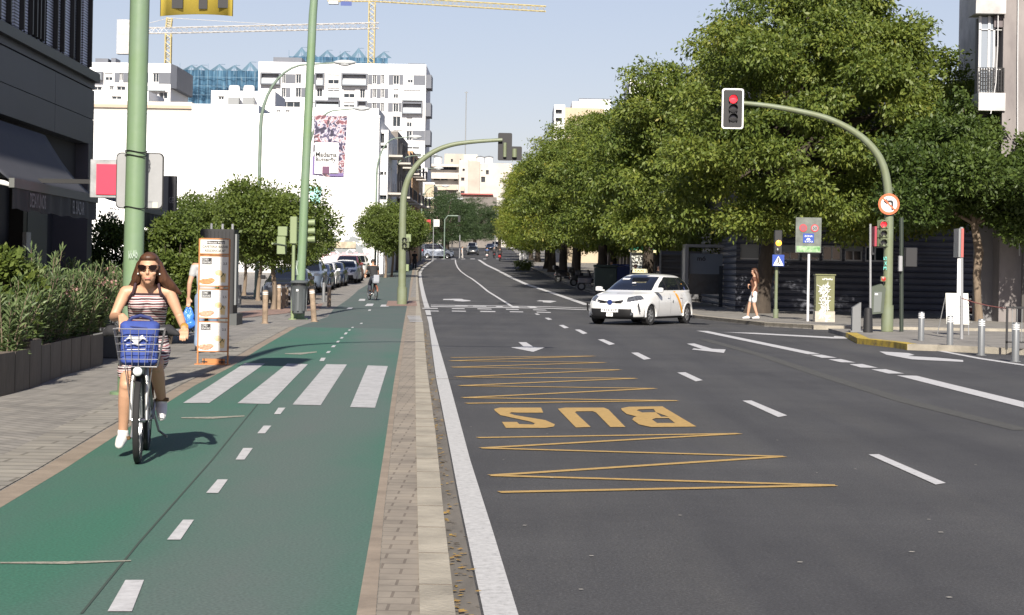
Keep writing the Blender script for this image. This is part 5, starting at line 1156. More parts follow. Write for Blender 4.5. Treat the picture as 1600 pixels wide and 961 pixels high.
# banners on the lamp post
def pic_mat():
    m = mat('opera_poster', (.5, .4, .5), .7); n, p = nodes(m); tc = n.nodes.new('ShaderNodeTexCoord'); v = n.nodes.new('ShaderNodeTexVoronoi'); v.inputs['Scale'].default_value = 2.1; v.inputs['Detail'].default_value = 2
    nz = n.nodes.new('ShaderNodeTexNoise'); nz.inputs['Scale'].default_value = 2.2; nz.inputs['Detail'].default_value = 5; nz.inputs['Distortion'].default_value = 1.4; n.links.new(tc.outputs['Object'], nz.inputs['Vector'])
    r = ramp(n, [(.32, (.02, .02, .035)), (.45, (.06, .05, .10)), (.49, (.35, .33, .42)), (.53, (.5, .48, .5)), (.57, (.25, .08, .10)), (.64, (.05, .045, .06))]); n.links.new(nz.outputs[0], r.inputs[0]); n.links.new(r.outputs[0], p.inputs['Base Color']); return m
def banner(px, Yb, m, name='banner'):      # px: four corners tl,tr,br,bl
    mb = MB(); tl, tr, br, bl = [at(x, y, Yb) for x, y in px]; k = 8; vs = []
    for i in range(k + 1):
        f = i / k
        for j in range(k + 1): g = j / k; p = tl.lerp(tr, f).lerp(bl.lerp(br, f), g); vs.append((p.x, Yb + .06 * math.sin(f * 5 + g * 3), p.z - .05 * math.sin(math.pi * f) * g))
    K = k + 1; mb.add(vs, [(i * K + j, (i + 1) * K + j, (i + 1) * K + j + 1, i * K + j + 1) for i in range(k) for j in range(k)]); return mb
t = thing('banner', at(515, 180, 109.6), 'opera banner reading Madama Butterfly hung beside the lamp post', 'banner')
Yb = 109.6; o = banner([(491, 179), (543, 182), (537, 277), (488, 273.5)], Yb, None).build('cloth', pic_mat(), t); o.modifiers.new('s', 'SOLIDIFY').thickness = .01
mb = MB(); p = at(492.5, 222.5, Yb); q = at(528.5, 272, Yb); mb.box(p.x, q.x, Yb - .10, Yb - .09, q.z, p.z); mb.build('white_field', M_SIGNW, t)
mb = MB(); p = at(504, 260, Yb); q = at(515, 271.5, Yb); mb.box(p.x, q.x, Yb - .115, Yb - .105, q.z, p.z); mb.build('dark_square', mat('dark_plum', (.12, .05, .10), .6), t)
mb = MB(); p = at(488.6, 245, Yb); q = at(491.6, 273, Yb); mb.box(p.x, q.x, Yb - .10, Yb - .09, q.z, p.z); p = at(515.5, 270.5, Yb); q = at(537, 276, Yb); mb.box(p.x, q.x, Yb - .10, Yb - .09, q.z, p.z); mb.build('border', mat('violet_border', (.14, .10, .25), .6), t)
text('lettering', 'Madama', (at(493.5, 244, Yb).x, Yb - .12, at(493.5, 245, Yb).z), X3, Z3, at(526.5, 0, Yb).x - at(493.5, 0, Yb).x, .28, M_BLACK, t, .02)
text('lettering', 'Butterfly', (at(493.5, 252, Yb).x, Yb - .12, at(493.5, 254, Yb).z), X3, Z3, at(525, 0, Yb).x - at(493.5, 0, Yb).x, .30, M_BLACK, t, .02)
mb = MB(); mb.cyl((lampX.x, Yb + .1, at(0, 179.5, Yb).z), (at(543, 180, Yb).x, Yb + .05, at(543, 181, Yb).z), .03, 6); mb.build('bracket', M_GALV, t)
t = thing('banner', at(494, 292, 109.6), 'short turquoise banner hung under the opera banner', 'banner'); o = banner([(483, 292), (503.5, 292.5), (499, 322), (484, 318)], 109.6, None).build('cloth', mat('turquoise_cloth', (.33, .62, .58), .8, var=.15, scale=1), t); o.modifiers.new('s', 'SOLIDIFY').thickness = .01
# signal gantries
def gantry(base, pts, r, label, m):
    t = thing('signal_gantry', base, label, 'signal pole'); mb = MB(); n = len(pts); mb.tube(pts, [r * (1 - .55 * max(0, (i - 1)) / (n - 2)) for i in range(n)], 14); mb.build('curved_mast', m, t, True)
    mb = MB(); b = Vector(base); mb.cyl(b, b + Vector((0, 0, .7)), r * 1.25, 16); mb.build('foot', m, t, True); return t
def smoothpts(P, n=4):
    out = []
    for i in range(len(P) - 1):
        p0, p1, p2, p3 = P[max(i - 1, 0)], P[i], P[i + 1], P[min(i + 2, len(P) - 1)]
        for k in range(n):
            t = k / n; out.append(.5 * ((2 * p1) + (p2 - p0) * t + (2 * p0 - 5 * p1 + 4 * p2 - p3) * t * t + (-p0 + 3 * p1 - 3 * p2 + p3) * t ** 3))
    return out + [P[-1]]
Lb = G(628, 476, BK); Yl = Lb.y
P = smoothpts([Lb] + [at(x, y, Yl) for x, y in ((628.5, 400), (629.5, 330), (632, 300), (640, 275), (655, 254), (678, 237), (705, 226.5), (740, 221.5), (785, 218.5))])
gl_ = gantry(Lb, P, .16, 'olive signal gantry curving from the left kerb over the avenue', M_OLIVE)
Rb = G(1386, 518, SW); Yr_ = Rb.y
P = smoothpts([Rb] + [at(x, y, Yr_) for x, y in ((1388, 400), (1389, 330), (1386, 285), (1377, 252), (1358, 225), (1330, 203), (1290, 184), (1240, 172), (1195, 164.5), (1160, 161))])
gr_ = gantry(Rb, P, .13, 'olive signal gantry curving from the right corner with a no left turn sign', M_OLIVE)
text('scrawl', '3x5', at(1385.5, 422, Yr_ - .14), Vector((0, 0, 1)), Vector((-1, 0, 0)), .36, .09, mat('turquoise_scrawl', (.12, .5, .45), .6), gr_)
def hood(mb, c, r, d, n=14):            # open visor over a lens facing -Y
    vs = []
    for k in range(n + 1):
        a = -.25 * math.pi + (1.5 * math.pi) * k / n
        for y, rr in ((0, r), (-d * (.55 + .45 * math.sin(max(0, min(math.pi, a)))), r * 1.02)): vs += [(c[0] + rr * math.cos(a), c[1] + y, c[2] + rr * math.sin(a)), (c[0] + rr * .92 * math.cos(a), c[1] + y, c[2] + rr * .92 * math.sin(a))]
    f = []
    for k in range(n): a = 4 * k; f += [(a, a + 4, a + 6, a + 2), (a + 1, a + 3, a + 7, a + 5), (a + 2, a + 6, a + 7, a + 3)]
    mb.add(vs, f)
# right gantry head, facing us
c0 = at(1144.5, 170, Yr_); t = thing('traffic_light', c0, 'overhead traffic light with white rim showing red, at the tip of the right gantry', 'traffic light')
S = Yr_ / F; mb = MB(); round_plate(mb, c0.x, c0.z, Yr_ - .06, 17 * S, 31.5 * S, .07, .03); mb.build('rim', M_SIGNW, t)
mb = MB(); round_plate(mb, c0.x, c0.z, Yr_ - .075, 14.6 * S, 29 * S, .05, .02); mb.build('backing_board', M_BLACK, t)
mb = MB(); mb.box(c0.x - .13, c0.x + .13, Yr_ - .03, Yr_ + .15, c0.z - .45, c0.z + .45); mb.build('case', M_CASE, t)
for py, m, nm in ((155.5, M_RED, 'red_lamp'), (170, M_LAMPOFF, 'amber_lamp'), (184.5, M_LAMPOFF, 'green_lamp')):
    c = at(1145, py, Yr_); c.y = Yr_ - .08; mb = MB(); mb.lathe((c.x, c.y - .03, c.z), [(0, -.012), (.06, -.01), (6.2 * S, 0), (6.2 * S, .03)], 18, 'y'); l = mb.build(nm, m, t, True); mb = MB(); hood(mb, c, 6.9 * S, .16); mb.build('visor', M_BLACK, l)
# left gantry head, seen from behind: tall board plus a small side board
c0 = at(789, 229, Yl); t = thing('traffic_light', c0, 'overhead traffic light seen from behind at the tip of the left gantry', 'traffic light'); S = Yl / F
mb = MB(); round_plate(mb, at(789, 229, Yl).x, c0.z, Yl + .1, 11 * S, 21.6 * S, .06, .03); c1 = at(803, 238, Yl); round_plate(mb, at(804, 240, Yl).x, at(804, 239.5, Yl).z, Yl + .104, 11.5 * S, 11 * S, .06, .026); mb.build('backing_board', M_BLACK, t)
mb = MB(); mb.cyl((c0.x, Yl + .02, at(0, 213, Yl).z + .1), (c0.x, Yl + .02, at(0, 247, Yl).z + .4), .07, 10); mb.build('case', M_OLIVE, t, True); mb = MB(); q = at(804, 239, Yl); mb.cyl((q.x, Yl + .03, q.z - .17), (q.x, Yl + .03, q.z + .17), .10, 10); mb.build('side_case', M_OLIVE, t, True)
# no left turn sign
c = at(1389, 319, Yr_ - .18); t = thing('traffic_sign', c, 'round no left turn sign with orange red rim on the right gantry', 'sign'); R = 16.6 * Yr_ / F
mb = MB(); mb.lathe((c.x, c.y, c.z), [(0, 0), (R, 0), (R, .02), (0, .02)], 28, 'y'); mb.build('plate', mat('orange_red_rim', (.58, .13, .05), .5), t)
mb = MB(); mb.lathe((c.x, c.y - .006, c.z), [(0, 0), (R * .76, 0), (R * .76, .004), (0, .004)], 28, 'y'); mb.build('white_disc', M_SIGNW, t)
mb = MB(); pol = [(.22, -.55), (.40, -.55), (.40, .22), (.28, .36), (-.2, .36), (-.2, .52), (-.55, .24), (-.2, -.02), (-.2, .16), (.14, .16), (.22, .1)]
mb.prism([(x * R, y * R) for x, y in pol], (c.x, c.y - .012, c.z), X3, Z3, Y3, .003); mb.build('arrow', M_BLACK, t)
mb = MB(); d = Vector((.72, 0, -.69)).normalized(); mb.obox((c.x, c.y - .017, c.z), d, (0, 1, 0), (d.z, 0, -d.x), R * .8, .002, R * .07); mb.build('slash', mat('orange_red_rim', (.58, .13, .05), .5), t)
# three lamp head on the right gantry, turned towards the cross street
def side_signal(px, pys, Y, label, lit=None, w=13, m=M_OLIVE, face=-1, rot=.6, name='traffic_light'):
    t = thing(name, at(px, pys[1], Y), label, 'traffic light'); S = Y / F
    for i, py in enumerate(pys):
        c = at(px, py, Y); mb = MB(); mb.rbox((c.x, Y, c.z), w * S / 2, .13, (pys[1] - pys[0]) * S / 2 * .97, .03, rot); cs = mb.build('lamp_housing', m, t)
        l = MB(); mm = lit if i == 0 and lit else M_LAMPOFF; cc = (c.x - .02, Y - .15, c.z); l.lathe(cc, [(0, -.012), (w * S * .34, 0), (w * S * .34, .06)], 16, 'y'); l.build('lens', mm, cs, True)
        v = MB(); hood(v, (c.x - .02, Y - .13, c.z), w * S * .42, .15); v.build('visor', m, cs)
    return t
side_signal(1380, (351, 365, 379), Yr_ - .05, 'three lamp signal on the right gantry post, red lit', M_RED)
t = thing('pedestrian_push_light', at(1380, 436, Yr_ - .1), 'small red repeater light low on the right gantry post', 'traffic light'); mb = MB(); c = at(1380, 436, Yr_ - .15); mb.rbox(c, .07, .07, .07, .02); mb.build('housing', M_OLIVE, t); mb = MB(); mb.lathe((c.x, c.y - .07, c.z), [(0, -.02), (.06, 0), (.06, .02)], 14, 'y'); mb.build('lens', mat('dull_red_lens', (.35, .04, .03), .4), t, True)
# signals from behind on the left by the lamp post
def back_signal(px, y0, y1, Y, w, label, hoods=0, post=None):
    t = thing('traffic_light', at(px, (y0 + y1) / 2, Y), label, 'traffic light'); S = Y / F; c = at(px, (y0 + y1) / 2, Y); mb = MB(); mb.rbox(c, w * S / 2, .12, (y1 - y0) * S / 2, .03); mb.build('housing', M_OLV2, t)
    for i in range(hoods):
        y = y0 + (y1 - y0) * (i + .5) / hoods; h = at(px + w / 2 + 5, y, Y); mb = MB(); mb.tube([(h.x - 5 * S, Y, h.z), (h.x + 6.5 * S, Y, h.z + .01)], [4.6 * S, 5.2 * S], 12); mb.build('visor', M_OLV2, t, True)
    if post: mb = MB(); p = at(px, y1, Y); g = G(post[0], post[1], BK); mb.cyl((g.x, Y, gz(Y) + BK), (p.x, Y, p.z), .05, 10); mb.cyl((g.x, Y, gz(Y) + BK), (g.x, Y, gz(Y) + BK + .03), .12, 10); mb.build('post', M_OLV2, t, True)
    return t
M_OLV2 = mat('sage_signal_paint', (.20, .25, .13), .5)
Ys = 54.; back_signal(459, 338.5, 381, Ys, 11, 'sage green signal seen from behind, left of the slim lamp post', 0, (454, 500)); back_signal(478.5, 341.5, 381, Ys + .6, 4.5, 'sage green signal seen side on with three visors, right of the slim lamp post', 3, (479, 494))
t = back_signal(442, 354, 369, Ys + 5, 15, 'sage green signal facing away among the leaves, furthest left', 0); S = Ys / F
for y0, y1, x in ((369.5, 383, 440), (383.5, 397.5, 440)): c = at(x, (y0 + y1) / 2, Ys + 5); mb = MB(); mb.rbox(c, 7 * (Ys + 5) / F, .12, (y1 - y0) / 2 * (Ys + 5) / F, .03); mb.build('housing', M_OLV2, t)
mb = MB(); p = at(447, 384, Ys + 5); q = at(456, 384, Ys + 5); mb.cyl(p, (q.x, Ys + .2, q.z), .03, 8); mb.build('bracket', M_OLV2, t)
# signals on the left gantry, seen from the side
t = side_signal(633, (375, 383.5), Yl - .1, 'green turned signal heads halfway up the left gantry', None, 10)
back_signal(638, 366, 378, Yl + .2, 9, 'upper signal box on the right side of the left gantry'); back_signal(625, 347, 376, Yl + .2, 3.5, 'narrow signal box on the left side of the left gantry'); back_signal(636, 413, 424, Yl + .2, 6, 'low pedestrian signal box on the left gantry')
# litter bin on the lamp post
c = G(470, 499, BK); c = Vector((c.x - .02, b1.y - .38, BK)); t = thing('litter_bin', c, 'dark grey tapered litter bin strapped to the slim lamp post', 'bin'); S = c.y / F
mb = MB(); zt = at(468, 437, c.y).z; z1 = at(468, 490, c.y).z; H = zt - z1
prof = [(.0, 0), (.155, 0), (.175, .02), (.235, H * .80), (.25, H * .82)]
mb.lathe((c.x, c.y, z1), prof + [(.0, H * .82)], 20); 
for i in range(8): a = i * math.pi / 4; mb.obox((c.x + .215 * math.cos(a), c.y + .215 * math.sin(a), z1 + H * .42), (-math.sin(a), math.cos(a), 0), (math.cos(a), math.sin(a), 0), Z3, .03, .012, H * .34)
mb.build('bin_body', mat('bin_grey', (.085, .095, .10), .5), t, True); mb = MB(); mb.lathe((c.x, c.y, z1 + H * .82), [(.19, 0), (.19, H * .10)], 20); mb.build('opening', M_BLACK, t, True)
mb = MB(); mb.lathe((c.x, c.y, z1 + H * .90), [(.25, 0), (.255, .03), (.20, .07), (0, .09)], 20); mb.build('lid', mat('bin_grey', (.085, .095, .10), .5), t, True)
mb = MB(); mb.box(c.x - .05, c.x + .01, c.y - .252, c.y - .244, z1 + H * .66, z1 + H * .72); mb.build('label_plate', M_SIGNW, t)
# bollards on the left
M_BOLW = mat('weathered_bollard', (.27, .20, .14), .85, var=.45, scale=5, bump=.3); M_BOLG = mat('grey_bollard', (.17, .175, .18), .5, .2); M_BOLS = mat('steel_bollard', (.21, .22, .23), .4, .4)
M_RBAND = mat('white_band', (.75, .75, .75), .4)
def bollard_mesh():
    t = thing('bollard', (0, 0, 0), None, 'bollard'); mb = MB(); mb.lathe((0, 0, 0), [(.072, 0), (.07, .82), (.062, .845), (0, .855)], 14); mb.build('shaft', M_BOLW, t, True)
    for z in (.74, .785): mb = MB(); mb.lathe((0, 0, z), [(.0735, 0), (.0735, .022)], 14); mb.build('band', M_RBAND, t, True)
    mb = MB(); mb.lathe((0, 0, 0), [(.11, 0), (.11, .012), (.074, .02)], 14); mb.build('foot_ring', M_BOLW, t, True); return t
bw = bollard_mesh(); spots = [(414, 505.5, 'leftmost pale timber brown bollard, alone beside the black block', 1.02), (435.5, 484, 'rust brown bollard, left one of the three close together', 1.02), (442.5, 482.5, 'middle one of the three close bollards', .98), (447.5, 479.5, 'right hand one of the three close bollards', .98),
                              (491, 503, 'leaning brown bollard right of the litter bin', 1.05), (514, 480, 'brown bollard at the head of the cycle lane, right of a grey one', 1.0)]
for i, (px, py, lab, s) in enumerate(spots):
    g = G(px, py, BK); o = bw if i == 0 else copy_tree(bw); o.location = g; o.scale = (s,) * 3; o['label'] = lab; o['group'] = 'brown bollards along the left pavement'
o = [x for x in bpy.data.objects if x.get('label') == spots[4][2]][0]; o.rotation_euler.y = -.09
bg = bollard_mesh(); g = G(505.5, 472, BK); bg.location = g; bg['label'] = 'plain grey bollard beside the kerb of the parking lane'; bg.scale = (.95,) * 3
for c in children(bg): c.data.materials[0] = M_BOLG if c.name.startswith(('shaft', 'foot', 'band')) else M_RBAND
g = G(374, 481, BK); bh = copy_tree(bg, g, 0, 'grey bollard just right of the black block', None, .95)
# steel bollards on the right
bs = bollard_mesh(); 
for c in children(bs): c.data.materials[0] = M_BOLS if not c.name.startswith('band') else M_RBAND
e = MB(); e.lathe((0, 0, .695), [(.0735, 0), (.0735, .022)], 14); e.build('band', M_RBAND, bs, True)
labs = ['steel bollard nearest the yellow kerb', 'second steel bollard, in front of the white notice board', 'third steel bollard, right of the white notice board', 'steel bollard at the right edge before the railing']
for i, (px, py, yt) in enumerate(((1439, 540, 487), (1484, 548, 493), (1533, 555.5, 498), (1586.5, 565.5, 503.5))):
    g = G(px, py, .005); h = (py - yt) * g.y / F / .855; o = bs if i == 0 else copy_tree(bs); o.location = g; o.scale = (1, 1, h); o['label'] = labs[i]; o['group'] = 'steel bollards at the right road edge'
g = G(1337, 519, SW); t = thing('bollard', g, 'light grey post with slanted top near the right corner kerb', 'bollard'); mb = MB(); H = (519 - 477) * g.y / F
mb.add([(g.x + .11 * a, g.y + .11 * b, g.z + (0 if k == 0 else H + (.08 if a > 0 else -.06))) for k in (0, 1) for a, b in ((-1, -1), (1, -1), (1, 1), (-1, 1))], [(0, 3, 2, 1), (4, 5, 6, 7), (0, 1, 5, 4), (1, 2, 6, 5), (2, 3, 7, 6), (3, 0, 4, 7)]); mb.build('shaft', M_BOLG, t); mb = MB(); mb.box(g.x - .16, g.x + .16, g.y - .16, g.y + .16, g.z, g.z + .04); mb.build('base', M_BOLG, t)
g = G(1356, 519, SW); t = thing('bollard', g, 'short black post left of the right gantry', 'bollard'); mb = MB(); mb.lathe(g, [(.13, 0), (.12, .3), (.10, (519 - 482) * g.y / F), (0, (519 - 480) * g.y / F)], 12); mb.build('shaft', M_BLACK, t, True)
# black block with white posts on the left (telephone cabin like)
g = G(350, 507, BK); Yk = g.y; t = thing('kiosk_cabinet', g, 'black slatted cabinet with white posts on top behind the advertising stand', 'cabinet'); p = at(317, 358, Yk); q = at(367, 500, Yk)
mb = MB(); mb.box(p.x, q.x, Yk - .4, Yk + .4, BK, p.z)
for i in range(9): x = p.x + (q.x - p.x) * (i + .5) / 9; mb.box(x - .03, x + .03, Yk - .43, Yk - .402, BK + .3, p.z - .05)
mb.build('cabinet_body', M_BLACK, t); mb = MB(); a = at(359, 470, Yk); b = at(375, 470, Yk); mb.box(a.x, b.x, Yk - .55, Yk + .5, BK, at(0, 483, Yk).z); mb.box(at(318, 0, Yk).x, a.x - .01, Yk - .55, Yk - .41, BK, at(0, 483, Yk).z); mb.build('plinth', mat('dark_plinth', (.07, .075, .075), .6), t)
for x, y in ((330.5, 349), (348, 350), (363.5, 350)): mb = MB(); c = at(x, y, Yk); mb.cyl((c.x, Yk, p.z), (c.x, Yk, c.z), .03, 8); mb.build('post', M_ALU, t)
mb = MB(); c = at(369, 366, Yk); mb.box(c.x - .05, c.x + .05, Yk - .2, Yk + .2, at(0, 470, Yk).z, c.z); mb.build('side_post', M_GREYM, t)
# advertising stand
ga = G(333, 570, BK); Ya = ga.y; t = thing('advertising_stand', ga, 'tall cafe stand with orange frame and three food posters', 'stand'); M_ORF = mat('orange_brown_frame', (.42, .17, .055), .5)
X = lambda px: at(px, 470, Ya).x; Z = lambda py: at(333, py, Ya).z; S = Ya / F
mb = MB(); xl, xr = X(310.5), X(357.5)
for x in (xl, xr): mb.box(x - .011, x + .011, Ya - .014, Ya + .014, BK + .02, Z(373))
for y in (373, 397, 400, 447, 452, 497, 503, 549): mb.box(xl + .0115, xr - .0115, Ya - .012, Ya + .012, Z(y) - .008, Z(y) + .008)
mb.build('frame', M_ORF, t); mb = MB(); mb.box(X(318), X(353), Ya - .02, Ya + .02, Z(568), Z(560.5)); mb.box(X(308), X(360), Ya - .16, Ya + .16, BK, BK + .02); mb.build('base', M_ORF, t)
for x in (321, 349): 
    mb = MB(); c = (X(x), Ya - .025, Z(565)); mb.cyl((c[0], Ya - .03, c[2]), (c[0], Ya - .022, c[2]), .017, 12); mb.box(c[0] - .05, c[0] + .05, Ya - .036, Ya - .031, c[2] - .006, c[2] + .006); mb.box(c[0] - .006, c[0] + .006, Ya - .04, Ya - .0365, c[2] - .05, c[2] + .05); mb.build('fixing', M_BLACK, t)
M_POST = mat('poster_white', (.70, .69, .67), .5); M_POST2 = mat('poster_cream', (.62, .60, .54), .6)
M_FOOD = mat('food_photo_tan', (.55, .33, .13), .7, var=.5, scale=25, col2=(.28, .10, .05)); M_FOODR = mat('food_photo_red', (.5, .12, .07), .7, var=.6, scale=30, col2=(.65, .42, .3)); M_JUICE = mat('juice_photo', (.65, .45, .14), .6, var=.4, scale=18, col2=(.72, .62, .45))
mb = MB(); mb.box(xl + .012, xr - .012, Ya - .008, Ya + .004, Z(396), Z(374.5)); mb.build('title_panel', M_POST2, t)
mb = MB(); mb.box(X(322), X(350), Ya - .013, Ya - .009, Z(381), Z(376.6)); mb.build('badge', M_BLACK, t)
text('lettering', 'Minute Maid', (X(323), Ya - .0135, Z(380.4)), X3, Z3, X(349) - X(323), .026, M_SIGNW, t, .01, .002)
text('lettering', 'CAFETERIA BAZAR', (X(315), Ya - .009, Z(387.4)), X3, Z3, X(355) - X(315), .036, M_BLACK, t, .01, .002); text('lettering', 'RESIDENCIA Nº', (X(319), Ya - .009, Z(393.6)), X3, Z3, X(351) - X(319), .036, M_BLACK, t, .01, .002)
for i, (y0, y1) in enumerate(((401, 446), (453, 496.5), (504, 548.5))):
    mb = MB(); mb.box(xl + .012, xr - .012, Ya - .008, Ya + .004, Z(y1), Z(y0)); pn = mb.build('poster', M_POST, t); mb = MB(); mb.box(X(315), X(330), Ya - .013, Ya - .009, Z(y0 + 12), Z(y0 + 2)); mb.build('badge', M_BLACK, pn)
    text('badge_lettering', 'COMBO\nDESAYUNO', (X(316), Ya - .0135, Z(y0 + 11)), X3, Z3, X(329) - X(316), 8 * S, M_SIGNW, pn, .0, .002)
    text('price', '2,5', (X(348), Ya - .009, Z(y0 + 13)), X3, Z3, X(354) - X(348), 4 * S, M_BLACK, pn, .01, .002)
    mb = MB(); mb.ell((X(322), Ya - .009, Z(y1 - 6)), 11 * S, .004, 4.6 * S, 16, 8); mb.ell((X(329), Ya - .009, Z(y1 - 8)), 6.5 * S, .004, 3.6 * S, 16, 8); mb.build('food_picture', (M_FOOD, M_FOODR, M_FOODR)[i], pn, True)
    mb = MB(); c = (X(348), Ya - .009, 0)
    mb.add([(X(343.5), Ya - .0125, Z(y1 - 19)), (X(353), Ya - .0125, Z(y1 - 19)), (X(351.5), Ya - .0125, Z(y1 - 5)), (X(345), Ya - .0125, Z(y1 - 5))], [(0, 1, 2, 3)]); mb.ell((X(341), Ya - .009, Z(y1 - 20)), 6 * S, .003, 4.5 * S, 14, 8); o = mb.build('drink_picture', M_JUICE, pn); o.modifiers.new('s', 'SOLIDIFY').thickness = .002
    mb = MB(); mb.obox((X(347), Ya - .016, Z(y1 - 16)), (.6, 0, .8), Y3, (.8, 0, -.6), .035, .002, .006); mb.obox((X(349.5), Ya - .0163, Z(y1 - 17)), (-.5, 0, .86), Y3, (.86, 0, .5), .03, .002, .005); mb.build('leaf_picture', mat('dark_green_print', (.05, .08, .04), .6), pn)
# planters
M_PLNT = mat('weathered_steel_planter', (.085, .07, .058), .7, .2, var=.45, scale=2.2, bump=.3, detail=8, stretch=(1, 1, .5))
pl = [(-36, 627), (-8, 622), (23, 614), (46, 607), (64, 600.5), (78, 594.5), (95, 588.5), (111, 583.5), (126, 579), (141, 575), (161, 569)]
for i, (a, b) in enumerate(zip(pl, pl[1:])):
    p = G(a[0], a[1], BK); q = G(b[0], b[1], BK); d = (q - p).normalized(); L = (q - p).length - .035; nn = Vector((d.y, -d.x, 0)); nn = -nn; p = p + d * .018; W = .62; H = .47 if i != 3 else .56
    lab = ['planter box cut by the left edge of the picture', 'second planter box from the left edge', 'planter box left of the taller narrow one', 'taller planter box standing proud of the row', 'planter box just right of the taller one', 'sixth planter box in the steel row', 'planter box below the dense oleander', 'third planter box from the far end', 'second to last planter box of the row', 'last planter box, nearest the cyclist'][i]
    t = thing('planter', p, lab, 'planter', 'steel planter boxes in front of the cafe'); c = p + d * L / 2 + nn * W / 2
    mb = MB(); th = .02
    for cc, u, hl, ht in ((p + d * L / 2 + nn * th / 2, d, L / 2, th / 2), (p + d * L / 2 + nn * (W - th / 2), d, L / 2, th / 2)): mb.obox(cc + Vector((0, 0, H / 2)), u, nn, Z3, hl, ht, H / 2)
    for s in (th / 2, L - th / 2): mb.obox(p + d * s + nn * W / 2 + Vector((0, 0, H / 2)), d, nn, Z3, th / 2, W / 2 - th, H / 2)
    mb.build('box', M_PLNT, t); mb = MB(); mb.obox(c + Vector((0, 0, H - .07)), d, nn, Z3, L / 2 - th, W / 2 - th, .02); mb.build('soil', mat('soil', (.03, .022, .015), .95), t)
g = G(172, 560, BK); t = thing('flower_tub', g, 'square dark grey tub beyond the planter row, beside the cyclist basket', 'planter'); mb = MB(); s = g.y / F; mb.rbox((g.x, g.y + .3, BK + .33), .28, .28, .33, .03); mb.build('tub', mat('dark_grey_tub', (.07, .075, .08), .6), t); mb = MB(); mb.rbox((g.x, g.y + .3, BK + .665), .30, .30, .02, .01); mb.build('rim', mat('dark_grey_tub', (.07, .075, .08), .6), t)
# right side: crossing sign with amber light, sign board, cabinet, pole signs
gc = G(1212, 497, SW); Yq = gc.y; t = thing('crossing_signal', gc, 'short green post with zebra crossing sign and lit amber lamp', 'signal pole'); S = Yq / F
mb = MB(); mb.cyl(gc, (gc.x, Yq, at(0, 366, Yq).z), .055, 10); mb.cyl(gc, gc + Vector((0, 0, .3)), .09, 10); mb.build('post', M_OLIVE, t, True); mb = MB(); c = at(1215, 385, Yq); mb.rbox((c.x, Yq - .08, c.z + .12), .13, .1, .42, .03); mb.build('housing', M_BLACK, t)
mb = MB(); c = at(1215.5, 380, Yq); mb.lathe((c.x, Yq - .2, c.z), [(0, -.02), (.095, 0), (.095, .03)], 16, 'y'); mb.build('amber_lamp', M_AMB, t, True); mb = MB(); c = at(1214.5, 392, Yq); mb.lathe((c.x, Yq - .2, c.z), [(0, -.02), (.08, 0), (.08, .03)], 16, 'y'); mb.build('lower_lamp', M_LAMPOFF, t, True)
a = at(1205.5, 398, Yq); b = at(1223.5, 416, Yq); mb = MB(); mb.box(a.x, b.x, Yq - .25, Yq - .23, b.z, a.z); sg = mb.build('crossing_sign', M_SIGNB, t); mb = MB()
cx = (a.x + b.x) / 2; zb = b.z; H = a.z - b.z; mb.prism([(-.15, .07), (.15, .07), (0, .34)], (cx, Yq - .262, zb + .0), X3, Z3, Y3, .008); mb.box(a.x + .03, b.x - .03, Yq - .262, Yq - .254, zb + .02, zb + .05); mb.build('triangle', M_SIGNW, sg)
mb = MB(); mb.ell((cx, Yq - .266, zb + .255), .022, .003, .022, 8, 6); mb.tube([(cx, Yq - .27, zb + .23), (cx, Yq - .27, zb + .15)], .02, 6); mb.tube([(cx, Yq - .27, zb + .15), (cx - .05, Yq - .27, zb + .085)], .012, 5); mb.tube([(cx, Yq - .27, zb + .15), (cx + .05, Yq - .27, zb + .085)], .012, 5); mb.build('walking_figure', M_BLACK, sg)
gs = G(1262, 502, SW); Yq = gs.y; t = thing('sign_board', gs, 'tall green edged board with speed 50 signs on a white post', 'sign')
mb = MB(); mb.cyl(gs, (gs.x, Yq, at(1262, 393, Yq).z), .042, 10); mb.cyl((gs.x, Yq, at(1262, 393, Yq).z), (gs.x, Yq, at(1262, 345, Yq).z), .035, 10); mb.build('post', mat('white_post', (.62, .62, .64), .45), t, True)
XX = lambda px: at(px, 370, Yq).x; ZZ = lambda py: at(1262, py, Yq).z
mb = MB(); mb.box(XX(1242.5), XX(1282.5), Yq - .10, Yq - .07, ZZ(395), ZZ(340)); mb.build('board', mat('dull_board', (.13, .145, .13), .6, var=.4, scale=5), t); mb = MB(); mb.box(XX(1244), XX(1281), Yq - .11, Yq - .102, ZZ(394), ZZ(384.5)); mb.build('green_band', mat('band_green', (.06, .22, .05), .6, var=.4, scale=8, col2=(.4, .5, .35)), t)
for px in (1254, 1272): 
    c = (XX(px), Yq - .112, ZZ(356.5)); mb = MB(); mb.lathe(c, [(0, 0), (.125, 0), (.125, .008), (0, .008)], 22, 'y'); r = mb.build('round_sign', mat('sign_red2', (.42, .05, .06), .5), t); mb = MB(); mb.lathe((c[0], c[1] - .004, c[2]), [(0, 0), (.088, 0), (.088, .003), (0, .003)], 22, 'y'); mb.build('disc', M_ALU if px > 1260 else mat('dark_red_disc', (.25, .08, .1), .6), r)
    if px > 1260: text('number', '50', (c[0] - .065, c[1] - .004, c[2] - .05), X3, Z3, .13, .10, M_BLACK, r, .02)
mb = MB(); mb.box(XX(1254), XX(1271), Yq - .111, Yq - .103, ZZ(379.5), ZZ(365)); mb.build('blue_panel', M_SIGNB, t); text('lettering', 'ZONA', (XX(1256), Yq - .1125, ZZ(370.5)), X3, Z3, XX(1269) - XX(1256), .06, M_SIGNW, t, .01, .002)
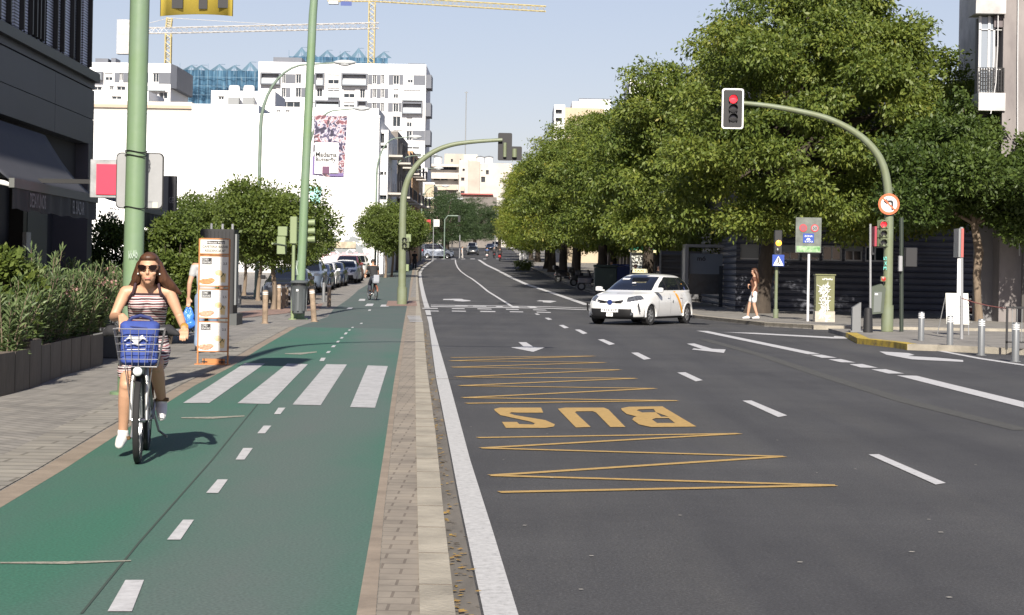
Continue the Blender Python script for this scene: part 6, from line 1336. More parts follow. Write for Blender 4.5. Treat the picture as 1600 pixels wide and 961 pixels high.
mb = MB(); c = (XX(1262.5), Yq - .1135, ZZ(374)); mb.prism([(-.07, -.03), (.07, -.03), (.05, .0), (.03, .035), (-.04, .035), (-.06, 0)], c, X3, Z3, Y3, .0015); mb.build('symbol', M_SIGNW, t)
text('lettering', 'TAXI', (XX(1256), Yq - .1125, ZZ(378.8)), X3, Z3, XX(1269) - XX(1256), .045, M_SIGNW, t, .01, .002)
gk = G(1289, 503, SW); Yq = gk.y; t = thing('utility_cabinet', gk, 'olive street cabinet on pale plinth covered with white graffiti', 'cabinet'); a = at(1275.5, 430, Yq); b = at(1303.5, 486, Yq); c = at(1276, 487, Yq)
mb = MB(); mb.box(a.x, b.x, Yq, Yq + .4, at(1289, 486, Yq).z, a.z); mb.box(a.x - .03, b.x + .03, Yq - .03, Yq + .43, a.z + .001, a.z + .04); mb.build('cabinet_body', mat('olive_cabinet', (.15, .155, .07), .6, var=.15, scale=4), t); mb = MB(); mb.box(a.x - .02, b.x + .02, Yq - .02, Yq + .42, SW, at(1289, 486.3, Yq).z); mb.build('plinth', mat('pale_plinth', (.42, .39, .33), .85, var=.2, scale=5), t)
rr = random.Random(3); mb = MB()
for i in range(120):
    x = a.x + .12 + rr.random() * (b.x - a.x - .3); z = at(0, 482, Yq).z + rr.random() * (a.z - at(0, 482, Yq).z - .28); an = rr.random() * 3.1; L = .04 + rr.random() * .07; d = Vector((math.cos(an), 0, math.sin(an))); mb.obox((x, Yq - .003 - .0003 * i, z), d, Y3, (-d.z, 0, d.x), L, .0015, .008)
mb.build('graffiti', M_GRW, t); text('scrawl', 'wMwAx', (a.x + .18, Yq - .003, a.z - .15), X3, Z3, .34, .07, M_GRW, t, .02)
# thin poles near the right corner
def pole_sign(px, pyb, pyt, r, m, label, name='sign_post', dz=SW): g = G(px, pyb, dz); t = thing(name, g, label, 'sign'); mb = MB(); mb.cyl(g, (at(px, pyt, g.y).x, g.y, at(px, pyt, g.y).z), r, 10); mb.build('post', m, t, True); return t, g
t, g = pole_sign(1360, 519, 350, .03, M_ALU, 'thin pole with a narrow edge-on red sign left of the right gantry')
p = at(1363.5, 354, g.y); q = at(1366.5, 385, g.y); mb = MB(); mb.box(p.x, q.x, g.y - .3, g.y + .3, q.z, p.z); mb.build('sign_plate', mat('dark_crimson', (.3, .03, .05), .6), t); mb = MB(); p = at(1361, 385, g.y); q = at(1365.5, 398, g.y); mb.box(p.x, q.x, g.y - .05, g.y + .05, q.z, p.z); mb.build('small_plate', M_BLACK, t)
t, g = pole_sign(1502.5, 530, 355, .04, M_ALU, 'grey pole with a tall narrow red and white sign edge, before the white notice')
p = at(1498, 357, g.y); q = at(1501.3, 402, g.y); mb = MB(); mb.box(p.x, q.x, g.y - .02, g.y + .5, q.z, p.z); mb.build('sign_edge', M_GREYM, t); mb = MB(); p = at(1501.4, 357, g.y); q = at(1504.5, 402, g.y); mb.box(p.x, q.x, g.y - .06, g.y - .045, q.z, p.z); mb.build('red_edge', mat('faded_red', (.40, .10, .09), .6), t)
mb = MB(); p = at(1496, 404, g.y); q = at(1501, 462, g.y); mb.box(p.x, q.x, g.y - .02, g.y + .02, q.z, p.z); mb.build('timetable', M_SIGNW, t)
t, g = pole_sign(1408.5, 518, 340, .055, mat('dark_green_post', (.03, .04, .03), .5), 'dark post with a grey signal box behind the right gantry')
g2 = at(1405.5, 412, g.y); mb = MB(); mb.rbox((g2.x, g.y - .1, g2.z), .055, .07, .21, .03); mb.build('control_box', M_ALU, t); g2 = at(1420, 402, g.y); mb = MB(); mb.rbox((g2.x + .05, g.y, g2.z), .16, .12, .26, .03); mb.build('signal_housing', M_BLACK, t)
# bin on the right gantry
c = at(1371, 468, Yr_ - .1); t = thing('litter_bin', c, 'grey green litter bin hung on the left side of the right gantry', 'bin'); S = Yr_ / F
mb = MB(); mb.prism([(-.2, -.40), (.13, -.36), (.19, .30), (.08, .42), (-.19, .33)], (c.x, c.y - .15, c.z), X3, Z3, Y3, .3); mb.build('bin_body', mat('bin_green', (.06, .075, .055), .5), t); mb = MB(); mb.prism([(-.13, -.34), (.06, -.32), (.09, .2), (-.12, .2)], (c.x, c.y - .156, c.z), X3, Z3, Y3, .005); mb.build('front_panel', mat('bin_panel', (.13, .145, .14), .5), t)
mb = MB(); mb.box(c.x - .1, c.x - .02, c.y - .162, c.y - .157, c.z + .12, c.z + .16); mb.build('label_plate', M_SIGNW, t)
# white notice board (A-frame)
g = G(1497, 523, SW); Yq = g.y; t = thing('notice_board', g, 'white A-frame notice board behind the steel bollards', 'sign'); a = at(1480, 458, Yq); b = at(1514.5, 507, Yq)
mb = MB(); mb.add([(a.x, Yq, b.z), (b.x, Yq, b.z), (b.x, Yq + .18, a.z), (a.x, Yq + .18, a.z)], [(0, 1, 2, 3)]); o = mb.build('board', mat('off_white_board', (.68, .68, .62), .6), t); o.modifiers.new('s', 'SOLIDIFY').thickness = .02
mb = MB(); 
for x, s in ((a.x + .02, 0), (b.x - .02, 0)): mb.cyl((x, Yq - .04, SW), (x, Yq + .19, a.z), .012, 6); mb.cyl((x - .12 if x < g.x else x, Yq + .6, SW), (x, Yq + .2, a.z), .012, 6)
mb.build('legs', M_ALU, t)
for i in range(7): z = a.z - .16 - i * .1; yy = Yq + .18 * (z - b.z) / (a.z - b.z) - .04; text('lettering', ['ESTUDIO DE', 'PILATES Y YOGA', 'CLASES', 'MAÑANA Y TARDE', 'INFORMACION', 'Y RESERVAS', 'AQUI'][i], (a.x + .1 + .03 * (i % 2), yy, z), X3, Z3, .55 - .08 * (i % 2), .035, M_GREYM, t)
# railing with rope on the right
g = G(1572, 546, SW); Yq = g.y; t = thing('railing', g, 'black pedestrian railing cut by the right edge', 'railing'); mb = MB(); x0 = at(1572, 500, Yq).x; z1 = at(1590, 482, Yq).z; z0 = at(1590, 536, Yq).z
mb.box(x0, x0 + 2.6, Yq - .02, Yq + .02, z1, z1 + .04); mb.box(x0, x0 + 2.6, Yq - .02, Yq + .02, z0, z0 + .03)
for i in range(2): mb.box(x0 + i * 2.5, x0 + .04 + i * 2.5, Yq - .02, Yq + .02, SW, z1)
mb.build('rail_frame', M_BLACK, t); mb = MB()
for i in range(24): mb.box(x0 + .12 + i * .1, x0 + .132 + i * .1, Yq - .006, Yq + .006, z0 + .03, z1)
mb.build('bars', M_GREYM, t)
t = thing('rope', at(1505, 467, Yq), 'red and white rope strung between the pole and the black railing', 'rope'); mb = MB(); P = [at(x, y, 45.5 + (Yq - 45.5) * i / 4) for i, (x, y) in enumerate(((1503, 466), (1520, 472), (1545, 478), (1565, 481), (1574, 482)))]; mb.tube(P, .012, 6); mb.build('line', mat('rope_red', (.35, .12, .10), .8), t)
# glass advertising shelter 'mo' and kiosk under the trees
Yq = 82.; t = thing('advertising_column', at(1095, 470, Yq), 'dark glazed advertising shelter with the letters mó under the tree', 'shelter'); a = at(1070, 386, Yq); b = at(1150, 470, Yq); mb = MB()
mb.box(a.x, a.x + .14, Yq - .3, Yq + 1, SW, a.z); mb.box(b.x - .5, b.x, Yq - .3, Yq + .2, SW, a.z - .05); mb.box(a.x, b.x, Yq - .32, Yq + 1.1, a.z, a.z + .12); mb.build('frame', mat('grey_shelter_frame', (.2, .205, .2), .5), t)
mb = MB(); p = at(1077, 396, Yq); q = at(1128, 460, Yq); mb.box(p.x, q.x, Yq - .1, Yq - .02, q.z, p.z); mb.build('poster', mat('dark_poster', (.03, .045, .06), .25, var=.6, scale=2, col2=(.012, .015, .02)), t); mb = MB(); mb.box(p.x, q.x, Yq - .11, Yq - .102, at(0, 409, Yq).z, p.z); mb.build('header', mat('grey_header', (.12, .15, .18), .4), t)
text('lettering', 'mó', (at(1089, 407, Yq).x, Yq - .112, at(1089, 407.5, Yq).z), X3, Z3, .36, .2, M_BLACK, t, .03)
mb = MB(); mb.box(at(1130, 0, Yq).x, at(1136, 0, Yq).x, Yq - .31, Yq - .302, at(0, 462, Yq).z, at(0, 396, Yq).z); mb.build('side_glass', M_GLASS, t)
Yq = 104.; t = thing('kiosk', at(1000, 440, Yq), 'white street kiosk with a green pyramid roof seen over the taxi', 'kiosk'); a = at(987, 391, Yq); b = at(1019, 440, Yq); mb = MB(); z0 = gz(Yq) + SW
mb.box(a.x, b.x, Yq, Yq + 1.3, z0, a.z); mb.build('cabin', mat('white_kiosk', (.6, .6, .55), .6), t); mb = MB(); mb.box(at(1003, 0, Yq).x, b.x + .004, Yq - .02, Yq - .004, z0, at(0, 397, Yq).z); mb.build('shutter', mat('slate_shutter', (.07, .09, .11), .5), t)
mb = MB(); cx = (a.x + b.x) / 2; W = (b.x - a.x) / 2 + .15; zt = at(1003, 375, Yq).z; mb.add([(cx - W, Yq - .2, a.z), (cx + W, Yq - .2, a.z), (cx + W, Yq + 1.5, a.z), (cx - W, Yq + 1.5, a.z), (cx, Yq + .65, zt)], [(0, 1, 4), (1, 2, 4), (2, 3, 4), (3, 0, 4), (0, 3, 2, 1)]); mb.build('roof', mat('kiosk_green', (.02, .16, .10), .5), t)
mb = MB(); mb.box(cx - W - .02, cx + W + .02, Yq - .25, Yq - .205, a.z - .12, a.z + .02); mb.build('fascia', mat('yellow_cream', (.55, .5, .3), .6), t)
for px, pyb, pyt, lab, mm in ((987, 442, 373, 'pale thin post left of the kiosk', M_ALU), (1041, 460, 370, 'slim grey post before the grey hoarding', M_ALU)):
    g = G(px, pyb, SW); t = thing('thin_post', g, lab, 'post'); mb = MB(); mb.cyl(g, (g.x, g.y, at(px, pyt, g.y).z), .05, 8); mb.cyl(g, g + Vector((0, 0, .05)), .1, 8); mb.build('shaft', mm, t)
# bare young tree before the kiosk
g = G(1019, 452, SW); t = thing('young_tree', g, 'young bare tree with pale forked trunk between kiosk and hoarding', 'tree'); mb = MB(); S = g.y / F
for q in ([(1019, 452), (1019, 420), (1018, 400), (1016, 380)], [(1018, 405), (1012, 392), (1008, 380)], [(1019, 415), (1025, 402), (1031, 392)], [(1018, 398), (1022, 386), (1024, 374)]): mb.tube([Vector((at(x, y, g.y).x, g.y, max(g.z, at(x, y, g.y).z))) for x, y in q], [.1, .07, .05, .02][:len(q)] if len(q) == 4 else [.05, .035, .015], 7)
mb.build('trunk', M_BARKL, t, True); leaves('crown', [(at(1022, 375, g.y).x, g.y, at(1022, 375, g.y).z, .7, .7, .5)], 700, .12, np.random.default_rng(8), t, LF_YEL, clump=4, jitter=.1)
# green container and blue bin
def container(px, py, w, h, m, label, name='waste_container'):
    g = G(px, py, SW); t = thing(name, g, label, 'container'); mb = MB(); mb.rbox((g.x, g.y + .5, g.z + h / 2 + .08), w / 2, .5, h / 2, .06); mb.build('bin_body', m, t); mb = MB(); mb.rbox((g.x, g.y + .5, g.z + h + .16), w / 2 + .04, .54, .07, .05); mb.build('lid', m, t)
    mb = MB(); [mb.lathe((g.x + s * (w / 2 - .12), g.y + .1, g.z + .09), [(0, -.03), (.09, -.03), (.09, .03), (0, .03)], 10, 'x') for s in (-1, 1)]; mb.build('wheels', M_BLACK, t)
container(946, 458, 1.25, 1.35, mat('container_green', (.035, .055, .05), .6), 'dark green waste container left of the taxi roof sign'); container(974, 452, 1.3, 1.3, mat('container_blue', (.02, .035, .13), .5), 'dark blue container behind the taxi, left of the kiosk')
# banners and signs at the far junction
for px, y0, y1, w, m, lab in ((667.5, 343, 360, 10, mat('red_banner', (.55, .05, .06), .7), 'bright red banner on a post near the far junction'), (682, 343, 354, 9, M_SIGNW, 'white banner with grey figures right of the red one')):
    Y = 225.; p = at(px - w / 2, y0, Y); q = at(px + w / 2, y1, Y); t = thing('banner', p, lab, 'banner'); mb = MB(); mb.box(p.x, q.x, Y, Y + .05, q.z, p.z); mb.build('cloth', m, t); mb = MB(); mb.cyl((p.x, Y, gz(Y) + BK), (p.x, Y, p.z + .1), .05, 6); mb.build('post', M_GALV, t)
    if w == 9: text('lettering', 'mm', (p.x + .1, Y - .004, q.z + .2), X3, Z3, .5, .4, M_GREYM, t, .02)
for px, Y, lab in ((690, 262, 'thin white post at the far left corner'), (706, 268, 'white post left of the far pedestrian'), (773, 330, 'thin pale post above the far white van'), (718, 255, 'post with a bent top by the far junction')):
    g = at(px, 400, Y); g.z = gz(Y) + SW; t = thing('thin_post', g, lab, 'post'); mb = MB(); mb.cyl(g, (g.x, g.y, g.z + 3.1), .07, 6); mb.cyl(g, g + Vector((0, 0, .05)), .15, 6); mb.build('shaft', M_ALU, t)
# far signal mast arm
Y = 250.; g = at(694, 400, Y); g.z = gz(Y) + BK; t = thing('signal_gantry', g, 'small far signal gantry with a straight arm before the dark trees', 'signal pole'); mb = MB(); zt = at(700, 337, Y).z; mb.tube([g, (g.x, Y, zt - .5), (g.x + .4, Y, zt), (at(717, 337, Y).x, Y, zt)], .08, 8); mb.build('curved_mast', M_LAMPG, t, True); mb = MB(); c = at(717.5, 341, Y); mb.box(c.x - .15, c.x + .15, Y - .1, Y + .1, c.z - .5, c.z + .35); mb.build('signal_housing', M_BLACK, t)
# white panels and small hedge at the far right corner
Y = 184.
for i, (x0, x1, y0, y1, lab) in enumerate(((812, 819, 385, 401, 'narrow white panel at the far right corner'), (820, 826, 384, 402, 'wider white panel beside the narrow one at the far right corner'))): p = at(x0, y0, Y); q = at(x1, y1, Y); t = thing('information_panel', (p.x, Y, gz(Y) + SW), lab, 'panel'); mb = MB(); mb.box(p.x, q.x, Y, Y + .12, gz(Y) + SW + .2, p.z); mb.build('panel', M_SIGNW, t); mb = MB(); mb.box(p.x + .05, q.x - .05, Y + .02, Y + .1, gz(Y) + SW, gz(Y) + SW + .195); mb.build('foot', M_GREYM, t)
bush(818, 409, .9, .9, 2500, LF_OR, 'low clipped hedge at the far right corner', 31, ls=.12, name='hedge', Y=180).location.z = gz(180) + .1
# fallen leaves in the gutter
rr = random.Random(9); mb = MB()
for i in range(420):
    y = 8 + 40 * rr.random() ** 1.6; x = interp(kr, y) + .015 + abs(rr.gauss(0, .05)); c = Vector((x, y, .012 + rr.random() * .01)); a = rr.random() * 6.28; L = .012 + .016 * rr.random(); u = Vector((math.cos(a), math.sin(a), .2 * rr.random())) * L; v = Vector((-math.sin(a), math.cos(a), .3 * rr.random())) * L * .6
    mb.add([c - u, c + v, c + u, c - v], [(0, 1, 2, 3)])
o = mb.build('fallen_leaves', mat('dry_leaf', (.30, .21, .05), .8, var=.5, scale=20, col2=(.16, .08, .03))); tag(o, 'dry yellow leaves lying along the kerb', 'leaves', kind='stuff')
mb = MB()
for i in range(22): p = G(700 + rr.random() * 900, 560 + rr.random() ** .7 * 400, .0); a = rr.random() * 6; L = .01 + .012 * rr.random(); mb.add([(p.x + L * math.cos(a + k * 1.57), p.y + L * math.sin(a + k * 1.57) * .7, .009) for k in range(4)], [(0, 1, 2, 3)])
o = mb.build('road_litter', mat('pale_litter', (.4, .38, .33), .8)); tag(o, 'tiny pale specks of litter on the asphalt', 'litter', kind='stuff')
# kerb stone joints
mb = MB(); y = 6.
while y < 60: x0 = interp(kl, y); x1 = interp(kr, y); mb.box(x0, x1 + .006, y, y + .008, BK - .05, BK + .0145); y += 1.0
structure(mb.build('kerb_joint', mat('joint_dark', (.12, .10, .08), .9)))
# ------------------------------------------------------------------ vehicles
M_TYRE = mat('tyre_rubber', (.016, .016, .017), .85); M_RIM = mat('alloy_rim', (.42, .43, .44), .3, .8); M_CGLASS = mat('car_glass', (.010, .012, .018), .04, spec=.9)
M_TRIM = mat('black_trim', (.012, .012, .013), .5); M_LAMP = mat('headlamp_glass', (.16, .17, .19), .06, .5, var=.6, scale=14); M_TAIL = mat('tail_lamp', (.30, .01, .01), .2)
def catm(L, t):
    i = min(int(t), len(L) - 2); f = t - i; p0 = L[max(i - 1, 0)]; p1 = L[i]; p2 = L[i + 1]; p3 = L[min(i + 2, len(L) - 1)]
    return [.5 * (2 * b + (c - a) * f + (2 * a - 5 * b + 4 * c - d) * f * f + (3 * b - a - 3 * c + d) * f ** 3) for a, b, c, d in zip(p0, p1, p2, p3)]
def wheel(par, x, y, r, n=28, wd=.21, det=True):
    s = 1 if y > 0 else -1
    mb = MB(); mb.lathe((x, y, r), [(r * .66, -wd / 2), (r * .93, -wd / 2), (r, -wd * .36), (r, wd * .36), (r * .93, wd / 2), (r * .66, wd / 2), (r * .66, -wd / 2)], n, 'y'); w_ = mb.build('wheel', M_TYRE, par, True, 30)
    mb = MB(); mb.lathe((x, y + s * wd * .30, r), [(0, 0), (r * .18, s * .02), (r * .2, 0)], 14, 'y'); mb.lathe((x, y + s * wd * .44, r), [(r * .60, -s * .01), (r * .70, 0), (r * .70, -s * .05), (r * .60, -s * .05), (r * .60, -s * .01)], n, 'y')
    if det:
        for k in range(7):
            a = k * 2 * math.pi / 7; d = Vector((math.cos(a), 0, math.sin(a))); mb.obox(Vector((x, y + s * wd * .36, r)) + d * r * .38, d, Y3, (-d.z, 0, d.x), r * .27, .012, r * .07)
    mb.build('rim', M_RIM, w_, True, 30); mb = MB(); mb.lathe((x, y + s * wd * .1, r), [(0, 0), (r * .68, 0), (r * .68, s * .01), (0, s * .01)], n, 'y'); mb.build('brake_disc', M_TRIM, w_)
def car(label, paint_, L=4.3, W=1.78, H=1.48, zh=.80, xw=1.15, xr=1.95, belt=.98, rr=.65, fo=.88, ro=.85, wr=.315, n=72, sub=3, group=None, name='parked_car', cat='car', plate=None, van=False, ds=.0):
    t = thing(name, (0, 0, 0), label, cat, group); h = L / 2; w = W / 2
    hb = belt + .04; kb = .06 if van else .13
    LV = [(h - .17, .19, -h + .14, .21, w * .90, 5), (h - .05, .28, -h + .04, .3, w * .965, 5), (h, .50, -h, .55, w, 4.6), (h - .03, .66, -h + .01, .80, w, 4.4), (h - .13, zh - .03, -h + .05, hb - .12, w * .975, 4.2),
          (h - .42, zh + (belt - zh) * .48, -h + .08, hb - .04, w * .945, 4), (h - xw, belt + .02, -h + .10, hb, w * .91, 4.4), (h - xw - (xr - xw) * .48, belt + (H - belt) * .48, -h + .10 + (rr - .1) * .35, belt + (H - belt) * .5, w * (.82 if not van else .88), 4.2),
          (h - xr, H - .075, -h + rr, H - .10, w * (.70 if not van else .82), 4), (h - xr - .28, H - .02, -h + rr + .25, H - .035, w * .55, 3.5), (h - xr - .6, H, -h + rr + .55, H - .01, w * .3, 3), (h - xr - 1.0, H + .003, -h + rr + .9, H, w * .02, 3)]
    T = [i / sub for i in range((len(LV) - 1) * sub + 1)]; V = []; info = []
    for tt in T:
        xf, zf, xb, zb, ww, e = catm(LV, tt); a = (xf - xb) / 2; c = (xf + xb) / 2
        for j in range(n):
            # even spacing along the perimeter: go round a rounded rectangle by angle with superellipse power
            p = 2 * math.pi * (j + .5) / n; cs, sn = math.cos(p), math.sin(p); g = math.atan2(sn * a * .85, cs * ww * 1.0) if False else p
            x = c + a * math.copysign(abs(cs) ** (2 / e), cs); y = ww * math.copysign(abs(sn) ** (2 / e), sn); u = (x - xb) / (xf - xb); V.append((x, y, zb + (zf - zb) * u ** 1.3 if tt > 4 else zb + (zf - zb) * u)); info.append((tt, u, y / ww))
    groups = {}; xa = h - fo; xc = -(h - ro)
    fsub = []
    for i in range(len(T) - 1):
        for j in range(n):
            k = (j + 1) % n; f = (i * n + j, i * n + k, (i + 1) * n + k, (i + 1) * n + j); P = [V[q] for q in f]; x = sum(p[0] for p in P) / 4; y = sum(p[1] for p in P) / 4; z = sum(p[2] for p in P) / 4; tt = T[i] + .5 / sub
            u = sum(info[q][1] for q in f) / 4; v = abs(sum(info[q][2] for q in f) / 4)
            if abs(y) > w * .6 and min((x - xa) ** 2, (x - xc) ** 2) + (z - wr) ** 2 < (wr + .05) ** 2: continue
            front, rear = u > .82, u < .16; g = 'body'
            if 6.12 < tt < 7.92:
                if v < .84 and front: g = 'windscreen'
                elif v < .80 and rear: g = 'rear_window'
                elif v > .93:
                    xp = x / h
                    xm = h - xw - (xr - xw) * (tt - 6) / 2 - .30; xn = -h + .10 + (rr - .1) * (tt - 6) / 2 + .25
                    if xn < x < xm: g = 'pillar' if abs(x - (.02 + ds)) < .045 or abs(x - (-.95 + ds)) < .04 else 'side_window'
            elif front and 3.05 < tt < 4.75 and w * .52 < abs(y) and x > h - .60 and abs(z - (zh - .02 + .10 * (abs(y) / w - .8) + .12 * (h - x - .25))) < .068: g = 'headlight'
            elif front and x > h - .3 and .24 < z < .50 and abs(y) < w * (.74 - .3 * abs(z - .3)): g = 'grille'
            elif front and x > h - .25 and zh - .17 < z + abs(y) * .04 < zh - .11 and abs(y) < w * .4: g = 'upper_grille'
            elif rear and 3.3 < tt < 5.6 and abs(y) > w * .62 and x < -h + .4: g = 'tail_light'
            elif tt < .9: g = 'sill'
            groups.setdefault(g, []).append(f)
    mm = {'body': paint_, 'windscreen': M_CGLASS, 'rear_window': M_CGLASS, 'side_window': M_CGLASS, 'pillar': M_TRIM, 'headlight': M_LAMP, 'grille': M_TRIM, 'upper_grille': M_TRIM, 'tail_light': M_TAIL, 'sill': M_TRIM}
    for g, fs in groups.items():
        if not fs: continue
        sets = [fs]
        if g in ('headlight', 'side_window', 'tail_light'): sets = [[f for f in fs if V[f[0]][1] > 0], [f for f in fs if V[f[0]][1] <= 0]]
        if g == 'pillar': sets = [[f for f in fs if (V[f[0]][1] > 0) == a and (V[f[0]][0] > -.45) == b] for a in (True, False) for b in (True, False)]
        for ss in sets:
            if not ss: continue
            ids = sorted({q for f in ss for q in f}); mp = {q: i for i, q in enumerate(ids)}; mb = MB(); mb.add([V[q] for q in ids], [[mp[q] for q in f] for f in ss]); o = mb.build(g, mm[g], t)
            me = o.data; shade(me, 45)
    mb = MB(); mb.box(-h + .25, h - .3, -w + .3, w - .3, .22, .75); mb.box(-h + .4, h - xw, -w + .22, w - .22, .60, belt - .02)
    for x in (xa, xc):
        for s in (-1, 1):
            K = 14; vs = []
            for i in range(K + 1): a = math.pi * (i / K * 1.2 - .1); vs += [(x + (wr + .055) * math.cos(a), s * (w - .015), wr + (wr + .055) * math.sin(a)), (x + (wr + .055) * math.cos(a), s * (w - .42), wr + (wr + .055) * math.sin(a))]
            mb.add(vs, [(2 * i, 2 * i + 1, 2 * i + 3, 2 * i + 2) for i in range(K)])
    mb.build('underbody', M_TRIM, t)
    for x in (xa, xc):
        for s in (-1, 1): wheel(t, x, s * (w - .125), wr, 28 if n > 60 else 18, .2, n > 60)
    for s in (-1, 1):
        for x in (xa, xc):
            if n < 60: break
            mb = MB(); K = 22; vs = []
            for i in range(K + 1):
                a = math.pi * (i / K * 1.10 - .05); ca, sa = math.cos(a), math.sin(a); yy = w * (1 - max(0, abs(x + .36 * ca) / h) ** 9 * .2)
                vs += [(x + q * ca, s * y2, wr + q * sa) for q, y2 in ((wr + .015, yy - .03), (wr + .022, yy + .006), (wr + .062, yy + .006), (wr + .075, yy - .03))]
            mb.add(vs, [(4 * i + j, 4 * i + j + 1, 4 * i + j + 5, 4 * i + j + 4) for i in range(K) for j in range(3)]); mb.build('wheel_arch', paint_, t, True)
        mb = MB(); c = (h - xw - .28, s * (w + .06), belt + .06); mb.rbox(c, .075, .10, .075, .045); mb.obox((c[0] - .02, s * (w - .04), belt + .02), X3, Y3, Z3, .03, .06, .02); mb.build('mirror', paint_, t, True)
    if plate:
        mb = MB(); mb.box(h + .005, h + .02, -.26, .26, .40, .51); pl_ = mb.build('number_plate', M_SIGNW, t); text('plate_lettering', plate, (h + .021, -.235, .42), (0, 1, 0), Z3, .47, .07, M_BLACK, pl_, .03, .001)
    elif n > 50: mb = MB(); mb.box(h + .002, h + .015, -.26, .26, .36, .47); mb.build('number_plate', M_SIGNW, t); mb = MB(); mb.box(-h - .015, -h - .002, -.26, .26, .60, .71); mb.build('number_plate', M_SIGNW, t)
    return t
def cpaint(name, c, coat=.6): return mat(name, c, .35, coat=coat)
P_W = cpaint('white_car_paint', (.62, .62, .61)); P_BK = cpaint('black_car_paint', (.012, .012, .014)); P_BG = cpaint('blue_grey_car_paint', (.12, .15, .20)); P_DB = cpaint('dark_blue_car_paint', (.02, .03, .06)); P_RD = cpaint('dark_red_car_paint', (.16, .03, .03)); P_SV = cpaint('silver_blue_van_paint', (.23, .26, .32)); P_TX = cpaint('taxi_white_paint', (.66, .66, .65), .8)
# taxi
tx = car('white taxi with an orange diagonal door stripe crossing the lanes', P_TX, 4.645, 1.79, 1.575, .84, 1.08, 2.22, 1.02, .74, .93, .93, .322, 176, 9, name='taxi', cat='taxi', plate='1216 JYP', ds=.06)
h, w_ = 4.645 / 2, 1.79 / 2
mb = MB(); mb.box(h + .004, h + .018, -.10, .10, .27, .385); pl_ = mb.build('small_plate', M_SIGNW, tx); text('plate_lettering', 'SP', (h + .019, -.07, .29), (0, 1, 0), Z3, .14, .075, M_BLACK, pl_, 0, .001)
mb = MB(); c = (h - .005, 0, .70); mb.lathe(c, [(.035, 0), (.075, 0), (.075, .018), (.035, .018)], 20, 'x'); mb.box(h - .0, h + .014, -.012, .012, .645, .755); mb.build('emblem', mat('emblem_blue', (.04, .07, .25), .2, .5), tx)
mb = MB(); 
for s in (-1, 1): mb.obox((h - .03, s * .19, .725), (0, 1, s * .16), X3, (0, -s * .16, 1), .2, .025, .013)
mb.build('upper_grille', M_TRIM, tx)
for s in (-1, 1):
    mb = MB(); mb.lathe((h - .155, s * .60, .36), [(0, .06), (.05, .055), (.06, .03), (.07, -.04)], 14, 'x'); mb.build('fog_lamp', M_LAMP, tx, True)
    mb = MB(); mb.obox((h - .235, s * .80, .55), (.35, -s * .1, 1), (.6, s * .8, 0), (1, 0, 0), .13, .012, .03); mb.build('bumper_slot', M_TRIM, tx)
# roof sign
mb = MB(); mb.box(.10, .30, -.27, .27, 1.575, 1.60); mb.build('sign_base', M_TRIM, tx)
mb = MB(); mb.add([(x, y, z) for z, sx, sy in ((1.601, .9, .85), (1.72, .65, .76)) for x, y in ((.2 - .09 * sx, -.25 * sy), (.2 + .09 * sx, -.25 * sy), (.2 + .09 * sx, .25 * sy), (.2 - .09 * sx, .25 * sy))], [(0, 3, 2, 1), (4, 5, 6, 7), (0, 1, 5, 4), (1, 2, 6, 5), (2, 3, 7, 6), (3, 0, 4, 7)]); rs_ = mb.build('roof_sign', mat('sign_cream', (.62, .58, .38), .5), tx)
text('lettering', 'TAXI', (.279, -.16, 1.625), (0, 1, 0), (-.18, 0, 1), .32, .07, mat('olive_letter', (.18, .15, .03), .6), rs_, .02)
# stripe, door lines, handles, crest on both sides: thin shapes lying just outside the door skin
def side_y(x, z):                       # body half width on the flank at height z
    pts = [(.28, .965), (.5, 1.), (.72, 1.), (.86, .985), (.95, .955), (1.02, .915), (1.1, .89)]
    for a, b in zip(pts, pts[1:]):
        if z <= b[0]: return w_ * (a[1] + (b[1] - a[1]) * max(0, (z - a[0]) / (b[0] - a[0])))
    return w_ * .88
M_OST = mat('taxi_orange', (.75, .34, .03), .4)
def flank(name, poly, m, off=.012, parent=None, s=1):
    mb = MB(); k = 8; vs = []
    a, b, c, d = poly  # a,b bottom edge; c,d top edge (x,z)
    for i in range(k + 1):
        f = i / k; 
        for p, q in ((a, d), (b, c)):
            x = p[0] + (q[0] - p[0]) * f; z = p[1] + (q[1] - p[1]) * f; e = abs(x) / h; y = side_y(x, z) * (1 - max(0, e) ** 8.8 * .22) * 1.0 + off; vs.append((x, s * y, z))
    mb.add(vs, [(2 * i, 2 * i + 1, 2 * i + 3, 2 * i + 2) for i in range(k)]); return mb.build(name, m, parent or tx, True)
for s in (-1, 1):
    flank('door_stripe', [(-1.02, .36), (-.90, .36), (-.36, 1.04), (-.52, 1.04)], M_OST, .008, s=s)
    for x in (.86, -.03, -.93): flank('door_gap', [(x - .005, .34), (x + .005, .34), (x + .005, 1.02), (x - .005, 1.02)], mat('gap_dark', (.08, .08, .08), .6), .006, s=s)
    for x in (.06, -.88): flank('door_handle', [(x, .84), (x + .17, .855), (x + .17, .885), (x, .87)], P_W, .035, s=s)
    mb = MB(); mb.lathe((-.20, s * (w_ + .006), .72), [(0, 0), (.045, 0), (.045, s * .004), (0, s * .004)], 16, 'y'); o = mb.build('door_crest', M_GREYM, tx); 
    for i in range(3): pass
mb = MB()
mb.lathe((h - .62, 0, .955), [(0, 0), (.05, 0), (.05, .006), (0, .006)], 16); mb.build('bonnet_crest', mat('crest_grey', (.15, .15, .2), .5), tx)
for s, c in ((-1, (.3, .3, .32)), (1, (.4, .1, .08))): mb = MB(); mb.box(h - .645, h - .60, min(s * .08, s * .34), max(s * .08, s * .34), .925, .957 - .002); mb.build('bonnet_lettering', mat('faint_lettering' + str(s), (.42, .40, .40), .5), tx)
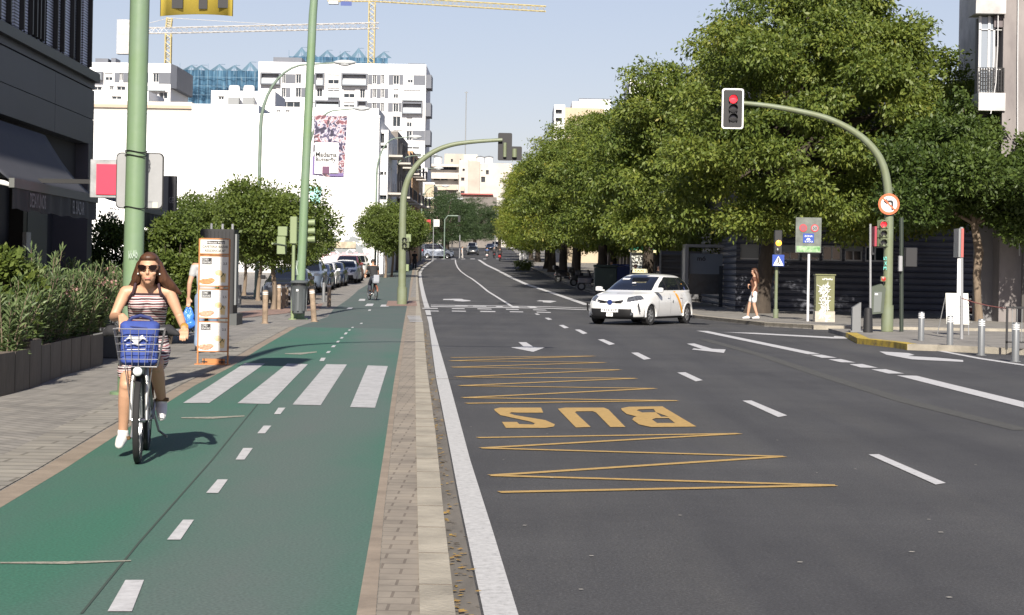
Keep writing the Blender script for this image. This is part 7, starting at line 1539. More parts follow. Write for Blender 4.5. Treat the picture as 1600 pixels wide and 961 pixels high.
mb = MB(); d = Vector((-.93, 0, .37)).normalized(); q = Vector((h - 1.98, -.34, 1.37)); mb.obox(q + Vector((.05, 0, .035)), d, Y3, d.cross(Y3), .05, .11, .004); mb.build('licence_card', M_SIGNW, tx)
# inside mirror and sticker visible on the windscreen
mb = MB(); q = Vector((h - 1.57, .08, 1.235)); mb.obox(q + Vector((.045, 0, .05)), d, Y3, d.cross(Y3), .03, .06, .004); mb.build('windscreen_sticker', M_SIGNW, tx)
fw = G(1017, 510.5, .0); tx.scale = (1.05, 1.05, .985); tx.location = (4.03, 59.2, 0); tx.rotation_euler.z = math.radians(-90 - 27)
# wheels of the taxi rest on the road; parked row on the left
def parked(Y, edge, spec, rz=-90.): o = car(**spec); o.location = (edge - spec.get('W', 1.8) / 2, Y, gz(Y) + BK + .004); o.rotation_euler.z = math.radians(rz); return o
G1 = 'cars parked nose to tail beside the orange trees'
parked(74.5, -7.75, dict(label='black car parked nearest, behind the bollards and orange tree', paint_=P_BK, L=4.2, W=1.76, H=1.46, group=G1))
parked(99.2, -9.62, dict(label='blue grey tall car second in the parked row', paint_=P_BG, L=4.4, W=1.84, H=1.66, belt=1.08, zh=.95, rr=.4, wr=.35, group=G1))
for Y, e, p, lab, H in ((104.6, -9.75, P_DB, 'dark blue car just behind the blue grey one', 1.45), (109.6, -9.9, P_W, 'white car third from the far end, between two blue ones', 1.47), (114.2, -9.85, P_DB, 'second dark blue car, in front of the bright white one', 1.44), (122.5, -9.72, P_W, 'bright white hatchback in front of the dark red car', 1.46)):
    parked(Y, e, dict(label=lab, paint_=p, L=4.15, W=1.76, H=H, group=G1))
parked(127.6, -9.98, dict(label='dark red tall car near the far end of the parked row', paint_=P_RD, L=4.6, W=1.86, H=1.72, belt=1.1, zh=1.0, rr=.35, wr=.36, group=G1))
parked(139, -10.35, dict(label='white crossover last in the parked row by the graffiti', paint_=P_W, L=4.4, W=1.84, H=1.64, belt=1.07, zh=.95, rr=.4, wr=.35, group=G1))
Y = 262; v = car('silver blue van turning out of the side street at the far junction', P_SV, 4.55, 1.82, 1.95, .95, .95, 1.75, 1.18, .12, .85, .95, .32, 72, 3, name='van', cat='van', van=True, ds=.35); v.location = (at(684, 400, Y).x, Y, gz(Y)); v.rotation_euler.z = math.radians(-4)
def far_car(px, Y, spec, rz): o = car(**spec); o.location = (at(px, 400, Y).x, Y, gz(Y)); o.rotation_euler.z = math.radians(rz)
lo = dict(n=44, sub=2)
far_car(739, 308, dict(label='dark grey car coming towards the junction', paint_=cpaint('graphite_paint', (.04, .045, .055)), name='car', **lo), -92)
far_car(737.5, 352, dict(label='small white van behind the oncoming dark grey car', paint_=P_W, H=1.85, van=True, rr=.12, belt=1.15, name='van', cat='van', **lo), -95)
far_car(765.5, 400, dict(label='dark blue car waiting beyond the far crossing, beside the white minivan', paint_=P_DB, name='car', **lo), -92)
far_car(774, 440, dict(label='white minivan behind the dark blue car', paint_=P_W, H=1.8, van=True, rr=.2, belt=1.12, name='van', cat='van', **lo), -92)
far_car(800.5, 430, dict(label='white car driving away at the far right of the avenue', paint_=P_W, name='car', **lo), 88)
far_car(797, 520, dict(label='second white car further away than the first on the far right', paint_=P_W, name='car', **lo), 88)
# truck
Y = 540; g = at(759, 380, Y); t = thing('box_truck', (g.x, Y, gz(Y)), 'pale grey box truck at the far end of the avenue', 'truck'); z0 = gz(Y); mb = MB(); mb.box(g.x - 2., g.x + 2., Y, Y + 6, z0 + 1., z0 + 4.1); mb.build('cargo_box', mat('truck_grey', (.40, .42, .42), .6), t)
mb = MB(); mb.rbox((g.x, Y - 1, z0 + 1.5), 1.1, .95, 1.1, .15); mb.build('cab', P_W, t); mb = MB(); mb.box(g.x - .95, g.x + .95, Y - 1.98, Y - 1.951, z0 + 1.6, z0 + 2.3); mb.build('windscreen', M_CGLASS, t)
for s in (-1, 1): mb = MB(); mb.lathe((g.x + s * .95, Y - 1, z0 + .45), [(0, -.12), (.45, -.12), (.45, .12), (0, .12)], 14, 'x'); mb.build('wheel', M_TYRE, t)
# dark red car at the far right edge behind the ficus
g = G(1560, 500, SW); o = car('dark red car mostly hidden behind the railing and ficus trunk', P_RD, n=44, sub=2); o.location = (g.x + 1.2, g.y + 1.2, SW); o.rotation_euler.z = math.radians(170)

# ------------------------------------------------------------------ motor scooters
def scooter(px, Y, rz, body, label, dz, group=None, name='motor_scooter'):
    t = thing(name, (0, 0, 0), label, 'motorbike', group)
    for y in (-.62, .62): mb = MB(); mb.lathe((0, y, .25), [(.15, -.05), (.25, -.05), (.25, .05), (.15, .05), (.15, -.05)], 16, 'x'); wl = mb.build('wheel', M_TYRE, t); mb = MB(); mb.lathe((0, y, .25), [(0, -.03), (.15, -.03), (.15, .03), (0, .03)], 12, 'x'); mb.build('rim', M_GREYM, wl)
    mb = MB(); mb.rbox((0, .42, .58), .16, .42, .17, .08); mb.rbox((0, -.02, .33), .17, .28, .05, .03); mb.build('body', body, t, True); mb = MB(); mb.obox((0, -.38, .66), X3, (0, .25, 1), (0, 1, -.25), .20, .36, .04); mb.build('front_shield', body, t)
    mb = MB(); mb.rbox((0, .42, .80), .14, .40, .06, .04); mb.build('seat', M_BLACK, t, True); mb = MB(); mb.cyl((0, -.62, .25), (0, -.36, 1.0), .03, 8); mb.cyl((-.32, -.30, 1.05), (.32, -.30, 1.05), .022, 8); mb.build('fork_and_handlebar', M_TRIM, t)
    mb = MB(); mb.ell((0, -.42, .98), .1, .06, .08); mb.build('headlight', M_LAMP, t, True); mb = MB(); mb.box(-.08, .08, .86, .88, .5, .58); mb.build('tail_light', M_TAIL, t)
    mb = MB(); mb.rbox((0, .82, 1.02), .2, .17, .15, .05); mb.build('top_box', M_BLACK, t, True)
    t.location = (at(px, 400, Y).x, Y, gz(Y) + dz); t.rotation_euler.z = rz; return t
M_SB = cpaint('scooter_black', (.03, .03, .035))
scooter(761, 256, 3.14, cpaint('scooter_white', (.5, .5, .5)), 'scooter ridden away by the rider in a blue shirt', 0); scooter(781, 246, 3.1, cpaint('scooter_red', (.35, .03, .03)), 'red tailed motorbike nearest in the far junction', 0); scooter(772, 275, 3.2, M_SB, 'dark scooter between the two others at the far junction', 0)
Gs = 'motor scooters parked under the trees'
scooter(886, 132, 1.9, M_SB, 'black parked scooter furthest from the taxi', SW, Gs); scooter(912, 122, 1.7, M_SB, 'black parked scooter against the tree trunk', SW, Gs); scooter(926, 112, 1.5, cpaint('scooter_grey', (.12, .12, .13)), 'grey parked scooter beside the green waste container', SW, Gs)
# ------------------------------------------------------------------ people
def V3(*a): return Vector(a)
def remesh(name, mb, vox, m, parent, it=6, trim=None, fac=.5):
    me = bpy.data.meshes.new('r'); me.from_pydata([tuple(v) for v in mb.v], [], mb.f); fixn(me); o = bpy.data.objects.new('r', me); C.objects.link(o)
    r = o.modifiers.new('r', 'REMESH'); r.mode = 'VOXEL'; r.voxel_size = vox; s = o.modifiers.new('s', 'SMOOTH'); s.iterations = it; s.factor = fac
    dg = bpy.context.evaluated_depsgraph_get(); out = bpy.data.meshes.new_from_object(o.evaluated_get(dg)); bpy.data.objects.remove(o); out.name = name
    if trim:
        b = bmesh.new(); b.from_mesh(out); bmesh.ops.delete(b, geom=[v for v in b.verts if not trim(v.co)], context='VERTS'); b.to_mesh(out); b.free()
    out.materials.clear(); out.materials.append(m); out.polygons.foreach_set('use_smooth', [True] * len(out.polygons))
    return link(name, out, parent)
def limb(mb, P, R, seg=5, n=14, bulge=.0):
    pts = []; rad = []
    for i in range(len(P) - 1):
        for k in range(seg): t = k / seg; pts.append(P[i].lerp(P[i + 1], t)); rad.append(R[i] + (R[i + 1] - R[i]) * t + bulge * math.sin(math.pi * min(1, t * 1.5)) * R[i] * (i < 2))
    pts.append(P[-1]); rad.append(R[-1]); mb.tube(pts, rad, n)
    for p, r in zip(P, R): mb.ell(p, r * .98, r * .98, r * .98, 12, 8)
def rings(mb, L, n=20):                    # L: (centre, rx, ry) rings stacked along a bent spine
    vs = []
    for i, (c, rx, ry) in enumerate(L):
        d = (L[min(i + 1, len(L) - 1)][0] - L[max(i - 1, 0)][0]).normalized(); v = d.cross(V3(1, 0, 0)).normalized()
        for j in range(n): a = 2 * math.pi * j / n; vs.append(c + V3(1, 0, 0) * rx * math.copysign(abs(math.cos(a)) ** .85, math.cos(a)) + v * ry * math.sin(a))
    k = len(L); mb.add(vs, [(i * n + j, i * n + (j + 1) % n, (i + 1) * n + (j + 1) % n, (i + 1) * n + j) for i in range(k - 1) for j in range(n)] + [tuple(range(n - 1, -1, -1)), tuple(range((k - 1) * n, k * n))])
def head_mb(mb, c, pitch=0., yaw=0., s=1.):     # c: centre of the head, looking to -Y
    R = Matrix.Rotation(yaw, 3, 'Z') @ Matrix.Rotation(pitch, 3, 'X'); a = MB()
    a.ell((0, .012, .022), .074, .092, .092, 18, 12); a.ell((0, -.018, -.045), .056, .066, .066, 16, 10); a.ell((0, -.058, -.088), .026, .026, .024, 10, 8); a.ell((0, -.058, .03), .052, .03, .03, 12, 8)
    a.tube([(0, -.078, .018), (0, -.098, -.022), (0, -.086, -.034)], [.009, .0135, .010], 8); a.ell((0, -.084, -.058), .023, .010, .006, 10, 6); a.ell((0, -.082, -.068), .020, .010, .006, 10, 6)
    for q in (-1, 1): a.ell((q * .078, .01, -.008), .010, .02, .03, 8, 8); a.ell((q * .04, -.055, -.025), .024, .022, .02, 8, 6)
    mb.add([Vector(c) + (R @ Vector(v)) * s for v in a.v], a.f)
    return lambda p: Vector(c) + (R @ Vector(p)) * s
def hand_mb(mb, w, d, side, curl=.6, pal=None, r=.0085):   # wrist, direction, palm normal
    d = Vector(d).normalized(); pn = Vector(pal or (0, 0, -1)); pn = (pn - d * pn.dot(d)).normalized(); s = d.cross(pn).normalized() * side
    mb.obox(Vector(w) + d * .048, d, s, pn, .046, .036, .013)
    for i, (o, L) in enumerate(((-.030, .072), (-.010, .082), (.010, .078), (.029, .062))):
        b = Vector(w) + d * .085 + s * o; p = b; pts = [Vector(w) + d * .06 + s * o * .9, b]
        for k, f in enumerate((.42, .32, .26)): a = curl * (k + .6); p = p + (d * math.cos(a) + pn * math.sin(a)) * L * f; pts.append(p)
        mb.tube(pts, [r, r, r * .95, r * .9, r * .8], 8); mb.ell(pts[-1], r * .8, r * .8, r * .8, 8, 6)
    b = Vector(w) + d * .03 - s * .034; mb.tube([Vector(w) + d * .015 - s * .015, b, b + (d * .6 - s * .75 + pn * .3).normalized() * .032, b + (d * .9 - s * .45 + pn * .5).normalized() * .058], [r * 1.3, r * 1.25, r * 1.1, r * .9], 8)
SKIN = mat('skin', (.50, .285, .19), .55, var=.08, scale=8); SKIN2 = mat('tanned_skin', (.36, .19, .12), .55)
HAIRB = mat('brown_hair', (.085, .036, .018), .5, var=.5, scale=60, stretch=(1, 1, .12)); HAIRK = mat('dark_hair', (.015, .011, .009), .5)
def person(label, loc, rz, J=None, top=None, legs=None, shoe=None, hair=HAIRK, skin=SKIN, vox=.014, s=1., sleeve=.5, leglen=1., longhair=0., fem=0, hem=.0, name='person', bald=False, hairtrim=None, mid=False):
    t = thing(name, (0, 0, 0), label, 'person'); K = dict(pel=(0, 0, .93), wai=(0, -.005, 1.08), che=(0, -.01, 1.30), nec=(0, 0, 1.46), hd=(0, -.02, 1.62), shL=(-.185, 0, 1.40), shR=(.185, 0, 1.40), elL=(-.24, .03, 1.12), elR=(.24, .03, 1.12), wrL=(-.26, -.04, .88), wrR=(.26, -.04, .88),
             hpL=(-.09, 0, .90), hpR=(.09, 0, .90), knL=(-.1, -.03, .49), knR=(.1, -.03, .49), anL=(-.11, .02, .09), anR=(.11, .02, .09), hdL=(0, -.05, -1), hdR=(0, -.05, -1), pitch=0., yaw=0., toL=(0, -1, 0), toR=(0, -1, 0))
    K.update(J or {}); k = {a: (Vector(b) if isinstance(b, tuple) else b) for a, b in K.items()}
    sw = .94 if fem else 1.
    def torso(mb, f, z=0): 
        pw = .165 if fem else .158; rings(mb, [(k['pel'] - V3(0, 0, .09), pw * .85 + f, .10 + f), (k['pel'], pw + f, .115 + f), (k['pel'].lerp(k['wai'], .6), pw * .92 + f, .10 + f), (k['wai'], (.122 if fem else .142) + f, .092 + f), (k['wai'].lerp(k['che'], .55), (.138 if fem else .158) + f, .105 + f), (k['che'], .155 * sw + f, .108 + f), (k['che'].lerp(k['nec'], .5), .150 * sw + f, .088 + f), (k['che'].lerp(k['nec'], .8), .10 + f, .065 + f), (k['nec'], .055 + f, .055 + f)])
        if fem:
            for q in (-1, 1): mb.ell(k['che'] + V3(q * .065, -.075, -.015), .058 + f, .055 + f, .055 + f)
    b = MB(); torso(b, 0); limb(b, [k['che'].lerp(k['nec'], .6), k['nec'], k['hd'] - V3(0, -.01, .06)], [.06, .053, .050], 3); H = head_mb(b, k['hd'], k['pitch'], k['yaw'], 1.02)
    for q in 'LR':
        sg = -1 if q == 'L' else 1; a = .86 if fem else 1.
        limb(b, [k['sh' + q], k['el' + q], k['wr' + q]], [.052 * a, .040 * a, .026 * a], bulge=.06); limb(b, [k['hp' + q], k['kn' + q], k['an' + q]], [.088, .056, .037], bulge=.10)
        limb(b, [k['che'].lerp(k['nec'], .62), k['sh' + q]], [.058, .047] if fem else [.07, .056], 2)
        an = k['an' + q]; to = k['to' + q].normalized(); limb(b, [an - V3(0, 0, .02) - to * .03, an + to * .13 - V3(0, 0, .055)], [.035, .03], 2)
        hand_mb(b, k['wr' + q], k['hd' + q], sg, .5 if not mid else .35, k.get('pn' + q), .0085 if vox < .008 else .011)
    remesh('body', b, vox, skin, t, 4 if vox < .009 else 3)
    if top:
        c = MB(); torso(c, .012); 
        if sleeve:
            for q in 'LR': e = k['sh' + q].lerp(k['el' + q], sleeve); limb(c, [k['che'].lerp(k['nec'], .55), k['sh' + q], e], [.075, .066, .058], 3)
        zt = k['nec'].z - .005; zb = k['pel'].z - .07 + hem; yb = k['pel'].y
        remesh('shirt', c, vox * 1.1, top, t, 4, (lambda p: p.z < zt and p.z > zb) if not k.get('trimT') else k['trimT'])
    if legs:
        c = MB(); rings(c, [(k['pel'] - V3(0, 0, .13), .13, .10), (k['pel'], .178, .126), (k['pel'] + V3(0, 0, .07), .158, .11)])
        for q in 'LR':
            kn, an = k['kn' + q], k['an' + q]
            if leglen <= .5: limb(c, [k['hp' + q], k['hp' + q].lerp(kn, leglen * 2)], [.105, .095], 4)
            else: limb(c, [k['hp' + q], kn, kn.lerp(an, (leglen - .5) * 2 - .06)], [.108, .078, .066], 4)
        remesh('trousers' if leglen > .5 else 'shorts', c, vox * 1.1, legs, t, 4)
    if shoe:
        for q in 'LR':
            c = MB(); an = k['an' + q]; to = k['to' + q].normalized(); up = V3(0, 0, 1); limb(c, [an - V3(0, 0, .045) - to * .035, an + to * .07 - V3(0, 0, .05), an + to * .15 - V3(0, 0, .062) + V3(0, 0, to.z * .0)], [.046, .044, .034], 3); c.ell(an - V3(0, 0, .01), .045, .05, .045); remesh('shoe', c, max(.008, vox), shoe, t, 3)
    hm = MB()
    for v in ((0, .028, .045, .083, .092, .083), (0, -.02, .085, .066, .06, .035), (-.06, .02, .0, .028, .05, .06), (.06, .02, .0, .028, .05, .06)): p = H(v[:3]); hm.ell(p, *v[3:], 14, 10)
    if longhair:
        L = longhair; lift = k.get('hairback', 0.)
        for q in (-1, 0, 1): limb(hm, [H((q * .055, .045, .02)), H((q * .08, .085, -.08)) + V3(0, lift * .3, 0), H((q * .095, .09, -.08 - L * .5)) + V3(q * lift * .3, lift * .7, 0), H((q * .085, .10, -.08 - L)) + V3(q * lift * .7, lift, lift * .3)], [.05, .052, .045, .018], 4)
    if k.get('blow'): limb(hm, [H((.07, .04, .0)), H((.105, .06, -.08)), H((.16, .09, -.14)), H((.225, .13, -.20))], [.042, .048, .038, .012], 4); limb(hm, [H((-.07, .04, .0)), H((-.10, .06, -.08)), H((-.135, .09, -.15))], [.04, .04, .012], 4)
    remesh('hair', hm, vox * .9, hair, t, 3, None)
    t.location = loc; t.rotation_euler.z = rz; t.scale = (s,) * 3; t['k'] = 0; del t['k']
    return t, k, H
def cloth(n, c, v=.12): return mat(n, c, .85, var=v, scale=7, bump=.3, bscale=16)
# --- woman cycling towards the camera
fwc = G(215, 724.5, BK); RZ = math.radians(7.4)
def stripes():
    m = mat('striped_knit', (.6, .5, .5), .85); n, p = nodes(m); tc = n.nodes.new('ShaderNodeTexCoord'); sp = n.nodes.new('ShaderNodeSeparateXYZ'); n.links.new(tc.outputs['Object'], sp.inputs[0])
    nz = n.nodes.new('ShaderNodeTexNoise'); nz.inputs['Scale'].default_value = 7; n.links.new(tc.outputs['Object'], nz.inputs['Vector'])
    a = n.nodes.new('ShaderNodeMath'); a.operation = 'MULTIPLY_ADD'; a.inputs[1].default_value = .03; n.links.new(nz.outputs[0], a.inputs[0]); n.links.new(sp.outputs[2], a.inputs[2])
    b = n.nodes.new('ShaderNodeMath'); b.operation = 'MULTIPLY'; b.inputs[1].default_value = 26; n.links.new(a.outputs[0], b.inputs[0]); c = n.nodes.new('ShaderNodeMath'); c.operation = 'FRACT'; n.links.new(b.outputs[0], c.inputs[0])
    r = ramp(n, [(0, (.045, .015, .022)), (.34, (.55, .50, .49)), (.58, (.34, .10, .11)), (.78, (.55, .50, .49))]); r.color_ramp.interpolation = 'CONSTANT'; n.links.new(c.outputs[0], r.inputs[0]); g2 = n.nodes.new('ShaderNodeMath'); g2.operation = 'GREATER_THAN'; g2.inputs[1].default_value = 1.25; n.links.new(sp.outputs[2], g2.inputs[0]); mx = n.nodes.new('ShaderNodeMix'); mx.data_type = 'RGBA'; mx.inputs[7].default_value = (.035, .015, .022, 1); n.links.new(g2.outputs[0], mx.inputs[0]); n.links.new(r.outputs[0], mx.inputs[6]); n.links.new(mx.outputs[2], p.inputs['Base Color']); return m
J = dict(pel=(0, .84, .85), wai=(.01, .72, 1.0), che=(.02, .565, 1.20), nec=(.02, .49, 1.335), hd=(.035, .395, 1.455), shL=(-.148, .515, 1.275), shR=(.188, .515, 1.275), elL=(-.225, .40, 1.08), elR=(.275, .50, 1.08), wrL=(-.135, .085, 1.10), wrR=(.315, .30, .995),
         hpL=(-.09, .80, .82), hpR=(.09, .80, .82), knL=(-.12, .42, .56), knR=(.10, .40, .71), anL=(-.15, .56, .195), anR=(.135, .68, .43), toL=(-.12, -1, -.22), toR=(.05, -1, -.45), hdL=(.15, -.72, -.68), hdR=(.02, -1, -.25), pnL=V3(0, -.4, -1), pnR=V3(0, .1, -1), pitch=.10, yaw=-.06, hairback=.16, blow=1,
         trimT=lambda p: (p.z > .76) and (p.z < 1.272))
wm, k, H = person('woman in sunglasses and striped top cycling towards the camera', fwc, RZ, J, stripes(), stripes(), mat('white_shoe', (.62, .61, .6), .7), HAIRB, mat('warm_skin', (.50, .285, .18), .5, var=.06, scale=6), .0068, 1., 0, .32, .20, 1)  # skin is her own warm tone, slightly mottled
wm.location = (0, 0, 0); dk = mat('dark_plum_trim', (.035, .015, .022), .8)
SP = lambda f, x, r: k['che'].lerp(k['nec'], f) + V3(x, -.90 * r, .36 * r)
for q in (-1, 1): mb = MB(); mb.tube([SP(.1, q * .105, .125), SP(.35, q * .100, .112), SP(.6, q * .093, .095), SP(.85, q * .088, .062), k['nec'] + V3(q * .088, .02, .0), k['nec'] + V3(q * .09, .07, -.05)], [.011] * 6, 8); mb.build('strap', dk, wm, True)
for q, a in ((-1, 'shL'), (1, 'shR')): mb = MB(); mb.tube([SP(.2, q * .108, .12), SP(.0, q * .130, .105), SP(-.2, q * .155, .07), SP(-.3, q * .165, .03)], [.010] * 4, 8); mb.build('armhole_trim', dk, wm, True)
# sunglasses
sg = MB()
for q in (-1, 1):
    P = [(q * .010, .022), (q * .030, .030), (q * .066, .028), (q * .070, .008), (q * .055, -.010), (q * .028, -.012), (q * .013, .004)]; vs = [H((x, -.106 + abs(x) * .40, z + .010)) for x, z in P] + [H((x, -.098 + abs(x) * .40, z + .010)) for x, z in P]; n = len(P)
    sg.add(vs, [tuple(range(n)), tuple(range(2 * n - 1, n - 1, -1))] + [(i, (i + 1) % n, (i + 1) % n + n, i + n) for i in range(n)]); sg.tube([H((q * .068, -.078, .032)), H((q * .080, -.02, .026)), H((q * .080, .02, .02))], .003, 6)
sg.tube([H((-.012, -.106, .03)), H((0, -.109, .033)), H((.012, -.106, .03))], .003, 6); sg.build('sunglasses', mat('sunglasses_dark', (.012, .006, .006), .12), wm, False)
mb = MB(); mb.ell(H((0, -.0905, -.063)), .024, .006, .0085, 12, 8); mb.build('lips', mat('lips', (.42, .15, .12), .5), wm, True)
for q in (-1, 1): mb = MB(); mb.ell(H((q * .081, .0, -.038)), .006, .006, .007, 8, 6); mb.build('earring', M_SIGNW, wm, True)
w0 = k['wrR']; mb = MB(); mb.lathe((w0.x, w0.y + .025, w0.z + .022), [(.029, -.008), (.032, 0), (.029, .008)], 14, 'y'); mb.build('bracelet', mat('gold', (.55, .33, .08), .3, .8), wm, True)
wm.location = fwc
# --- bicycle under her
def bicycle(loc, rz, label, det=True, city=True, frame=None, wr=.325, n=36):
    t = thing('bicycle', (0, 0, 0), label, 'bicycle'); fr = frame or mat('silver_bike_frame', (.40, .40, .39), .35, .6); B = 1.08; st = .06 if city else 0
    for y in (0, B):
        mb = MB(); vs = []; mb.lathe((0, y, wr), [(wr - .045, -.014), (wr - .02, -.024), (wr - .006, -.018), (wr, 0), (wr - .006, .018), (wr - .02, .024), (wr - .045, .014), (wr - .045, -.014)], n, 'x'); w1 = mb.build('wheel', M_TYRE, t, True)
        mb = MB(); mb.lathe((0, y, wr), [(wr - .062, -.012), (wr - .044, -.013), (wr - .044, .013), (wr - .062, .012), (wr - .062, -.012)], n, 'x'); mb.build('rim', M_RIM, w1, True)
        mb = MB(); 
        for i in range(18): a = i * math.pi / 9; mb.cyl((.022 * (-1) ** i, y, wr), (0, y + (wr - .05) * math.cos(a), wr + (wr - .05) * math.sin(a)), .0016, 4)
        mb.cyl((-.05, y, wr), (.05, y, wr), .018, 10); mb.build('spokes_and_hub', M_RIM, w1)
        mb = MB(); vs = []; a0, a1 = (.3, 1.75) if y == 0 else (.2, 3.0)
        for i in range(15): a = a0 + (a1 - a0) * i / 14; vs += [(-.035, y + (wr + .02) * math.cos(a), wr + (wr + .02) * math.sin(a)), (0, y + (wr + .03) * math.cos(a), wr + (wr + .03) * math.sin(a)), (.035, y + (wr + .02) * math.cos(a), wr + (wr + .02) * math.sin(a))]
        mb.add(vs, [(3 * i + j, 3 * i + j + 1, 3 * i + j + 4, 3 * i + j + 3) for i in range(14) for j in (0, 1)]); o = mb.build('mudguard', M_BLACK if y == 0 else mat('red_brown_panel', (.18, .06, .03), .5), t, True)
    mb = MB()
    for s in (-1, 1): mb.tube([(s * .058, 0, wr), (s * .055, .05, wr + .25), (s * .045, .10, wr + .40), (0, .13, wr + .44)], [.014, .017, .018, .018], 10)
    mb.build('fork', fr, t, True); mb = MB(); mb.tube([(0, .13, .77), (0, .185, .95)], .02, 10); mb.tube([(0, .15, .86), (0, .36, .45), (0, .60, .29)], [.032, .034, .034], 12)
    mb.tube([(0, .60, .29), (0, .765, .71)], .02, 10)
    for s in (-1, 1): mb.tube([(s * .05, B, wr), (s * .03, .62, .29)], .011, 8); mb.tube([(s * .05, B, wr), (s * .015, .75, .66)], .010, 8)
    mb.build('frame', fr, t, True); mb = MB(); mb.tube([(-.31, .34, .985), (-.26, .24, .99), (-.1, .19, .96), (0, .185, .95), (.1, .19, .96), (.26, .24, .99), (.31, .34, .985)], .013, 10); hb = mb.build('handlebar', M_GREYM, t, True)
    for s in (-1, 1): mb = MB(); mb.tube([(s * .275, .27, .988), (s * .315, .38, .985)], .019, 10); mb.build('grip', M_BLACK, hb, True); mb = MB(); mb.tube([(s * .27, .20, .97), (s * .36, .235, .95)], .006, 6); mb.build('brake_lever', M_RIM, hb, True)
    mb = MB(); mb.ell((0, .86, .755), .085, .13, .035); mb.cyl((0, .77, .70), (0, .84, .75), .013, 8); mb.build('saddle', M_BLACK, t, True)
    mb = MB(); mb.cyl((-.07, .60, .29), (.07, .60, .29), .018, 10); mb.tube([(-.075, .60, .29), (-.085, .535, .145)], .011, 8); mb.tube([(.075, .60, .29), (.085, .665, .435)], .011, 8); mb.lathe((.05, .60, .29), [(.07, -.003), (.09, -.003), (.09, .003), (.07, .003)], 20, 'x'); cn = mb.build('crank', M_RIM, t)
    for s, y, z in ((-1, .535, .145), (1, .665, .435)): mb = MB(); mb.rbox((s * .14, y, z), .05, .04, .013, .008); mb.build('pedal', mat('amber_black_pedal', (.09, .045, .01), .6), cn)
    mb = MB(); mb.tube([(.06, 1.0, .30), (.10, 1.02, .16), (.17, .93, .12)], .010, 8); mb.build('kickstand', M_GREYM, t, True)
    t.location = loc; t.rotation_euler.z = rz; return t
bk = bicycle(fwc, RZ, 'grey city bicycle with a wire front basket, ridden by the woman'); bk.location = (0, 0, 0)
mb = MB(); mb.lathe((0, -.15, .70), [(0, -.055), (.030, -.052), (.038, -.03), (.034, .02), (.015, .05)], 18, 'y'); hl = mb.build('headlight', M_GREYM, bk, True); mb = MB(); mb.lathe((0, -.206, .70), [(0, -.012), (.022, -.006), (.033, .006)], 18, 'y'); mb.build('lens', mat('headlight_lens', (.7, .71, .72), .15), hl, True)
mb = MB(); wr_ = .0024                          # wire basket
def bk_pt(u, f, side): # rectangle loops: f height 0..1
    hx = .135 + .05 * f; y0, y1 = -.125 - .03 * f, .13; z = .73 + .28 * f; return [(-hx, y0, z), (hx, y0, z), (hx, y1, z), (-hx, y1, z)]
for f in (0, .2, .4, .6, .8, 1.): P = bk_pt(0, f, 0); mb.tube([Vector(P[i % 4]) for i in range(5)], .004 if f in (0, 1.) else wr_, 5)
for i in range(7): g = i / 6; a, b = bk_pt(0, 0, 0), bk_pt(0, 1, 0); [mb.tube([Vector(a[m]).lerp(Vector(a[m2]), g), Vector(b[m]).lerp(Vector(b[m2]), g)], wr_, 5) for m, m2 in ((0, 1), (1, 2), (2, 3), (3, 0))]
for i in range(6): g = i / 5; a = bk_pt(0, 0, 0); mb.tube([Vector(a[0]).lerp(Vector(a[1]), g), Vector(a[3]).lerp(Vector(a[2]), g)], wr_, 5)
mb.tube([(-.10, -.08, .727), (-.055, 0, .40)], .004, 5); mb.tube([(.10, -.08, .727), (.055, 0, .40)], .004, 5); mb.build('basket', mat('basket_wire', (.26, .26, .27), .4, .6), bk)
bk.location = fwc
# blue bag in the basket
bag = thing('backpack', (0, 0, 0), 'blue backpack with a white winged emblem, lying in the bicycle basket', 'bag'); M_BAG = cloth('blue_bag_cloth', (.035, .065, .27), .25)
q = MB(); q.rbox((0, .0, .965), .138, .09, .155, .05); q.rbox((.0, .01, 1.09), .145, .085, .05, .045); q.ell((-.06, -.03, 1.09), .07, .06, .05); q.ell((.05, -.05, .90), .08, .045, .07); q.ell((-.05, -.05, .90), .08, .045, .08); remesh('bag_body', q, .009, M_BAG, bag, 4)
mb = MB(); mb.tube([(-.10, .03, 1.12), (-.06, .03, 1.165), (0, .03, 1.18), (.07, .03, 1.165), (.11, .03, 1.11)], .013, 8); mb.build('top_handle', mat('navy_strap', (.02, .03, .12), .8), bag, True); mb = MB(); mb.tube([(.09, -.02, 1.13), (.10, -.075, 1.05), (.09, -.09, .93), (.08, -.088, .84)], .014, 6); mb.tube([(-.14, -.05, 1.105), (-.05, -.088, 1.10), (.06, -.085, 1.09)], .006, 6); mb.build('strap', mat('navy_strap', (.02, .03, .12), .8), bag, True)
mb = MB(); yy = -.112; mb.ell((-.02, yy, 1.0), .022, .004, .03); 
for s in (-1, 1):
    for i in range(4): mb.tube([(-.02 + s * .01, yy, 1.0 + .012 * i - .015), (-.02 + s * .05, yy, 1.03 + .006 * i - .012), (-.02 + s * (.085 - .012 * i), yy, .995 + .01 * i)], .0045, 5)
mb.tube([(-.09, yy, .965), (-.04, yy, .975), (.0, yy, .965), (.05, yy, .972)], .004, 5); mb.tube([(-.085, yy, .93), (.05, yy, .935)], .003, 5); mb.build('emblem', mat('print_white', (.66, .66, .68), .7), bag, True)
bag.location = fwc - V3(0, 0, .075); bag.rotation_euler.z = RZ
jk = thing('folded_jacket', (0, 0, 0), 'black jacket lying across the handlebar on both sides of the blue bag', 'jacket'); q = MB()
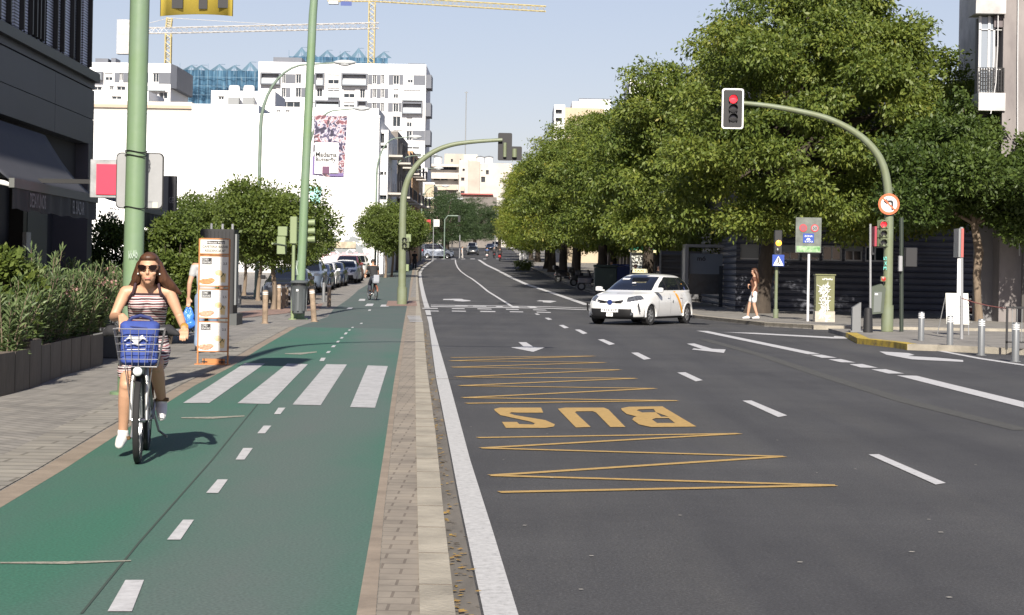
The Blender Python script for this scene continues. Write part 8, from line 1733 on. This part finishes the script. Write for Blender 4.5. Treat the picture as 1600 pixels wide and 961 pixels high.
limb(q, [V3(-.27, .22, 1.05), V3(-.23, .20, 1.07), V3(-.14, .19, 1.06)], [.03, .045, .038], 4); limb(q, [V3(.13, .21, 1.07), V3(.20, .21, 1.08), V3(.27, .18, 1.05)], [.04, .045, .02], 4); limb(q, [V3(-.14, .20, 1.06), V3(.13, .21, 1.07)], [.04, .04], 4); pass
remesh('cloth', q, .009, cloth('black_cloth', (.02, .02, .023)), jk, 4); jk.location = fwc - V3(0, 0, .085); jk.rotation_euler.z = RZ
# --- man with blue bag behind the stand, walking away
g = G(327, 551, BK); g.x = at(322, 480, g.y).x
mn, k, H = person('man in grey shirt and jeans walking away behind the advertising stand', g, math.pi, dict(shL=(-.20, 0, 1.43), shR=(.20, 0, 1.43), elR=(.27, .06, 1.14), wrR=(.29, .02, .90), elL=(-.25, .0, 1.14), wrL=(-.22, -.16, .95), knL=(-.1, -.12, .52), anL=(-.1, -.05, .10), knR=(.1, .02, .50), anR=(.1, .16, .12)), cloth('grey_shirt', (.40, .41, .42)), cloth('pale_jeans', (.20, .27, .38)), mat('dark_shoe', (.03, .03, .03), .7), vox=.010, s=1.03)
hp = mn.location + Vector((-(k['wrR'].x) * 1.03, -k['wrR'].y * 1.03, k['wrR'].z * 1.03 - .11)); bg_ = thing('carrier_bag', hp, 'translucent blue plastic bag held by the man in the grey shirt', 'bag'); q = MB(); q.ell(hp + V3(.0, 0, -.27), .105, .09, .15); q.ell(hp + V3(.02, 0, -.33), .12, .09, .09); limb(q, [hp + V3(0, 0, 0), hp + V3(-.03, 0, -.09), hp + V3(-.05, 0, -.2)], [.012, .03, .06], 3); limb(q, [hp, hp + V3(.04, 0, -.09), hp + V3(.05, 0, -.2)], [.012, .03, .06], 3)
for v in range(len(q.v)): q.v[v] = tuple(Vector(q.v[v]) - hp)
remesh('bag_body', q, .012, mat('blue_plastic', (.05, .20, .72), .25, var=.3, scale=14, bump=.8, bscale=25), bg_, 2)
# --- man cycling away
g = G(577, 468.5, BK); J2 = dict(pel=(0, .80, .95), wai=(0, .70, 1.12), che=(0, .58, 1.33), nec=(0, .52, 1.47), hd=(0, .47, 1.62), shL=(-.19, .56, 1.42), shR=(.19, .56, 1.42), elL=(-.27, .46, 1.2), elR=(.27, .46, 1.2), wrL=(-.29, .36, 1.09), wrR=(.29, .36, 1.09), hpL=(-.09, .78, .92), hpR=(.09, .78, .92), knL=(-.11, .42, .76), knR=(.11, .42, .66), anL=(-.12, .62, .50), anR=(.12, .56, .25), pitch=.15)
mc, _, _ = person('man in black clothes cycling away down the cycle lane', g, math.pi + .33, J2, cloth('black_shirt', (.02, .02, .022)), cloth('dark_jeans', (.03, .035, .05)), mat('dark_shoe', (.03, .03, .03), .7), vox=.014, s=1.04)
b2_ = bicycle(g, math.pi + .33, 'bicycle of the man riding away, with a child seat at the back', frame=M_BLACK, n=26); q = MB(); q.rbox((0, 1.08, .86), .14, .12, .12, .05); q.rbox((0, 1.18, .96), .13, .04, .16, .03); remesh('child_seat', q, .014, mat('grey_seat', (.30, .32, .36), .6), b2_, 3)
# --- girl in white shorts on the right
g = G(1178, 499, SW); person('girl with long brown hair, white shorts and white shoes stepping off the pavement', g, math.radians(-100), dict(knL=(-.09, -.16, .51), anL=(-.09, -.22, .10), knR=(.09, .0, .50), anR=(.09, .12, .11), elL=(-.2, -.02, 1.15), wrL=(-.17, -.22, 1.18), elR=(.2, .05, 1.14), wrR=(.22, -.05, .92), pitch=.15), cloth('brown_top', (.12, .05, .03)), cloth('white_shorts', (.62, .62, .62)), mat('white_shoe', (.62, .61, .6), .7), HAIRB, SKIN, .012, .95, .3, .33, .30, 1)
SH = mat('dark_shoe', (.03, .03, .03), .7)
for px, Y, rz, lab, tc_, lc, kw in ((1206, 73, 2.2, 'person in grey trousers half hidden behind the big tree trunk', (.06, .07, .1), (.12, .12, .13), {}), (1029, 96, .2, 'person in black standing before the grey hoarding', (.012, .012, .014), (.02, .02, .022), {}), (955, 118, .4, 'person with a white scarf beside the waste container', (.02, .02, .025), (.1, .08, .06), {}),
                                    (993, 99, .1, 'dark haired person standing just behind the taxi roof sign', (.05, .05, .06), (.04, .04, .05), {}), (722, 258, 1.4, 'pedestrian in white crossing in front of the van at the far junction', (.5, .5, .5), (.4, .38, .36), {}), (648, 172, 3.1, 'person in black walking away on the left pavement near the far junction', (.015, .015, .018), (.02, .02, .025), {}),
                                    (938, 128, 3.0, 'person standing in shade left of the waste container', (.12, .1, .1), (.03, .04, .07), {})):
    dz = SW if px > 800 else BK if px < 700 else 0
    person(lab, (at(px, 400, Y).x, Y, gz(Y) + dz), rz, dict(knL=(-.1, -.1, .5), anL=(-.1, -.12, .1), anR=(.11, .14, .12), hd=(0, -.03, 1.61)), cloth('top_' + str(px), tc_), cloth('legs_' + str(px), lc), SH, vox=.022, s=.98)
for px, Y, lab, c_ in ((761, 256, 'scooter rider in a blue shirt riding away at the far junction', (.05, .09, .2)), (781, 246, 'motorbike rider in black with a helmet, nearest in the far junction', (.02, .02, .02)), (772, 275, 'third rider between the two others at the far junction', (.06, .06, .06))):
    J3 = dict(pel=(0, .30, .88), wai=(0, .27, 1.03), che=(0, .22, 1.24), nec=(0, .18, 1.39), hd=(0, .15, 1.54), shL=(-.19, .2, 1.33), shR=(.19, .2, 1.33), elL=(-.27, .0, 1.15), elR=(.27, .0, 1.15), wrL=(-.29, -.22, 1.08), wrR=(.29, -.22, 1.08), hpL=(-.1, .28, .86), hpR=(.1, .28, .86), knL=(-.17, -.12, .78), knR=(.17, -.12, .78), anL=(-.16, -.05, .40), anR=(.16, -.05, .40))
    person(lab, (at(px, 400, Y).x, Y, gz(Y)), 3.14, J3, cloth('rider_' + str(px), c_), cloth('rider_legs', (.04, .045, .06)), SH, mat('helmet', (.03, .03, .03), .3), vox=.022, sleeve=.9)
